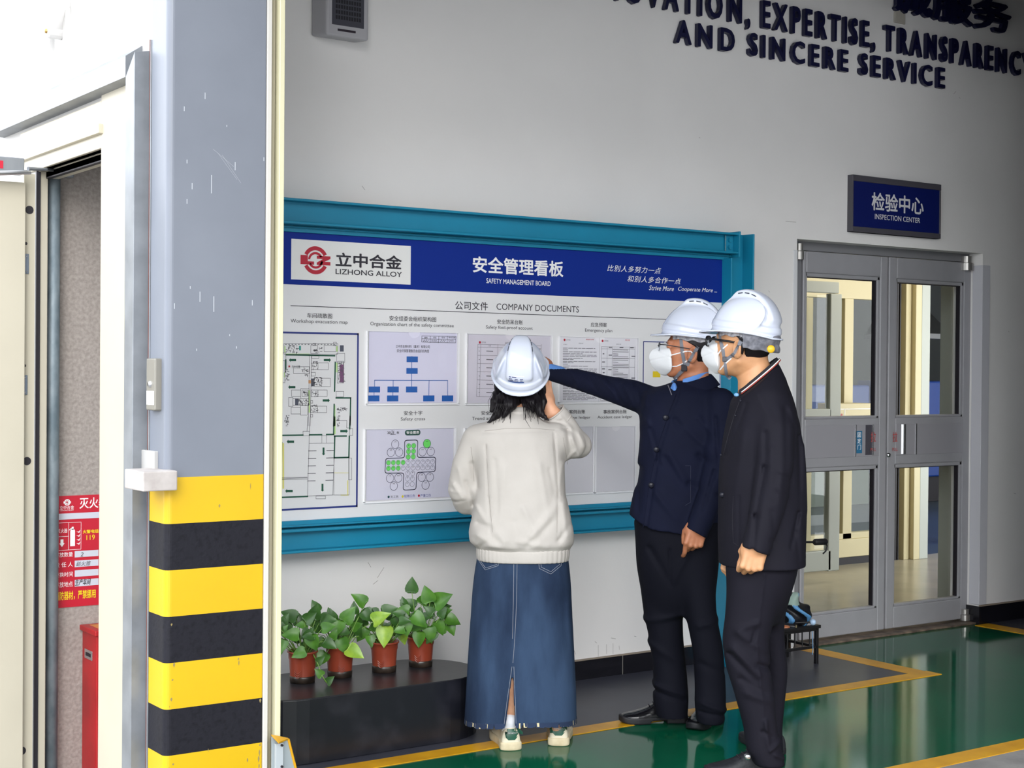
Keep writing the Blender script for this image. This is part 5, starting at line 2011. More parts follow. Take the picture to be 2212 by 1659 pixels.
def glasses(root, R, c, m_frame, thick=.0022, half=False):
    g = MB()
    ln = MB()
    T = lambda p: tuple(R @ (np.array(p) * 1.06) + c)
    for s in (-1, 1):
        out = []
        for k in range(17):
            a = 2 * PI * k / 16
            ex = .026 * np.sign(math.cos(a)) * abs(math.cos(a)) ** .6
            ez = .017 * np.sign(math.sin(a)) * abs(math.sin(a)) ** .6
            out.append((s * .033 + ex, (.124 - .10 * (s * ex) * .35 - abs(s * .033 + ex) * .06), .010 + ez))
        if half:
            g.tube([T(p) for p in out[0:9]], thick, 6)
            g.tube([T(p) for p in out], thick * .5, 6)
        else:
            g.tube([T(p) for p in out], thick, 8)
        ln.add([T(p) for p in out[:-1]], [tuple(range(16))])
        g.tube([T((s * .060, .119, .018)), T((s * .071, .095, .018)), T((s * .079, .02, .012)), T((s * .081, -.012, .008)), T((s * .080, -.03, -.012))], [thick * 1.2, thick * 1.1, thick, thick, thick], 8)
    g.tube([T((-.008, .126, .014)), T((0, .128, .016)), T((.008, .126, .014))], thick, 8)
    o = obj('spectacles', g, m_frame, root, smooth=True)
    obj('lens', ln, M_lens, o)
    return o


def eyes(root, R, c, s=1.06):
    for sd in (-1, 1):
        p = R @ (np.array([sd * .033, .0835, .012]) * s) + c
        v, f = surface(lambda Q: ball(Q, (0, 0, 0), .0115), (-.015,) * 3, (.015,) * 3, .0022)
        e = sculpt('eye', mat('eye_white', '#dfd9d2', .25), root, place((v, f), R, p))
        v, f = surface(lambda Q: np.maximum(ball(Q, (0, 0, 0), .0119), .0095 - Q[:, 1]), (-.015,) * 3, (.015,) * 3, .0016)
        sculpt('iris', mat('iris_brown', '#2a1a12', .2), e, place((v, f), R, p))


def shoe_fn(kind):
    def fn(Q):
        x, y, z = Q[:, 0], Q[:, 1], Q[:, 2]
        L = .29
        t = np.clip(y / L, -.05, 1.05)
        w = spline([-.05, 0, .12, .35, .55, .78, .95, 1.05], [.024, .033, .036, .035, .041, .045, .033, .020], t)
        cx = spline([0, .5, 1.0], [0, .004, -.002], t)
        top = spline([-.05, 0, .1, .3, .45, .62, .8, .95, 1.05], [.075, .086, .090, .098, .088, .064, .050, .042, .03], t)
        k = (np.abs((x - cx) / w) ** 2.6 + np.abs((z - .02) / np.maximum(top - .02, .01)) ** 2.4) ** (1 / 2.5)
        d = (k - 1) * .03
        e = np.maximum(-y - .004, y - L)
        d = smax(d, e, .02)
        d = smax(d, .018 - z, .004)
        return d
    return fn


def sole_fn(th, grow, heel=0.0):
    def fn(Q):
        x, y, z = Q[:, 0], Q[:, 1], Q[:, 2]
        L = .29
        t = np.clip(y / L, -.05, 1.05)
        w = spline([-.05, 0, .12, .35, .55, .78, .95, 1.05], [.025, .034, .037, .035, .042, .046, .034, .021], t) + grow
        cx = spline([0, .5, 1.0], [0, .004, -.002], t)
        d = np.abs(x - cx) - w
        d = smax(d, np.maximum(-y - .006 - grow, y - L - grow - .002), .03)
        up = .014 * np.clip((t - .8) / .2, 0, 1) ** 2
        d = smax(d, np.maximum(z - th - up * .6, up * .8 - z), .005)
        if heel:
            d = np.maximum(d, -np.maximum(np.abs(y - .125) - .035, z - heel))
        return d
    return fn


def shoe_meshes(h=.0042):
    return surface(shoe_fn(0), (-.06, -.03, 0), (.06, .31, .12), h)


# ================================================================ woman seen from behind
F = Fig(1118, 6.28)
wo = person('person in off-white jacket and long denim skirt seen from behind, in a white hard hat', F)
hc = F.L(1124, 806, .02)
HR = rotm(-.05, .56, .03)
hd_c = hc - HR @ np.array([0, -.012, .060])

shR, rsR = F.limb([(1198, 948, .0, 35), (1232, 960, .05, 34), (1250, 962, .09, 27)])
foR, rfR = F.limb([(1247, 962, .09, 27), (1222, 925, .07, 27), (1198, 893, .05, 25)])
shL, rsL = F.limb([(1034, 952, .0, 36), (1010, 1005, .0, 34), (1001, 1058, .02, 33), (1006, 1082, .07, 29), (1030, 1072, .22, 25)])
J = F.secs([(878, 1088, 1150, .02, .062), (892, 1078, 1160, .01, .075), (906, 1060, 1172, 0, .09), (920, 1036, 1192, 0, .105), (940, 1018, 1208, 0, .125), (970, 1016, 1216, 0, .14), (1010, 1024, 1218, 0, .145), (1060, 1026, 1222, 0, .15),
            (1110, 1020, 1232, 0, .158), (1155, 1014, 1240, 0, .168), (1172, 1018, 1238, 0, .165), (1183, 1029, 1231, 0, .15), (1194, 1031, 1229, 0, .148), (1208, 1033, 1227, 0, .147)])
JF = [(1050, 960, 1056, 1070, 3, -3.0), (1056, 1070, 1062, 1160, 3, -2.5), (1196, 935, 1204, 1060, 3, -3.0), (1204, 1060, 1202, 1150, 3, -2.0), (1045, 932, 1200, 928, 2.5, -2.2),
      (1150, 1150, 1205, 1080, 10, 7), (1140, 1168, 1190, 1120, 8, -6), (1090, 1160, 1060, 1120, 9, 6), (1035, 1150, 1075, 1170, 8, 6), (1035, 1125, 1070, 1135, 7, -5), (1215, 1085, 1222, 1150, 7, 6), (1205, 1160, 1228, 1130, 6, -5),
      (1020, 1000, 1032, 1050, 6, -6), (1022, 1060, 1012, 1100, 6, 5), (1008, 1040, 1022, 1090, 5, -5), (980, 1045, 1000, 1075, 5, 5), (1120, 1160, 1180, 1172, 7, 5), (1060, 1172, 1110, 1176, 6, 5), (1040, 1172, 1055, 1160, 5, -4),
      (1225, 930, 1235, 990, 5, -5), (1235, 945, 1250, 985, 4, 5), (1210, 900, 1235, 925, 4, 4), (1215, 925, 1240, 935, 4, -4), (1205, 905, 1222, 898, 3, 4), (1090, 1010, 1082, 1120, 7, 3), (1070, 990, 1076, 1100, 5, -2.5), (1165, 1000, 1180, 1090, 6, 3.5), (1186, 1010, 1196, 1060, 5, -3), (1130, 1090, 1165, 1160, 7, 4), (1110, 1120, 1120, 1165, 8, -3), (1215, 1000, 1205, 1060, 6, 4), (1030, 1090, 1050, 1120, 5, 4), (990, 1010, 1000, 1045, 5, 3), (975, 1060, 990, 1062, 3, 3), (980, 1085, 1004, 1080, 3, -3), (1250, 935, 1262, 965, 4, 4), (1240, 975, 1225, 995, 4, 4), (1150, 960, 1160, 1080, 14, 3), (1080, 940, 1090, 990, 9, -2.5)]


def jacket_w(P):
    d = loft(P, J, 2.5, .01)
    d = smin(d, chain(P, shL, rsL), .03)
    d = smin(d, chain(P, shR, rsR), .035)
    f = chain(P, foR, rfR)
    w0, w1 = foR[-2], foR[-1]
    ax = (w1 - w0) / np.linalg.norm(w1 - w0)
    f = np.maximum(f, ((P - w1.astype(f32)) @ ax.astype(f32)) - .004)
    f = np.maximum(f, -np.maximum(chain(P, foR[1:], [r - .006 for r in rfR[1:]]), -((P - w1.astype(f32)) @ ax.astype(f32)) - .05))
    d = smin(d, f, .02)
    return (d - 1.7 * F.folds(P, JF) - rumple(P, .0030, 20, 1)) * .8


jk = sculpt('jacket', M_jacket_w, wo, surface(jacket_w, (-.36, -.25, .70), (.40, .33, 1.47), .0058))
# hem band with gathers, collar, seams
HB = F.secs([(1181, 1029, 1231, 0, .152), (1196, 1029, 1230, 0, .152), (1209, 1031, 1228, 0, .150)])


def hemband(P):
    a = np.arctan2(P[:, 1], P[:, 0])
    g = .0012 * np.sin(a * 55) * np.clip(np.abs(np.cos(a)) * 1.6 - .4, 0, 1)
    return loft(P, HB, 2.5, .006) - g


sculpt('hem_band', M_jacket_w, jk, surface(hemband, (-.25, -.2, .70), (.26, .2, .86), .005))
p = F.L(1119, 897, .01)
collar(jk, 'collar', M_jacket_w, p[0], p[1], p[2], .073, .064, -PI * 1.42, PI * .42, .030, .026, .020, ty=.12)
st = MB()
for pts in ([(1047, 931), (1090, 926), (1150, 925), (1198, 929)], [(1050, 960), (1056, 1070), (1064, 1150)], [(1196, 938), (1204, 1060), (1203, 1150)], [(1017, 965), (1022, 1000), (1024, 1040)], [(1216, 945), (1222, 975), (1226, 1003)]):
    st.tube(on_cloth(F, jacket_w, pts, .0004), .0009, 5)
obj('seam', st, mat('seam_offwhite', '#9d9892', .9), jk)
cuff = MB()
w0, w1 = foR[-2], foR[-1]
ax = (w1 - w0) / np.linalg.norm(w1 - w0)
fr_ = frame(ax, (0, -1, 0))
for q in range(2):
    ring = [w1 + ax * (-.045 + q * .049) + (fr_[:, 0] * math.cos(t) + fr_[:, 2] * math.sin(t)) * (rfR[-1] * (1.04 + .04 * (1 - q))) for t in np.linspace(0, 2 * PI, 25)]
    cuff.tube(ring, .003, 6, cap=False)
obj('cuff_edge', cuff, M_jacket_w, jk, smooth=True)

# denim skirt
SK = F.secs([(1196, 1032, 1226, 0, .138), (1250, 1024, 1232, 0, .148), (1330, 1017, 1237, 0, .154), (1410, 1011, 1241, 0, .158), (1490, 1006, 1244, 0, .163), (1572, 1003, 1246, 0, .168)])
SF = [(1108, 1215, 1107, 1430, 2.2, 2.2), (1050, 1260, 1090, 1290, 10, 3), (1190, 1250, 1150, 1330, 12, 4), (1215, 1280, 1228, 1420, 8, -3), (1225, 1300, 1238, 1500, 6, 3), (1040, 1350, 1030, 1540, 12, 3), (1160, 1400, 1165, 1550, 14, 3), (1070, 1420, 1066, 1560, 10, -3), (1200, 1420, 1205, 1560, 12, -3)]
xs0, xs1a, xs1b = F.L(1107.5, 1432), F.L(1089, 1580), F.L(1113, 1580)
zhem = float(F.L(1100, 1573, -.165)[2])


def skirt(P):
    d = loft(P, SK, 2.3) - F.folds(P, SF) - rumple(P, .0012, 12, 3)
    s = np.maximum(d, -(d + .009))
    t = np.clip((xs0[2] - P[:, 2]) / (xs0[2] - xs1a[2]), -.2, 1.1)
    a = xs0[0] + (xs1a[0] - xs0[0]) * t
    b = xs0[0] + (xs1b[0] - xs0[0]) * t
    slit = np.maximum(np.maximum(a - P[:, 0], P[:, 0] - b), P[:, 1] - .0)
    s = np.maximum(s, -slit)
    return np.maximum(s, zhem + .010 * np.sin(P[:, 0] * 9 + 1) - P[:, 2]) * .9


sk = sculpt('skirt', M_denim, wo, surface(skirt, (-.27, -.22, .04), (.27, .22, .83), .005))
st = MB()
for pts in ([(1032, 1208), (1048, 1231), (1076, 1222), (1078, 1208)], [(1163, 1208), (1165, 1228), (1190, 1240), (1212, 1222), (1213, 1208)], [(1117, 1208), (1116, 1300), (1112, 1380), (1108, 1432)], [(1110, 1208), (1109, 1300), (1107, 1380)],
            [(1106, 1440), (1096, 1510), (1088, 1572)], [(1110, 1440), (1113, 1510), (1115, 1570)], [(1035, 1208), (1049, 1227), (1074, 1219)], [(1168, 1208), (1169, 1225), (1190, 1235), (1209, 1219)]):
    st.tube(on_cloth(F, lambda P: loft(P, SK, 2.3) - F.folds(P, SF) - rumple(P, .0012, 12, 3), pts, .0004, 8), .0009, 5)
obj('stitching', st, M_thread, sk)
fray, fray2 = MB(), MB()
random.seed(11)
cxh, cyh, rxh, ryh = SK[-1][1], SK[-1][2], SK[-1][3], SK[-1][4]
for k in range(420):
    a = random.uniform(0, 2 * PI)
    x = cxh + rxh * np.sign(math.cos(a)) * abs(math.cos(a)) ** (2 / 2.3)
    y = cyh + ryh * np.sign(math.sin(a)) * abs(math.sin(a)) ** (2 / 2.3)
    if y < 0 and xs1a[0] - .004 < x < xs1b[0] + .004:
        continue
    z0 = zhem + .010 * math.sin(x * 9 + 1)
    w, l = random.uniform(.003, .009), random.uniform(.003, .010)
    tx_, ty_ = -math.sin(a) * w, math.cos(a) * w
    o_ = (x * .003, y * .003)
    (fray if random.random() < .93 else fray2).add([(x - tx_, y - ty_, z0 + .012), (x + tx_, y + ty_, z0 + .012), (x + tx_ * .8 + o_[0], y + ty_ * .8 + o_[1], z0 - l), (x - tx_ * .8 + o_[0], y - ty_ * .8 + o_[1], z0 - l * .9)], [(0, 1, 2, 3)])
obj('frayed_hem', fray, mat('denim_dark', '#22324f', .9), sk)
obj('frayed_patch', fray2, mat('fray_cream', '#cfc39a', .9), sk)

# body: head and neck, legs, hands
legL = [F.L(1104, 1400, -.06), F.L(1103, 1470, -.075), F.L(1103, 1545, -.075), F.L(1104, 1600, -.07)]
legR = [F.L(1196, 1400, -.04), F.L(1199, 1470, -.05), F.L(1202, 1545, -.03), F.L(1204, 1595, -.01)]
HRT = np.array(HR, f32)


def w_head(P):
    d = head_fn((P - hd_c.astype(f32)) @ HRT) 
    return smin(d, chain(P, [hd_c + np.array([0, .0, -.06]), F.L(1120, 892, .02), F.L(1120, 930, .02)], [.052, .052, .07]), .02)


lg = lambda P: np.minimum(chain(P, [F.L(1100, 1180), F.L(1098, 1300)] + legL, [.07, .06, .050, .052, .036, .034]), chain(P, [F.L(1170, 1180), F.L(1185, 1300)] + legR, [.07, .06, .050, .052, .036, .034]))
hR = frame((-.22, .10, 1), (.75, -.68, .1))
haR = hand_at(hand_fn([(.9, 1.2, .5), (.95, 1.2, .5), (1.0, 1.2, .5), (1.05, 1.1, .5)], s=.98, thumb=((.030, .020, -.006), (.050, .045, -.022), (.050, .068, -.040), (.042, .086, -.055))), hR, F.L(1184, 872, .055))
hL = frame((.35, .75, .45), (-.5, -.4, .8))
haL = hand_at(hand_fn(relaxed(1.3), s=.95), hL, F.L(1046, 1060, .32))
inner = lambda P: np.minimum(np.minimum(chain(P, [F.L(1120, 925, .02), F.L(1120, 1010), F.L(1120, 1180)], [.07, .085, .085]), chain(P, [F.L(1120, 945), shR[0], shR[1], foR[0], foR[-1], F.L(1186, 880, .055)], [.05, .045, .04, .034, .028, .026])), chain(P, [F.L(1120, 945), shL[0], shL[1], shL[2], shL[3], F.L(1046, 1062, .30)], [.05, .045, .04, .036, .034, .026]))
sculpt('body', M_skin_w, wo, surface(union(near(w_head, hd_c + np.array([0, 0, -.04]), .30), inner, lg, haR, haL), (-.30, -.24, .02), (.33, .52, 1.72), .0032))
# hidden torso keeps the head, arms and legs one figure under the clothes
# hair
locks = []
random.seed(5)
hb = []
for pts, rs in (([(1088, 862, -.02), (1083, 880, -.045), (1073, 897, -.06), (1054, 913, -.07)], [.030, .026, .017, .004]), ([(1152, 862, -.02), (1158, 875, -.04), (1168, 893, -.05), (1184, 907, -.06)], [.030, .024, .016, .004]),
                ([(1106, 868, -.04), (1100, 876, -.075), (1088, 898, -.08)], [.030, .028, .010]), ([(1140, 868, -.04), (1148, 872, -.06), (1152, 886, -.06)], [.026, .022, .010]),
                ([(1078, 852, .03), (1070, 868, .0), (1062, 888, -.01)], [.026, .022, .008]), ([(1166, 852, .03), (1172, 868, .0), (1172, 884, -.02)], [.024, .020, .008])):
    hb.append(([F.L(*q) for q in pts], rs))


def hair_fn(P):
    d = smax(w_head(P) - .007, ((P - hd_c.astype(f32)) @ HRT)[:, 1] - .03, .01)
    d = np.maximum(d, -(P[:, 2] - float(F.L(1120, 872)[2])))
    for pts, rs in hb:
        d = smin(d, chain(P, pts, rs), .012)
    return d - .0016 * np.sin(P[:, 0] * 420 + 4 * np.sin(P[:, 2] * 30))


hr = sculpt('hair', M_hair, wo, surface(hair_fn, hd_c + np.array([-.18, -.2, -.24]), hd_c + np.array([.18, .14, .15]), .004))
sr = MB()
for k in range(70):
    s_ = random.choice([-1, -1, 1])
    u0 = 1118 + s_ * random.uniform(8, 44)
    du = s_ * random.uniform(2, 18) + random.uniform(-8, 4)
    v1 = 905 + random.uniform(-18, 16)
    dd = random.uniform(-.10, -.06)
    q = [F.L(u0, 862, -.055), F.L(u0 + du * .2, 872, dd), F.L(u0 + du * .6, (v1 + 872) / 2, dd - .01), F.L(u0 + du, v1, dd - .01 + random.uniform(0, .03))]
    sr.tube(q, [.0016, .0016, .0012, .0004], 5)
sr.tube([F.L(1141, 868, -.07), F.L(1136, 890, -.12), F.L(1134, 905, -.135), F.L(1146, 925, -.14)], [.002, .0018, .0014, .0004], 5)
sr.tube([F.L(1066, 845, 0), F.L(1054, 868, -.02), F.L(1058, 892, -.03)], [.0008, .0008, .0004], 5)
obj('hair_strands', sr, M_hair, hr)

wh = put_hat(F, wo, HR, hc)
# name sticker on the back of the hat
sk_ = MB()
Tq = lambda x, z: hat_to_world(HR, hc, (x, -.136 * math.sqrt(max(0, 1 - (x / .1115) ** 2 - (z / .1455) ** 2)) - .0075, z))
def hat_back(x, z):
    ts = np.linspace(-.19, -.05, 200)
    P = np.stack([np.full(200, x), ts, np.full(200, z)], 1).astype(f32)
    i = int(np.argmax(hat_fn(P) < 0))
    return hat_to_world(HR, hc, (x, ts[i] - .0012, z))
def sticker(x0, x1, z0, z1, e=0.0, n=6):
    m = MB()
    vs = []
    for i in range(n + 1):
        for z in (z0, z1):
            q = hat_back(x0 + (x1 - x0) * i / n, z)
            vs.append(q + HR @ np.array([0, -e, 0]))
    m.add(vs, [(2 * i, 2 * i + 2, 2 * i + 3, 2 * i + 1) for i in range(n)])
    return m
obj('name_sticker', sticker(-.046, .020, .036, .068), M_white, wh)
obj('sticker_band', sticker(-.046, .020, .036, .042, .0006), mat('sticker_navy', '#2a4c92', .5), wh)
lt = MB()
for (x0, x1, z) in ((-.042, -.034, .0625), (-.030, -.012, .0625), (-.042, -.028, .0545), (-.018, -.006, .0545), (.003, .016, .0545), (-.042, -.024, .0475), (-.019, -.004, .0475), (.004, .014, .0475)):
    m_ = sticker(x0, x1, z - .0016, z + .0016, .0008, 2)
    lt.add(m_.v, m_.f)
obj('sticker_print', lt, mat('sticker_ink', '#39406e', .6), wh)
# chin strap behind the ear
cs = MB()
cs.ribbon([F.L(1157, 848, -.03), F.L(1160, 870, -.04), F.L(1162, 884, -.045)], (.5, -.9, 0), .012, .002)
obj('chin_strap', cs, M_strap, wh)

# sneakers and socks
M_canvas = mat('sneaker_cream', '#d9d0b8', .6)
M_rubber = mat('sneaker_sole', '#d6c9aa', .7, col2='#c2b391', vscale=20)
M_heel = mat('heel_green', '#17503c', .4)
up_v, up_f = shoe_meshes()
so_v, so_f = surface(sole_fn(.030, .004), (-.07, -.03, -.01), (.07, .32, .07), .004)
for nm, u, v, yaw in (('left', 1106, 1623, .20), ('right', 1206, 1613, -.05)):
    gx_, gy_ = G(u, v)
    q = (np.array([gx_, gy_, 0]) - F.O) @ F.R
    R_ = rotm(yaw)
    c_ = q + R_ @ np.array([0, .012, 0])
    sc = .88
    upz = (up_v * np.array([1.08, .90, 1.05]), up_f)
    s_ = sculpt('sneaker', M_canvas, wo, place(upz, R_, c_))
    soz = (so_v * np.array([1.10, .90, 1.15]), so_f)
    sculpt('sole', M_rubber, s_, place(soz, R_, c_))
    ht = MB()
    grid = []
    sfn = shoe_fn(0)
    nrow = 5
    for j in range(nrow):
        z = .044 + j * .011
        wz = (.014, .024, .034, .036, .036)[j]
        for i in range(9):
            x = (-1 + 2 * i / 8) * wz
            ts = np.linspace(-.05, .06, 160)
            P = np.stack([np.full(160, x / 1.08), ts / .90, np.full(160, z / 1.05)], 1).astype(f32)
            k = int(np.argmax(sfn(P) < 0))
            grid.append(R_ @ np.array([x, ts[k] - .0015, z]) + c_)
    ht.add(grid, [(j * 9 + i, j * 9 + i + 1, j * 9 + i + 10, j * 9 + i + 9) for j in range(nrow - 1) for i in range(8)])
    obj('heel_patch', ht, M_heel, s_, smooth=True)
    tx = MB()
    vv, ff, lo_, hi_ = glyphs('SAMACHI', bold=.01, res=2)
    tx.add([R_ @ np.array([-.017 + (p_[0] - lo_[0]) / (hi_[0] - lo_[0]) * .034, -.0095 + abs(-.017 + (p_[0] - lo_[0]) / (hi_[0] - lo_[0]) * .034) ** 2 * 9, .070 + (p_[1] - lo_[1]) / (hi_[1] - lo_[1]) * .007]) + c_ for p_ in vv], ff)
    obj('heel_lettering', tx, M_white, s_)
    ank = legL[-1] if nm == 'left' else legR[-1]
    sculpt('sock', mat('sock_white', '#e3e4ea', .85), wo, surface(lambda P: chain(P, [c_ + R_ @ np.array([0, .052, .05]), c_ + R_ @ np.array([0, .038, .112])], [.030, .035]), c_ - .12, c_ + .2, .005))

# ================================================================ man with outstretched arm
F1 = Fig(1468, 6.55)
m1 = person('person in navy coat pointing at the board with an outstretched arm', F1)
R1 = rotm(math.radians(84), .07, .0)
c1 = F1.L(1488, 759, 0.0)
S1 = 1.06
R1T = np.array(R1, f32)
tor = F1.secs([(822, 1462, 1532, .0, .062), (832, 1436, 1546, 0, .085), (846, 1408, 1566, 0, .115), (866, 1392, 1580, 0, .135), (900, 1384, 1584, 0, .148), (950, 1382, 1580, 0, .15), (1000, 1377, 1573, 0, .148), (1050, 1370, 1566, 0, .148), (1100, 1362, 1560, 0, .152), (1170, 1354, 1552, 0, .155)])
aR, arR = F1.limb([(1412, 870, .06, 34), (1366, 853, .13, 33), (1306, 837, .23, 26.5), (1252, 820.5, .33, 23), (1190, 804, .43, 19.5)])
aL, arL = F1.limb([(1556, 872, -.10, 34), (1560, 940, -.13, 33), (1548, 1020, -.15, 31), (1530, 1085, -.17, 27), (1499, 1162, -.19, 23)])
hem1 = [(1340, 1112), (1357, 1117), (1376, 1131), (1394, 1142), (1440, 1150), (1480, 1157), (1520, 1156), (1570, 1148)]
hx_ = [float(F1.L(u, v)[0]) for u, v in hem1]
hz_ = [float(F1.L(u, v, -.15)[2]) for u, v in hem1]
K1 = [(1466, 832, 1438, 902, 3, -3.5), (1438, 902, 1418, 971, 3, -3.5), (1418, 971, 1404, 1050, 3, -3.5), (1404, 1050, 1390, 1140, 3, -4), (1394, 905, 1412, 985, 6, 5), (1400, 925, 1420, 1000, 5, -5), (1450, 905, 1500, 960, 7, -5), (1470, 925, 1530, 975, 8, 5),
      (1440, 980, 1475, 1035, 8, 5), (1480, 1040, 1500, 1050, 8, -5), (1430, 985, 1460, 1040, 6, -4), (1410, 1060, 1450, 1110, 8, 5), (1535, 900, 1538, 1000, 4, -6), (1530, 1010, 1505, 1090, 4, -6), (1376, 830, 1388, 885, 4, -5), (1396, 850, 1385, 890, 5, 5), (1350, 830, 1370, 880, 4, 4),
      (1300, 815, 1330, 850, 4, 4), (1322, 822, 1345, 872, 4, -4), (1240, 800, 1255, 840, 4, 3), (1275, 812, 1300, 850, 4, -3), (1500, 900, 1525, 930, 6, 4), (1500, 980, 1530, 1000, 6, -4), (1550, 1000, 1535, 1030, 5, 4), (1535, 1060, 1555, 1080, 5, -4), (1380, 1010, 1376, 1100, 6, -5)]


def coat1(P):
    d = loft(P, tor, 2.3, .01)
    d = np.maximum(d, spline(hx_, hz_, P[:, 0]) - P[:, 2])
    e = chain(P, aR, arR)
    ax = (aR[-1] - aR[-2]) / np.linalg.norm(aR[-1] - aR[-2])
    e = np.maximum(e, (P - aR[-1].astype(f32)) @ ax.astype(f32))
    d = smin(d, e, .045)
    g_ = chain(P, aL, arL)
    a2 = (aL[-1] - aL[-2]) / np.linalg.norm(aL[-1] - aL[-2])
    a2 = a2 + np.array([.0, 0, 0])
    g_ = np.maximum(g_, (P - (F1.L(1503, 1150, -.19)).astype(f32)) @ (np.array([-.48, 0, -.88], f32)))
    d = smin(d, g_, .018)
    return (d - 2.2 * F1.folds(P, K1) - rumple(P, .0016, 16, 5)) * .85


ct = sculpt('coat', M_coat_a, m1, surface(coat1, F1.L(1180, 1190) * [1, 0, 1] + [0, -.4, 0], F1.L(1610, 800) * [1, 0, 1] + [0, .6, 0], .0062))
p = F1.L(1492, 832, 0)
collar(ct, 'collar', M_coat_a, p[0], p[1], p[2], .080, .068, -PI * .62, PI * 1.12, .026, .060, .050, tx=.30, ty=.05, point=.012)
bt = MB()
for u, v in ((1438, 902), (1418, 971), (1407, 1048)):
    q = hit(F1, coat1, u, v, .0)
    bt = MB().lathe([(0, .007), (.009, .007), (.0125, .004), (.0125, -.004)], tuple(q), 18, 'Y')
    obj('button', bt, M_button, ct, smooth=True)
pk = MB()
pk.tube(on_cloth(F1, coat1, [(1480, 1006), (1492, 1006), (1492, 1085), (1480, 1092)], .0005), .0011, 5)
obj('pocket_welt', pk, mat('welt_navy', '#262a40', .7), ct)
fl_ = MB()
fl_.tube(on_cloth(F1, coat1, [(1461, 850), (1446, 888), (1428, 940), (1412, 1000), (1400, 1060), (1389, 1140)], .0004), .0016, 5)
obj('front_edge', fl_, M_coat_a, ct)
zp_ = MB().tube(on_cloth(F1, coat1, [(1443, 832), (1447, 842), (1451, 853)], .004), .002, 5)
obj('collar_zip', zp_, mat('zip_grey', '#8a8a92', .4, .5), ct)
# shirt at neck and cuff
p2 = F1.L(1490, 828, 0)
sh = collar(m1, 'shirt_collar', M_shirt, p2[0], p2[1], p2[2], .071, .060, -PI * .66, PI * 1.10, .036, .030, .010, tx=.32, ty=.05, th=.003)
sculpt('shirt_front', M_shirt, m1, surface(lambda P: ell(P, F1.L(1456, 843, -.07), (.013, .03, .034)), F1.L(1456, 843, -.07) - .08, F1.L(1456, 843, -.07) + .08, .004))
axr = (aR[-1] - aR[-2]) / np.linalg.norm(aR[-1] - aR[-2])
sculpt('shirt_cuff', M_shirt, m1, surface(lambda P: np.maximum(np.maximum(cap(P, aR[-1] - axr * .05, aR[-1] + axr * .012, arR[-1] - .001), (P - (aR[-1] + axr * .010).astype(f32)) @ axr.astype(f32)), -cap(P, aR[-1] - axr * .0, aR[-1] + axr * .2, arR[-1] - .007)), aR[-1] - .1, aR[-1] + .1, .0034))

# trousers
lgA = F1.secs([(1130, 1376, 1474, .03, .10), (1230, 1379, 1473, .04, .098), (1320, 1391, 1474, .05, .088), (1400, 1406, 1478, .06, .080), (1470, 1411, 1484, .06, .077), (1510, 1411, 1486, .06, .078), (1548, 1419, 1484, .06, .074)])
lgB = F1.secs([(1130, 1456, 1553, -.03, .10), (1230, 1464, 1546, -.04, .095), (1320, 1480, 1547, -.06, .085), (1400, 1495, 1561, -.08, .078), (1480, 1501, 1567, -.09, .076), (1525, 1501, 1567, -.10, .078), (1560, 1505, 1564, -.10, .074)])
pv = F1.secs([(1080, 1374, 1550, 0, .13), (1160, 1376, 1552, 0, .135), (1235, 1384, 1546, 0, .115), (1285, 1402, 1534, 0, .085), (1325, 1432, 1512, 0, .05)])
T1 = [(1395, 1340, 1470, 1325, 7, 4), (1400, 1390, 1470, 1430, 8, 4), (1415, 1480, 1480, 1500, 5, 5), (1418, 1495, 1478, 1515, 4, -5), (1505, 1500, 1560, 1520, 5, 5), (1505, 1520, 1560, 1530, 4, -4), (1400, 1180, 1440, 1250, 7, -4), (1480, 1180, 1450, 1250, 7, 4), (1500, 1340, 1545, 1330, 7, 4), (1505, 1420, 1555, 1440, 7, -3), (1440, 1180, 1444, 1260, 3, -3)]


def trs1(P):
    d = smin(smin(loft(P, lgA, 2.2, .01), loft(P, lgB, 2.2, .01), .012), loft(P, pv, 2.3, .03), .04)
    return (d - 2.4 * F1.folds(P, T1) - rumple(P, .0018, 14, 8)) * .85


sculpt('trousers', M_trs_a, m1, surface(trs1, (-.26, -.28, .04), (.26, .26, 1.02), .0066))


def head1(P, R=R1T, c=c1, s=S1):
    return head_fn(((P - c.astype(f32)) @ R) / s) * s


nk1 = [c1 + np.array([.022, 0, -.07]), F1.L(1500, 805, 0), F1.L(1500, 850, 0)]


def headneck1(P):
    return smin(head1(P), chain(P, nk1, [.062, .061, .075]), .022)


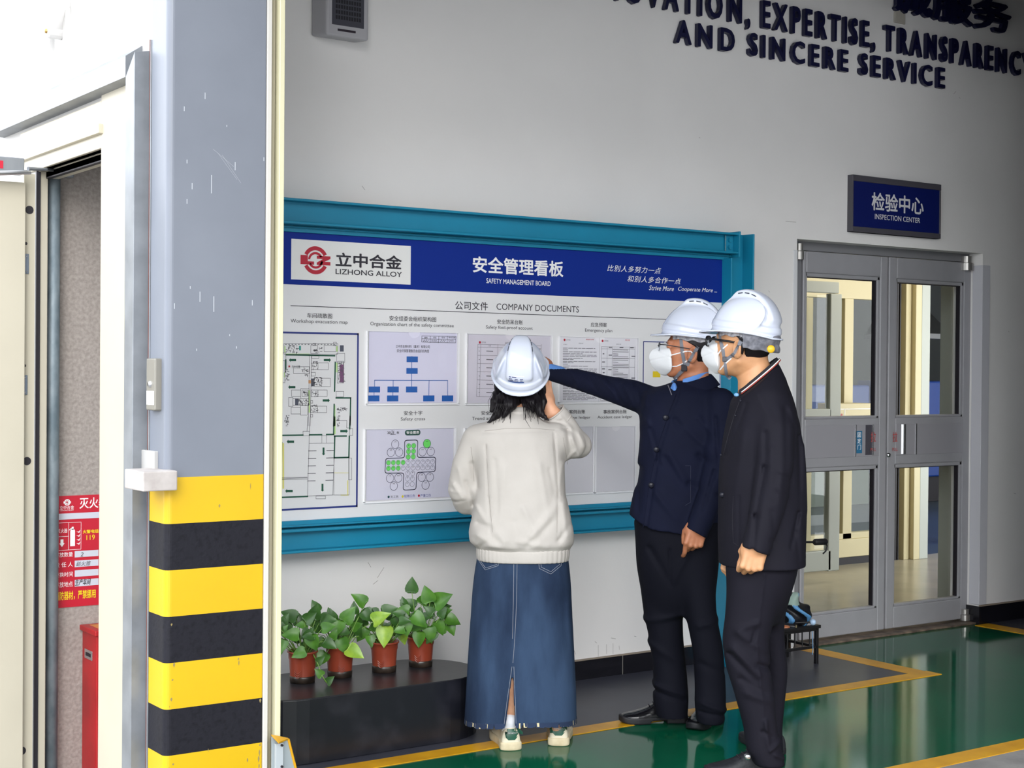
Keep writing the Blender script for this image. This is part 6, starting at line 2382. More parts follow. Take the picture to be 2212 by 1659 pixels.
hA = frame((-.80, .30, .52), (-.25, -.62, .75))
haA = hand_at(hand_fn([(.05, .1, .05), (.9, 1.2, .7), (1.0, 1.3, .7), (1.05, 1.3, .7)], s=1.05, thumb=((.030, .020, -.006), (.046, .044, -.020), (.036, .066, -.034), (.020, .080, -.038))), hA, F1.L(1183, 796, .45))
hB = frame((-.27, -.02, -1), (.10, -1, .05))
haB = hand_at(hand_fn([(.50, .45, .35), (1.05, 1.45, .8), (1.15, 1.5, .8), (1.2, 1.5, .8)], spread=-.34, s=1.06, thumb=((.030, .020, -.008), (.040, .045, -.026), (.036, .070, -.036), (.030, .092, -.040))), hB, F1.L(1510, 1131, -.19))
in1 = lambda P: np.minimum(np.minimum(chain(P, [F1.L(1488, 850), F1.L(1480, 950), F1.L(1462, 1120)], [.075, .10, .10]), chain(P, [F1.L(1480, 870)] + list(aR) + [F1.L(1184, 797, .45)], [.05, .045, .042, .036, .030, .026, .026])), np.minimum(chain(P, [F1.L(1480, 870)] + list(aL[:-1]) + [F1.L(1510, 1128, -.19)], [.05, .045, .042, .036, .032, .027]), np.minimum(chain(P, [F1.L(1440, 1130), F1.L(1432, 1330, .04), F1.L(1448, 1500, .06), F1.L(1450, 1545, .06)], [.08, .055, .036, .028]), chain(P, [F1.L(1500, 1130), F1.L(1514, 1330, -.06), F1.L(1533, 1500, -.10), F1.L(1534, 1555, -.10)], [.08, .055, .036, .028]))))
sculpt('body', M_skin_a, m1, surface(union(near(headneck1, c1 + np.array([0, 0, -.04]), .29), in1, haA, haB), (-.78, -.36, .04), (.28, .72, 1.82), .0034))
eyes(m1, R1, c1)


def hair_short(Q, d):
    """cropped hair on the back and sides of a head (Q in head frame)"""
    region = smax(Q[:, 1] + .034 - np.clip(Q[:, 2] - .015, 0, .03) * 2.0 + np.clip(-Q[:, 2] - .03, 0, .1) * .5, -(Q[:, 2] + .096), .012)
    return np.maximum(d - .0045, region)


sculpt('hair', M_hair, m1, surface(lambda P: hair_short(((P - c1.astype(f32)) @ R1T) / S1, head1(P)), c1 - np.array([.14, .12, .16]), c1 + np.array([.16, .12, .17]), .0033))
mk1 = sculpt('face_mask', M_maskw, m1, surface(lambda P: face_mask_fn(((P - c1.astype(f32)) @ R1T) / S1) * S1, c1 - np.array([.22, .14, .18]), c1 + np.array([.06, .14, .10]), .003))


def straps(F_, root, fn, lines, name, m, w=.005, th=.0016):
    mb = MB()
    for pts in lines:
        q = on_cloth(F_, fn, pts, .001, 5)
        mb.ribbon(q, (0, -1, .05), w, th)
    return obj(name, mb, m, root)


both1 = lambda P: np.minimum(headneck1(P), face_mask_fn(((P - c1.astype(f32)) @ R1T) / S1) * S1)
straps(F1, mk1, both1, [[(1447, 768), (1466, 763), (1481, 759), (1492, 759), (1497, 764)], [(1446, 792), (1462, 791), (1476, 785), (1484, 779)]], 'ear_loop', M_maskw, .0045)
glasses(m1, R1, c1, mat('frame_dark', '#2a2a30', .3, .3), .0018, half=True)
h1 = put_hat(F1, m1, R1, c1 + R1 @ np.array([0, -.012, .064]))
straps(F1, h1, both1, [[(1471, 731), (1473, 755), (1477, 778), (1480, 790)], [(1514, 737), (1503, 757), (1494, 772), (1484, 790)], [(1481, 788), (1474, 801), (1462, 812), (1454, 817)]], 'chin_strap', M_strap, .015, .0022)
q = hit(F1, both1, 1478, 794, .002)
obj('buckle', MB().box(q[0] - .013, q[0] + .013, q[1] - .005, q[1] + .004, q[2] - .016, q[2] + .014), M_black, h1, bev=.003)
net = sculpt('hair_net', mat('net_grey', '#cfced3', .8, col2='#8f8e95', vscale=60, bump=.4, bscale=80), m1, surface(lambda P: (lambda Q: np.maximum(np.maximum(head_fn(Q) - .009 - .002 * np.sin(Q[:, 1] * 300), Q[:, 1] - .07), .042 + Q[:, 1] * .05 - Q[:, 2] - .003 * np.sin(Q[:, 1] * 120)))(((P - c1.astype(f32)) @ R1T) / S1) * S1, c1 - np.array([.16, .13, .1]), c1 + np.array([.16, .13, .17]), .0036))

# shoes
sp_v, sp_f = surface(sole_fn(.030, .003, .014), (-.07, -.03, -.01), (.07, .32, .07), .0042)


def dress_shoe(root, F_, u, v, yaw, sc=1.03, name='shoe', m=None):
    gx_, gy_ = G(u, v)
    q = (np.array([gx_, gy_, 0]) - F_.O) @ F_.R
    R_ = rotm(yaw)
    s_ = sculpt(name, m or M_leather, root, place((up_v * np.array([1.04, 1, 1.0]), up_f), R_, q, sc))
    sculpt('sole', M_sole, s_, place((sp_v, sp_f), R_, q, sc))
    lc = MB()
    for k in range(3):
        y = .13 + k * .018
        z = .089 - k * .010
        lc.tube([R_ @ (np.array([x_, y - abs(x_) * .3, z + .010 - abs(x_) * .35]) * sc) + q for x_ in (-.024, -.012, 0, .012, .024)], .0022, 6)
    obj('lace', lc, M_black, s_)
    return s_, R_, q, sc


# heel positions on the ground
dress_shoe(m1, F1, 1482, 1559, math.radians(97))
dress_shoe(m1, F1, 1548, 1550, math.radians(152))

# ================================================================ man standing in profile
F2 = Fig(1640, 5.85)
m2 = person('person in black blazer with hanging fist, standing nearest the glass doors', F2)
R2 = rotm(math.radians(60), .05, .02)
c2 = F2.L(1604, 747, .0)
R2T = np.array(R2, f32)
S2 = 1.07
to2 = F2.secs([(786, 1626, 1682, .0, .065), (800, 1612, 1688, 0, .095), (818, 1598, 1696, 0, .14), (845, 1587, 1706, 0, .18), (885, 1577, 1718, 0, .205), (935, 1566, 1728, 0, .215), (1000, 1557, 1736, 0, .215), (1080, 1553, 1739, 0, .212), (1150, 1553, 1738, 0, .212), (1250, 1556, 1737, 0, .215)])
b2, br2 = F2.limb([(1660, 866, -.13, 35), (1672, 930, -.18, 39), (1674, 1000, -.21, 39), (1662, 1080, -.225, 36), (1647, 1140, -.235, 33), (1624, 1215, -.24, 30)])
K2 = [(1632, 930, 1628, 1000, 5, -7), (1628, 1000, 1609, 1100, 5, -9), (1609, 1100, 1601, 1175, 5, -8), (1662, 880, 1658, 1090, 12, 4), (1655, 1015, 1690, 1030, 6, -4), (1650, 1040, 1680, 1062, 6, 4), (1676, 880, 1670, 1000, 7, -3.5), (1712, 940, 1712, 1100, 6, -8), (1708, 1100, 1690, 1170, 5, -8), (1690, 880, 1705, 930, 7, 5), (1640, 960, 1638, 1060, 6, 4), (1660, 1010, 1650, 1080, 7, 4), (1640, 1090, 1650, 1150, 6, -3),
      (1600, 870, 1562, 985, 3, -4), (1590, 930, 1575, 1060, 8, 4), (1582, 1065, 1582, 1180, 2.5, -2.5), (1582, 1180, 1600, 1186, 2.5, -2.5), (1712, 1060, 1716, 1200, 7, 4), (1700, 1140, 1712, 1210, 6, -3), (1690, 830, 1715, 900, 6, -4), (1640, 1150, 1655, 1160, 4, -3), (1620, 850, 1640, 900, 8, 4), (1725, 960, 1732, 1100, 6, 4)]
zh2 = float(F2.L(1640, 1225, -.1)[2])


_pa, _pb = F2.L(1674, 786), F2.L(1597, 853)
NB = (float(_pb[0]), float(_pb[2]), float((_pa[2] - _pb[2]) / (_pa[0] - _pb[0])), float(_pa[0]) + .01)


def blazer(P):
    d = loft(P, to2, 2.2, .01)
    d = np.maximum(d, zh2 + .02 * np.clip((P[:, 0] + .12) / .3, -1, 0) ** 2 - P[:, 2])
    cut = NB[1] + (P[:, 0] - NB[0]) * NB[2]
    d = smax(d, np.where(P[:, 0] < NB[3], (P[:, 2] - cut) * .75, -1).astype(f32), .006)
    g_ = chain(P, b2, br2)
    g_ = np.maximum(g_, (P - F2.L(1631, 1190, -.24).astype(f32)) @ np.array([-.31, 0, -.95], f32))
    d = smin(d, g_, .014)
    return (d - 1.5 * F2.folds(P, K2) - rumple(P, .0016, 13, 2)) * .85


bz = sculpt('blazer', M_coat_b, m2, surface(blazer, F2.L(1530, 1250) * [1, 0, 1] + [0, -.36, 0], F2.L(1760, 780) * [1, 0, 1] + [0, .26, 0], .0062))
for u, v, r in ((1558, 1069, .011), (1555, 983, .005), (1586, 898, .004), (1597, 866, .004)):
    q = hit(F2, blazer, u + 3, v, .001)
    obj('button', MB().lathe([(0, .006), (r * .7, .006), (r, .002), (r, -.006)], tuple(q), 16, 'Y'), M_button, bz, smooth=True)
pk = MB()
pk.tube(on_cloth(F2, blazer, [(1584, 1072), (1582, 1120), (1584, 1172), (1596, 1180)], .0005), .001, 5)
pk.tube(on_cloth(F2, blazer, [(1600, 860), (1585, 900), (1572, 945), (1562, 985)], .0005), .0014, 5)
obj('seam', pk, mat('seam_black', '#191822', .7), bz)
# polo collar with coloured edges
pc = F2.L(1636, 822, .0)
pl = collar(m2, 'polo_collar', mat('polo_navy', '#17171f', .8), pc[0], pc[1], pc[2], .066, .070, -PI * .95, PI * .62, .030, .040, .018, tx=.86, ty=-.05, th=.004, point=.004)
tp, tp2 = MB(), MB()
for t in np.linspace(-PI * .95, PI * .45, 30):
    pass
ring = lambda dz, rr: [(pc[0] + (.066 + rr) * math.cos(t), pc[1] + (.070 + rr) * math.sin(t), pc[2] + dz + .86 * (.066 + rr) * math.cos(t) - .05 * (.070 + rr) * math.sin(t)) for t in np.linspace(-PI * .80, PI * .3, 40)]
obj('white_tipping', MB().tube(ring(.012, .0200), .0024, 6), M_white, pl, smooth=True)
obj('red_tipping', MB().tube(ring(.006, .0215), .0022, 6), mat('tipping_red', '#a0392f', .7), pl, smooth=True)
sculpt('shirt_front', mat('shirt_sky', '#7fb4e6', .7), m2, surface(lambda P: ell(P, F2.L(1591, 853, -.05), (.010, .02, .008)), F2.L(1591, 853, -.05) - .04, F2.L(1591, 853, -.05) + .04, .004))

nl = F2.secs([(1190, 1572, 1690, -.07, .10), (1240, 1572, 1688, -.08, .10), (1330, 1566, 1672, -.08, .092), (1385, 1561, 1662, -.08, .085), (1430, 1567, 1664, -.08, .08), (1500, 1587, 1671, -.08, .075), (1570, 1606, 1678, -.08, .07), (1620, 1614, 1688, -.08, .07), (1652, 1630, 1696, -.08, .068)])
fl2 = F2.secs([(1190, 1620, 1722, .08, .10), (1240, 1620, 1716, .09, .10), (1330, 1626, 1694, .10, .09), (1400, 1640, 1695, .12, .08), (1440, 1646, 1699, .13, .078), (1510, 1648, 1694, .14, .07), (1570, 1650, 1689, .15, .068), (1625, 1648, 1692, .15, .066)])
pv2 = F2.secs([(1150, 1566, 1730, 0, .17), (1240, 1572, 1718, 0, .17), (1300, 1584, 1700, 0, .12), (1350, 1600, 1680, .02, .07)])
T2 = [(1570, 1385, 1625, 1440, 8, 6), (1625, 1420, 1662, 1435, 6, -6), (1568, 1400, 1620, 1455, 6, -6), (1580, 1350, 1640, 1390, 8, 5), (1610, 1370, 1618, 1345, 4, -5), (1600, 1480, 1660, 1500, 8, 4), (1640, 1540, 1645, 1590, 5, 6), (1635, 1560, 1655, 1575, 4, -5), (1650, 1600, 1680, 1580, 5, 5), (1634, 1225, 1620, 1370, 2.5, 2.5), (1620, 1380, 1640, 1560, 3, 2.5), (1660, 1610, 1690, 1625, 4, 5), (1590, 1450, 1640, 1480, 7, -4), (1620, 1330, 1580, 1345, 6, 4)]


def trs2(P):
    d = smin(smin(loft(P, nl, 2.2, .01), loft(P, fl2, 2.2, .01), .012), loft(P, pv2, 2.3, .03), .04)
    return (d - 2.4 * F2.folds(P, T2) - rumple(P, .0020, 13, 4)) * .85


sculpt('trousers', M_trs_b, m2, surface(trs2, (-.2, -.28, .02), (.22, .3, .98), .0066))


def head2(P):
    return head_fn(((P - c2.astype(f32)) @ R2T) / S2) * S2


nk2 = [c2 + np.array([.022, .0, -.065]), F2.L(1626, 792, .0), F2.L(1640, 835, 0)]


def headneck2(P):
    return smin(head2(P), chain(P, nk2, [.066, .064, .080]), .03)


hC = frame((-.24, -.04, -1), (.06, -1, .06))
haC = hand_at(hand_fn([(1.15, 1.5, .9), (1.2, 1.55, .9), (1.25, 1.55, .9), (1.3, 1.5, .9)], s=1.12, thumb=((.030, .020, -.010), (.036, .044, -.034), (.018, .060, -.046), (-.002, .066, -.050))), hC, F2.L(1636, 1171, -.24))
hD = frame((-.05, -.1, -1), (-.9, .3, 0))
haD = hand_at(hand_fn([(.5, .7, .4), (.6, .8, .4), (.7, .8, .4), (.8, .9, .4)], s=1.05), hD, F2.L(1570, 1180, .06))
in2 = lambda P: np.minimum(np.minimum(chain(P, [F2.L(1640, 840), F2.L(1645, 950), F2.L(1645, 1150)], [.08, .10, .10]), chain(P, [F2.L(1645, 870)] + list(b2[:-1]) + [F2.L(1637, 1166, -.24)], [.05, .05, .046, .042, .036, .032, .028])), np.minimum(chain(P, [F2.L(1645, 880), F2.L(1650, 890, .14), F2.L(1640, 1000, .15), F2.L(1600, 1100, .10), F2.L(1571, 1172, .06)], [.05, .05, .045, .035, .026]), np.minimum(chain(P, [F2.L(1635, 1160, -.06), F2.L(1612, 1385, -.08), F2.L(1640, 1560, -.08), F2.L(1662, 1635, -.08)], [.08, .055, .042, .036]), chain(P, [F2.L(1660, 1160, .06), F2.L(1664, 1385, .11), F2.L(1668, 1560, .15), F2.L(1668, 1605, .15)], [.08, .05, .034, .026]))))
sculpt('body', M_skin_b, m2, surface(union(near(headneck2, c2 + np.array([0, 0, -.04]), .29), in2, haC, haD), (-.24, -.40, .04), (.26, .36, 1.80), .0034))
eyes(m2, R2, c2, S2)
sculpt('hair', M_hair, m2, surface(lambda P: hair_short(((P - c2.astype(f32)) @ R2T) / S2, head2(P)), c2 - np.array([.14, .15, .16]), c2 + np.array([.16, .15, .17]), .0033))
mk2f = lambda P: face_mask_fn(((P - c2.astype(f32)) @ R2T) / S2) * S2
mk2 = sculpt('face_mask', M_maskw, m2, surface(mk2f, c2 - np.array([.22, .14, .18]), c2 + np.array([.06, .22, .10]), .003))
both2 = lambda P: np.minimum(headneck2(P), mk2f(P))
straps(F2, mk2, both2, [[(1547, 770), (1557, 757), (1572, 744)], [(1555, 799), (1566, 786), (1580, 774)]], 'ear_loop', M_maskw, .0048)
glasses(m2, R2, c2, mat('frame_black', '#101014', .25), .0042)
h2c = c2 + R2 @ np.array([0, -.010, .050])
h2 = put_hat(F2, m2, R2, h2c)
straps(F2, h2, both2, [[(1555, 718), (1558, 740), (1563, 762), (1566, 778)], [(1603, 727), (1597, 745), (1587, 764), (1572, 776)], [(1567, 776), (1568, 795), (1570, 810), (1578, 818)]], 'chin_strap', M_strap, .015, .0022)
q = hit(F2, both2, 1567, 776, .003)
obj('buckle', MB().box(q[0] - .012, q[0] + .012, q[1] - .005, q[1] + .004, q[2] - .010, q[2] + .010), mat('buckle_grey', '#45474f', .5), h2, bev=.003)


def harness(Q):
    L = np.sqrt((Q[:, 0] / .094) ** 2 + ((Q[:, 1] + .012) / .118) ** 2)
    d = np.abs(L - 1) * .1 - .006
    d = np.maximum(d, np.maximum(-.006 + Q[:, 1] * .10 - Q[:, 2], Q[:, 2] - .055))
    return np.maximum(d, Q[:, 1] + .035) - .002 * np.sin(Q[:, 2] * 160 + Q[:, 1] * 120)


sculpt('harness_pad', mat('pad_grey', '#77787f', .75, col2='#55565e', vscale=50, bump=.5, bscale=60), h2, surface(lambda P: harness(((P - c2.astype(f32)) @ R2T) / S2) * S2, c2 - np.array([.16, .17, .06]), c2 + np.array([.18, .17, .09]), .0034))
kq = hit(F2, lambda P: harness(((P - c2.astype(f32)) @ R2T) / S2) * S2, 1665, 754, .001)
obj('adjuster_knob', MB().lathe([(0, .008), (.013, .008), (.015, .004), (.015, -.006)], tuple(kq), 20, 'Y'), mat('knob_yellow', '#e0b21c', .4), h2, smooth=True)
sculpt('hair_net', MATS['net_grey'], m2, surface(lambda P: (lambda Q: np.maximum(np.maximum(head_fn(Q) - .009 - .002 * np.sin(Q[:, 1] * 300), Q[:, 1] - .07), .030 + Q[:, 1] * .05 - Q[:, 2] - .003 * np.sin(Q[:, 1] * 120)))(((P - c2.astype(f32)) @ R2T) / S2) * S2, c2 - np.array([.16, .16, .1]), c2 + np.array([.16, .16, .17]), .0036))

M_trail = mat('trail_shoe_black', '#15161b', .55, col2='#1f2026', vscale=60, bump=.3, bscale=120)
s_, R_, q, sc = dress_shoe(m2, F2, 1682, 1672, math.radians(96), 1.0, 'trail_shoe', M_trail)
dl = R_ @ (np.array([-.052, .135, .062]) * sc) + q
dl = F2.L(1615, 1635, -.14)
obj('lace_dial', MB().lathe([(0, .010), (.008, .010), (.011, .008), (.013, 0), (.013, -.01)], tuple(dl), 20, 'Y'), M_chrome, s_, smooth=True)
dress_shoe(m2, F2, 1684, 1632, math.radians(22), .96, 'trail_shoe', M_trail)
# ================================================================ BENCH WITH PLANTS, UMBRELLA RACK
ZB = .262
bf = [G(690, 1497, ZB), G(985, 1455, ZB)]


def stadium(x0, x1, y0, y1, n=14):
    r = (y1 - y0) / 2
    pts = []
    for k in range(n + 1):
        t = -PI / 2 + PI * k / n
        pts.append((x1 - r + r * math.cos(t), y0 + r + r * math.sin(t)))
    for k in range(n + 1):
        t = PI / 2 + PI * k / n
        pts.append((x0 + r + r * math.cos(t), y0 + r + r * math.sin(t)))
    return pts


bx1 = 3.605
by0, by1 = -.715, -.235
bx0 = 2.47
bench = thing('planter_bench', 'low black bench with rounded ends carrying four potted plants', 'bench', ((bx0 + bx1) / 2, (by0 + by1) / 2, 0))
sp_ = stadium(bx0, bx1, by0, by1)
obj('bench_body', MB().prism([(x, y, 0.002) for x, y in sp_], (0, 0, ZB - .006)), M_bench, bench, bev=.003, smooth=False)
top = obj('bench_top', MB().prism([(x, y, ZB - .004) for x, y in stadium(bx0 - .003, bx1 + .003, by0 - .003, by1 + .003)], (0, 0, .004)), M_bench_top, bench)

M_pot = mat('pot_terracotta', '#8f402c', 0.3, col2='#803624', vscale=8, spec=.5)
M_potbase = mat('pot_clear_base', '#3a3029', 0.3, col2='#221d18', vscale=30)
M_soil = mat('soil', '#2b2019', .95, bump=.5, bscale=60)
M_leafs = [mat('leaf_green', '#4d7d27', .4, col2='#3a681f', vscale=30), mat('leaf_dark', '#355c22', .4, col2='#2a4e1c', vscale=30), mat('leaf_lime', '#8fae38', .4, col2='#6f952e', vscale=30)]
M_stem = mat('stem_green', '#6a8f3c', .5)


def leaf_mesh(mb, base, tip_dir, normal, L, Wd, fold=.25, droop=.35):
    """heart-shaped leaf with a folded midrib"""
    d = Vector(tip_dir).normalized()
    n = Vector(normal)
    n = (n - d * n.dot(d)).normalized()
    s = d.cross(n)
    prof = [(0, .0), (-.06, .30), (.06, .48), (.25, .52), (.45, .45), (.65, .32), (.82, .17), (1.0, .0)]
    vs = []
    for t, w in prof:
        c = Vector(base) + d * (t * L) - n * (droop * L * max(t, 0) ** 2)
        mid = c - n * 0
        vs += [tuple(c + s * (w * Wd) + n * (fold * w * Wd)), tuple(c + s * (w * Wd * .5) + n * (fold * w * Wd * .35)), tuple(mid), tuple(c - s * (w * Wd * .5) + n * (fold * w * Wd * .35)), tuple(c - s * (w * Wd) + n * (fold * w * Wd))]
    fs = []
    for i in range(len(prof) - 1):
        for k in range(4):
            fs.append((i * 5 + k, i * 5 + k + 1, i * 5 + k + 6, i * 5 + k + 5))
    mb.add(vs, fs)


def pot(uv, label, seed, leaves, trail=None):
    px_, py_ = G(uv[0], uv[1], ZB)
    py_ += .045
    px_ += .0
    rb, rt, h = .047, .060, .128
    t = thing('potted_pothos', label, 'potted plant', (px_, py_, ZB), 'pothos plants on the black bench')
    prof = [(.002, .0), (rb, .0), (rb + .002, .004), (rb + .0035, .026), (rb + .0085, .095), (rt - .002, .1), (rt - .001, .122), (rt + .004, .124), (rt + .004, .130), (rt - .001, .130), (rt - .003, .112)]
    o = obj('pot', MB().lathe(prof, (px_, py_, ZB), 36), M_pot, t, smooth=True)
    obj('pot_base', MB().lathe([(.002, .0005), (rb + .004, .0005), (rb + .0058, .020), (rb + .0062, .026), (rb + .003, .029)], (px_, py_, ZB), 36), M_potbase, o, smooth=True)
    mk_ = MB()
    for k in range(3):
        a0 = -PI / 2 - .62 + random.Random(seed).uniform(-.3, .3)
        pts = []
        for j in range(9):
            a = a0 - .26 + .52 * j / 8
            z = .055 - k * .009 - .012 * math.sin(PI * j / 8)
            rr = rb + .004 + (z - .026) * .07 + .0025
            pts.append((px_ + rr * math.cos(a), py_ + rr * math.sin(a), ZB + z))
        mk_.tube(pts, .0012, 6)
    obj('moulded_mark', mk_, M_pot, o)
    obj('soil', MB().lathe([(.0, .108), (.03, .110), (rt - .003, .106)], (px_, py_, ZB), 24), M_soil, t)
    rnd = random.Random(seed)
    st = MB()
    lv = [MB(), MB(), MB()]
    for (du, dv, L, kind, ang, dep) in leaves:
        # du, dv: where the leaf base stands relative to the pot rim centre, in cm (right, up); dep: towards (-) or away from the viewer
        ex = Vector((math.cos(YAW), math.sin(YAW), 0))
        ey = Vector((-math.sin(YAW), math.cos(YAW), 0))
        o0 = Vector((px_, py_, ZB + .11)) + ex * (du * .18 * .01) + ey * rnd.uniform(-.02, .02)
        b = Vector((px_, py_, ZB + .13)) + ex * du * .01 + Vector((0, 0, dv * .01)) + ey * dep * .01
        m1_ = o0.lerp(b, .5) + Vector((0, 0, .015 + abs(du) * .0012)) + ex * (du * .0008)
        st.tube([o0, o0.lerp(m1_, .6), m1_, b], [.0022, .0020, .0017, .0014], 6)
        a = math.radians(ang)
        d = ex * math.cos(a) + Vector((0, 0, math.sin(a))) - ey * rnd.uniform(.05, .5)
        n = -ey * .9 + Vector((0, 0, .55)) + ex * rnd.uniform(-.4, .4)
        leaf_mesh(lv[kind], b, d, n, L * .0086, L * .0074, rnd.uniform(.1, .35), rnd.uniform(.1, .45))
    for k in range(12):
        ex = Vector((math.cos(YAW), math.sin(YAW), 0))
        ey = Vector((-math.sin(YAW), math.cos(YAW), 0))
        du, dv, dep = rnd.uniform(-9, 9), rnd.uniform(3, 12), rnd.uniform(-5, 5)
        b = Vector((px_, py_, ZB + .13)) + ex * du * .01 + Vector((0, 0, dv * .01)) + ey * dep * .01
        st.tube([Vector((px_, py_, ZB + .11)) + ex * du * .002, b], [.0018, .0013], 6)
        a = rnd.uniform(0, 2 * PI)
        leaf_mesh(lv[rnd.choice([0, 1, 1])], b, ex * math.cos(a) + Vector((0, 0, .3 + math.sin(a) * .6)) - ey * .3, -ey + Vector((0, 0, .7)) + ex * rnd.uniform(-.6, .6), .05, .042, .2, .3)
    if trail:
        ex = Vector((math.cos(YAW), math.sin(YAW), 0))
        ey = Vector((-math.sin(YAW), math.cos(YAW), 0))
        pts = [Vector((px_, py_, ZB)) + ex * a * .01 + Vector((0, 0, b * .01)) + ey * c * .01 for a, b, c in trail]
        st.tube(pts, .0024, 6)
        for k in range(1, len(pts)):
            leaf_mesh(lv[k % 2], pts[k], ex * (.5 if k % 2 else -.5) + Vector((0, 0, .6)) - ey * .4, -ey + Vector((0, 0, .4)), .042, .036)
    obj('stems', st, M_stem, t, smooth=True)
    for m_, l_, nm in zip(M_leafs, lv, ('leaves', 'dark_leaves', 'young_leaves')):
        if l_.v:
            q = obj(nm, l_, m_, t, smooth=True, fixn=False)
    return t


random.seed(21)
# leaves: right, up (cm from the rim), length cm, shade, direction of the tip in degrees, depth
pot((664, 1477), 'bushy pothos in a brown pot, nearest the cream door guide', 1,
    [(-9, 9, 7, 1, 170, -2), (-5, 11, 7, 1, 200, 1), (-3, 13, 8, 1, 150, 2), (1, 12, 7, 1, 40, 0), (4, 13, 8, 1, 70, 1), (6, 16, 6, 1, 120, 2), (8, 9, 7, 0, 20, -1), (-13, 6, 6, 0, 190, -1), (-15, 4, 5, 0, 230, -2), (-7, 5, 7, 0, 250, -4), (-1, 7, 8, 0, 170, -5), (4, 7, 8, 0, 290, -5), (2, 1, 7, 0, 200, -7), (9, 4, 7, 1, 340, -2), (-11, 0, 6, 0, 240, -4), (-13, 10, 6, 1, 80, 0), (12, 5, 5, 0, 60, 0), (7, 12, 8, 1, 10, 2), (-2, 10, 7, 1, 100, 3), (-9, 2, 5, 0, 270, -3)],
    trail=[(5, 12, -4), (7, 9, -6), (9, 4, -7), (11, 1.0, -7)])
pot((745, 1465), 'pothos in a brown pot with long arching stem, second from the cream door guide', 2,
    [(-8, 9, 8, 1, 160, 0), (-10, 5, 7, 1, 200, -2), (-3, 10, 7, 1, 110, 1), (0, 11, 9, 0, 250, -3), (2, 10, 9, 0, 60, -1), (5, 7, 6, 0, 30, 1), (9, 14, 7, 1, 320, 2), (10, 17, 8, 0, 130, 3), (14, 10, 9, 2, 40, 0), (4, 0, 9, 2, 340, -7), (-5, -2, 8, 0, 230, -7), (-6, 3, 6, 0, 210, -4), (1, 4, 8, 0, 290, -6), (8, 4, 5, 1, 80, 0), (-4, 7, 7, 1, 140, 2), (6, 13, 6, 1, 100, 2)])
pot((841, 1454), 'pothos in a brown pot with a bright lime leaf, third from the cream door guide', 3,
    [(-5, 12, 8, 1, 200, 1), (-1, 12, 8, 1, 20, 2), (-8, 6, 8, 0, 240, -2), (-11, 7, 6, 0, 200, 0), (4, 10, 6, 1, 300, 0), (6, 11, 6, 1, 350, 2), (1, 7, 10, 2, 265, -6), (-2, 8, 6, 2, 60, -1), (9, 9, 8, 0, 280, -1), (12, 11, 9, 0, 330, 0), (-6, 3, 6, 0, 290, -4), (-3, 11, 7, 1, 160, 2), (5, 4, 4, 0, 60, 0)])
pot((920, 1442), 'tallest pothos in a brown pot at the rounded far end of the bench', 4,
    [(-4, 19, 8, 1, 90, 0), (0, 14, 7, 0, 60, 1), (4, 15, 9, 0, 110, -1), (6, 14, 11, 0, 35, 0), (-3, 12, 8, 1, 140, 2), (8, 10, 7, 0, 20, 1), (11, 8, 8, 0, 345, -1), (12, 6, 7, 0, 300, 0), (-1, 10, 8, 1, 250, -3), (2, 7, 9, 0, 200, -5), (4, 5, 8, 0, 280, -6), (-6, 6, 8, 2, 250, -5), (-8, 4, 8, 2, 280, -4), (-5, 11, 7, 0, 170, -1), (0, 3, 8, 0, 265, -7), (6, 3, 7, 1, 240, -5), (9, 2, 5, 0, 60, -1), (-10, 9, 6, 0, 200, 0), (3, 11, 8, 1, 60, 2), (-7, 13, 5, 1, 110, 1), (7, 7, 8, 0, 300, -3)])

# ---- black umbrella rack by the door
rx0, ry0 = G(1763, 1434)          # nearest foot
M_rack = mat('rack_black', '#101013', .45)
rk = thing('umbrella_rack', 'black wire umbrella rack standing left of the glass door', 'rack', (rx0 - .15, ry0 + .1, 0))
zt = W(1763, 1356, ry0)[1]
Lx, Ly = .36, .22
zr_ = zt
fm = MB()
for x, y in ((rx0, ry0), (rx0 - Lx, ry0), (rx0, ry0 + Ly), (rx0 - Lx, ry0 + Ly)):
    fm.box(x - .009, x + .009, y - .009, y + .009, 0, zr_)
for z in (zr_, .10):
    fm.box(rx0 - Lx, rx0, ry0 - .009, ry0 + .009, z - .014, z + .0).box(rx0 - Lx, rx0, ry0 + Ly - .009, ry0 + Ly + .009, z - .014, z)
    fm.box(rx0 - .009, rx0 + .009, ry0, ry0 + Ly, z - .014, z).box(rx0 - Lx - .009, rx0 - Lx + .009, ry0, ry0 + Ly, z - .014, z)
fm.box(rx0 - Lx, rx0 + .018, ry0 - .016, ry0 + .012, zr_ - .002, zr_ + .016)
obj('frame', fm, M_rack, rk, bev=.002)
wr = MB()
for k in range(6):
    x = rx0 - .05 - k * .055
    wr.tube([(x, ry0, .10), (x, ry0, zr_)], .003, 6)
for k in range(3):
    y = ry0 + .05 + k * .055
    wr.tube([(rx0, y, .10), (rx0, y, zr_)], .003, 6)
wr.tube([(rx0 - .02, ry0 + .02, zr_ - .02), (rx0 - .10, ry0 + .1, .16)], .003, 6)
obj('wires', wr, M_rack, rk)
xb_ = rx0 - Lx + .02
obj('back_frame', MB().box(rx0 - .155, rx0 - .125, ry0 + Ly - .012, ry0 + Ly + .012, zr_, W(1725, 1205, ry0 + Ly)[1]).box(rx0 - .34, rx0 - .125, ry0 + Ly - .012, ry0 + Ly + .012, W(1725, 1255, ry0 + Ly)[1], W(1725, 1200, ry0 + Ly)[1]), M_rack, rk, bev=.002)


def at(u, v, y):
    x, z = W(u, v, y)
    return Vector((x, y, z))


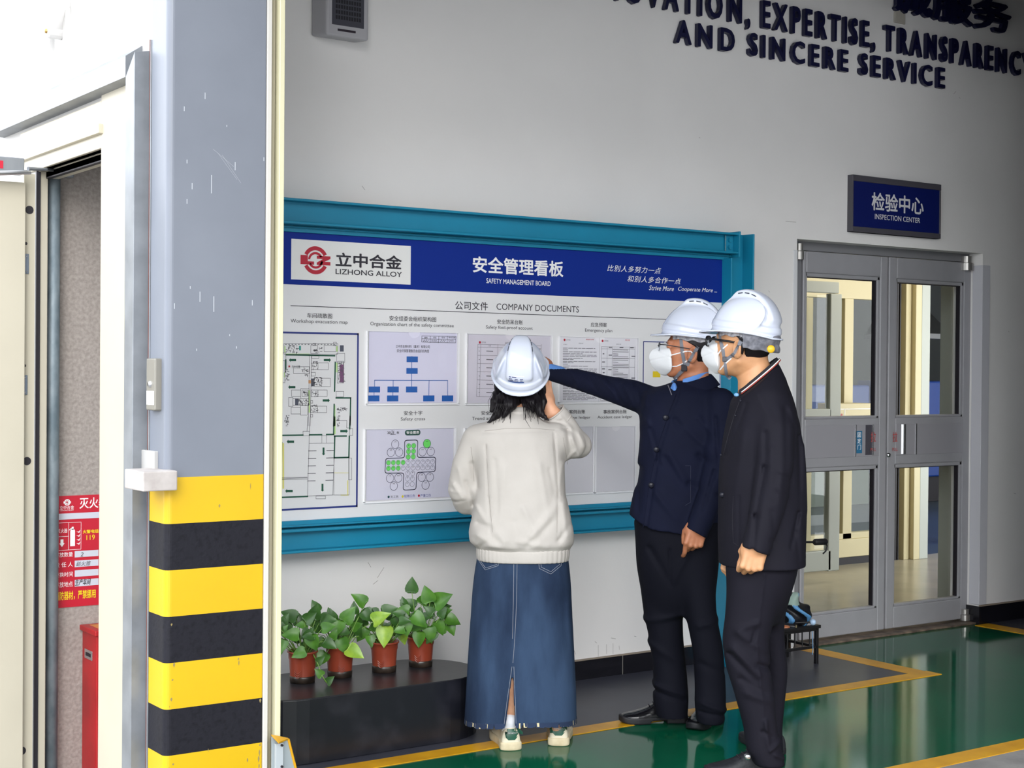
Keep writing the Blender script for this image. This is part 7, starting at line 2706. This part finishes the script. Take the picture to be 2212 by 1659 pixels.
YU = ry0 + .10
u1_ = thing('umbrella', 'black umbrella lying flat with thick handle pointing at the glass door', 'umbrella', tuple(at(1735, 1172, YU)), 'umbrellas in the black rack')
obj('shaft', MB().tube([at(1690, 1171, YU), at(1762, 1171, YU)], .0062, 10), M_rack, u1_)
obj('handle', MB().tube([at(1759, 1171, YU), at(1761, 1171, YU), at(1782, 1170, YU), at(1784.5, 1170, YU)], [.014, .018, .018, .014], 16), mat('grip_black', '#0e0e12', .6, bump=.3, bscale=90), u1_, smooth=True)
obj('wrist_strap', MB().tube([at(1784, 1174, YU), at(1787, 1180, YU), at(1784, 1190, YU), at(1778, 1196, YU)], .0042, 8), M_rack, u1_)
obj('furled_canopy', MB().tube([at(1620, 1173, YU), at(1660, 1172, YU), at(1695, 1171, YU)], [.010, .024, .022], 12), M_rack, u1_)

cab = thing('cable', 'looped black cable hanging behind the blazer beside the rack', 'cable', tuple(at(1735, 1210, YU)))
obj('loop', MB().tube([at(1728, 1222, YU), at(1737, 1214, YU), at(1740, 1203, YU), at(1738, 1196, YU), at(1734, 1197, YU), at(1733, 1206, YU), at(1735, 1217, YU), at(1730, 1224, YU)], .0035, 8), M_rack, cab, smooth=True)

# folded umbrella bundle: pleated cloth
def crumple(P):
    c0 = at(1718, 1318, YU)
    q = P - np.array(c0, f32)
    ex = np.array([math.cos(YAW), math.sin(YAW), 0], f32)
    ey = np.array([-math.sin(YAW), math.cos(YAW), 0], f32)
    a, b, c = q @ ex, q @ ey, q[:, 2]
    d = ell(np.stack([a, b, c], 1), (0, 0, -.012), (.088, .07, .070))
    d = smin(d, ell(np.stack([a, b, c], 1), (-.035, 0, .045), (.055, .05, .065), rotm(0, 0, -.5)), .03)
    return (d - .010 * np.sin(a * 62 + 2.2 * np.sin(c * 38) + 14 * c) - .005 * np.sin(c * 75 + a * 30)) * .55


cc = np.array(at(1718, 1318, YU))
um = thing('umbrella', 'folded blue and black umbrella bundle resting on the black rack', 'umbrella', tuple(cc - [0, 0, .08]), 'umbrellas in the black rack')
v_, f_ = surface(crumple, cc - .16, cc + .17, .005)
cl_ = sculpt('folded_canopy', [mat('umbrella_black', '#0d0f16', .5), mat('umbrella_blue', '#4f86b4', .55), mat('umbrella_grey', '#8da39a', .6)], um, (v_, f_))
ce = np.array([v_[list(q)].mean(0) for q in f_]) - cc
exv = np.array([math.cos(YAW), math.sin(YAW), 0])
aa, zz = ce @ exv, ce[:, 2]
band = np.sin(aa * 62 + 2.2 * np.sin(zz * 38) + 14 * zz)
mi = np.where(band > .62, 1, 0)
mi[(zz > .035) & (aa < .012) & (band > -.6)] = 2
cl_.data.polygons.foreach_set('material_index', mi.astype(np.int32))
hs = [('umbrella', 'umbrella with a copper brown handle below the blue bundle', 1698, 1357, .0225, 'handle_copper', '#a86a48', .3), ('umbrella', 'umbrella with a dark handle and brass end disc below the blue bundle', 1712, 1353, .018, 'handle_dark', '#15151a', .4)]
for nm, lb, u, v, r, mn, mc, ro in hs:
    yy = ry0 + .03
    p = at(u, v, yy)
    t = thing(nm, lb, 'umbrella', tuple(p), 'umbrellas in the black rack')
    d = Vector((-math.sin(YAW) * -1, -math.cos(YAW), 0)) * .05
    obj('handle', MB().tube([p + Vector((-.07, .07, .012)), p + Vector((-.01, .01, 0)), p + Vector((.004, -.012, -.002)), p + Vector((.007, -.018, -.003))], [r * .75, r * .8, r * .8, r * .55], 16), mat(mn, mc, ro, .1), t, smooth=True)
    obj('shaft', MB().tube([p + Vector((-.07, .07, .012)), p + Vector((-.20, .12, -.12))], .005, 8), M_rack, t)
    if mn == 'handle_dark':
        q = p + Vector((.006, -.022, -.003))
        obj('end_disc', MB().tube([q + Vector((-.003, .003, 0)), q + Vector((.002, -.003, 0))], r * .78, 20), mat('disc_brass', '#8f8465', .3, .7), t)
    else:
        obj('wrist_cord', MB().tube([p + Vector((0, -.015, -.012)), p + Vector((.01, -.02, -.04)), p + Vector((-.002, -.018, -.062)), p + Vector((-.014, -.015, -.04))], .0015, 6), M_rack, t)
p = at(1756, 1343, ry0)
p.z = zr_ + .016 + .016
bl_ = thing('umbrella', 'umbrella with a pale blue ball handle on the corner of the rack', 'umbrella', tuple(p), 'umbrellas in the black rack')
obj('ball_handle', MB().lathe([(.0165 * math.sin(PI * i / 14), -.0165 * math.cos(PI * i / 14)) for i in range(15)], tuple(p), 24), mat('ball_blue', '#a9c4e0', .35), bl_, smooth=True)
obj('shaft', MB().tube([p, p + Vector((-.10, .09, -.01))], .005, 8), M_rack, bl_)
obj('wrist_cord', MB().tube([p + Vector((-.012, -.004, -.02)), p + Vector((-.013, -.012, -.08)), p + Vector((-.012, -.014, -.15)), p + Vector((-.016, -.013, -.17))], .002, 6), mat('cord_blue', '#6f9cc4', .6), bl_)

# leaf of a plant seen through the right glass
q0 = W(2046, 1160, 3.0)
pl_ = thing('potted_plant', 'green plant leaf peeking into the right glass of the door', 'potted plant', (q0[0] + .25, 3.0, 0))
lm = MB()
for u, v, a in ((2052, 1150, 170), (2050, 1178, 215), (2056, 1165, 200)):
    x, z = W(u, v, 3.0)
    leaf_mesh(lm, (x + .03, 3.0, z), (math.cos(math.radians(a)), -.2, math.sin(math.radians(a)) * .6), (0, -1, .4), .12, .10)
obj('leaves', lm, M_leafs[2], pl_, smooth=True, fixn=False)
obj('pot', MB().lathe([(.002, 0), (.10, 0), (.13, .30), (.12, .30)], (q0[0] + .25, 3.0, 0), 24), mat('pot_white', '#b9b7b0', .5), pl_)
obj('stem', MB().tube([(q0[0] + .25, 3.0, .25), (q0[0] + .2, 3.0, .42), (W(2056, 1165, 3.0)[0] + .03, 3.0, W(2056, 1165, 3.0)[1])], .006, 8), M_stem, pl_)
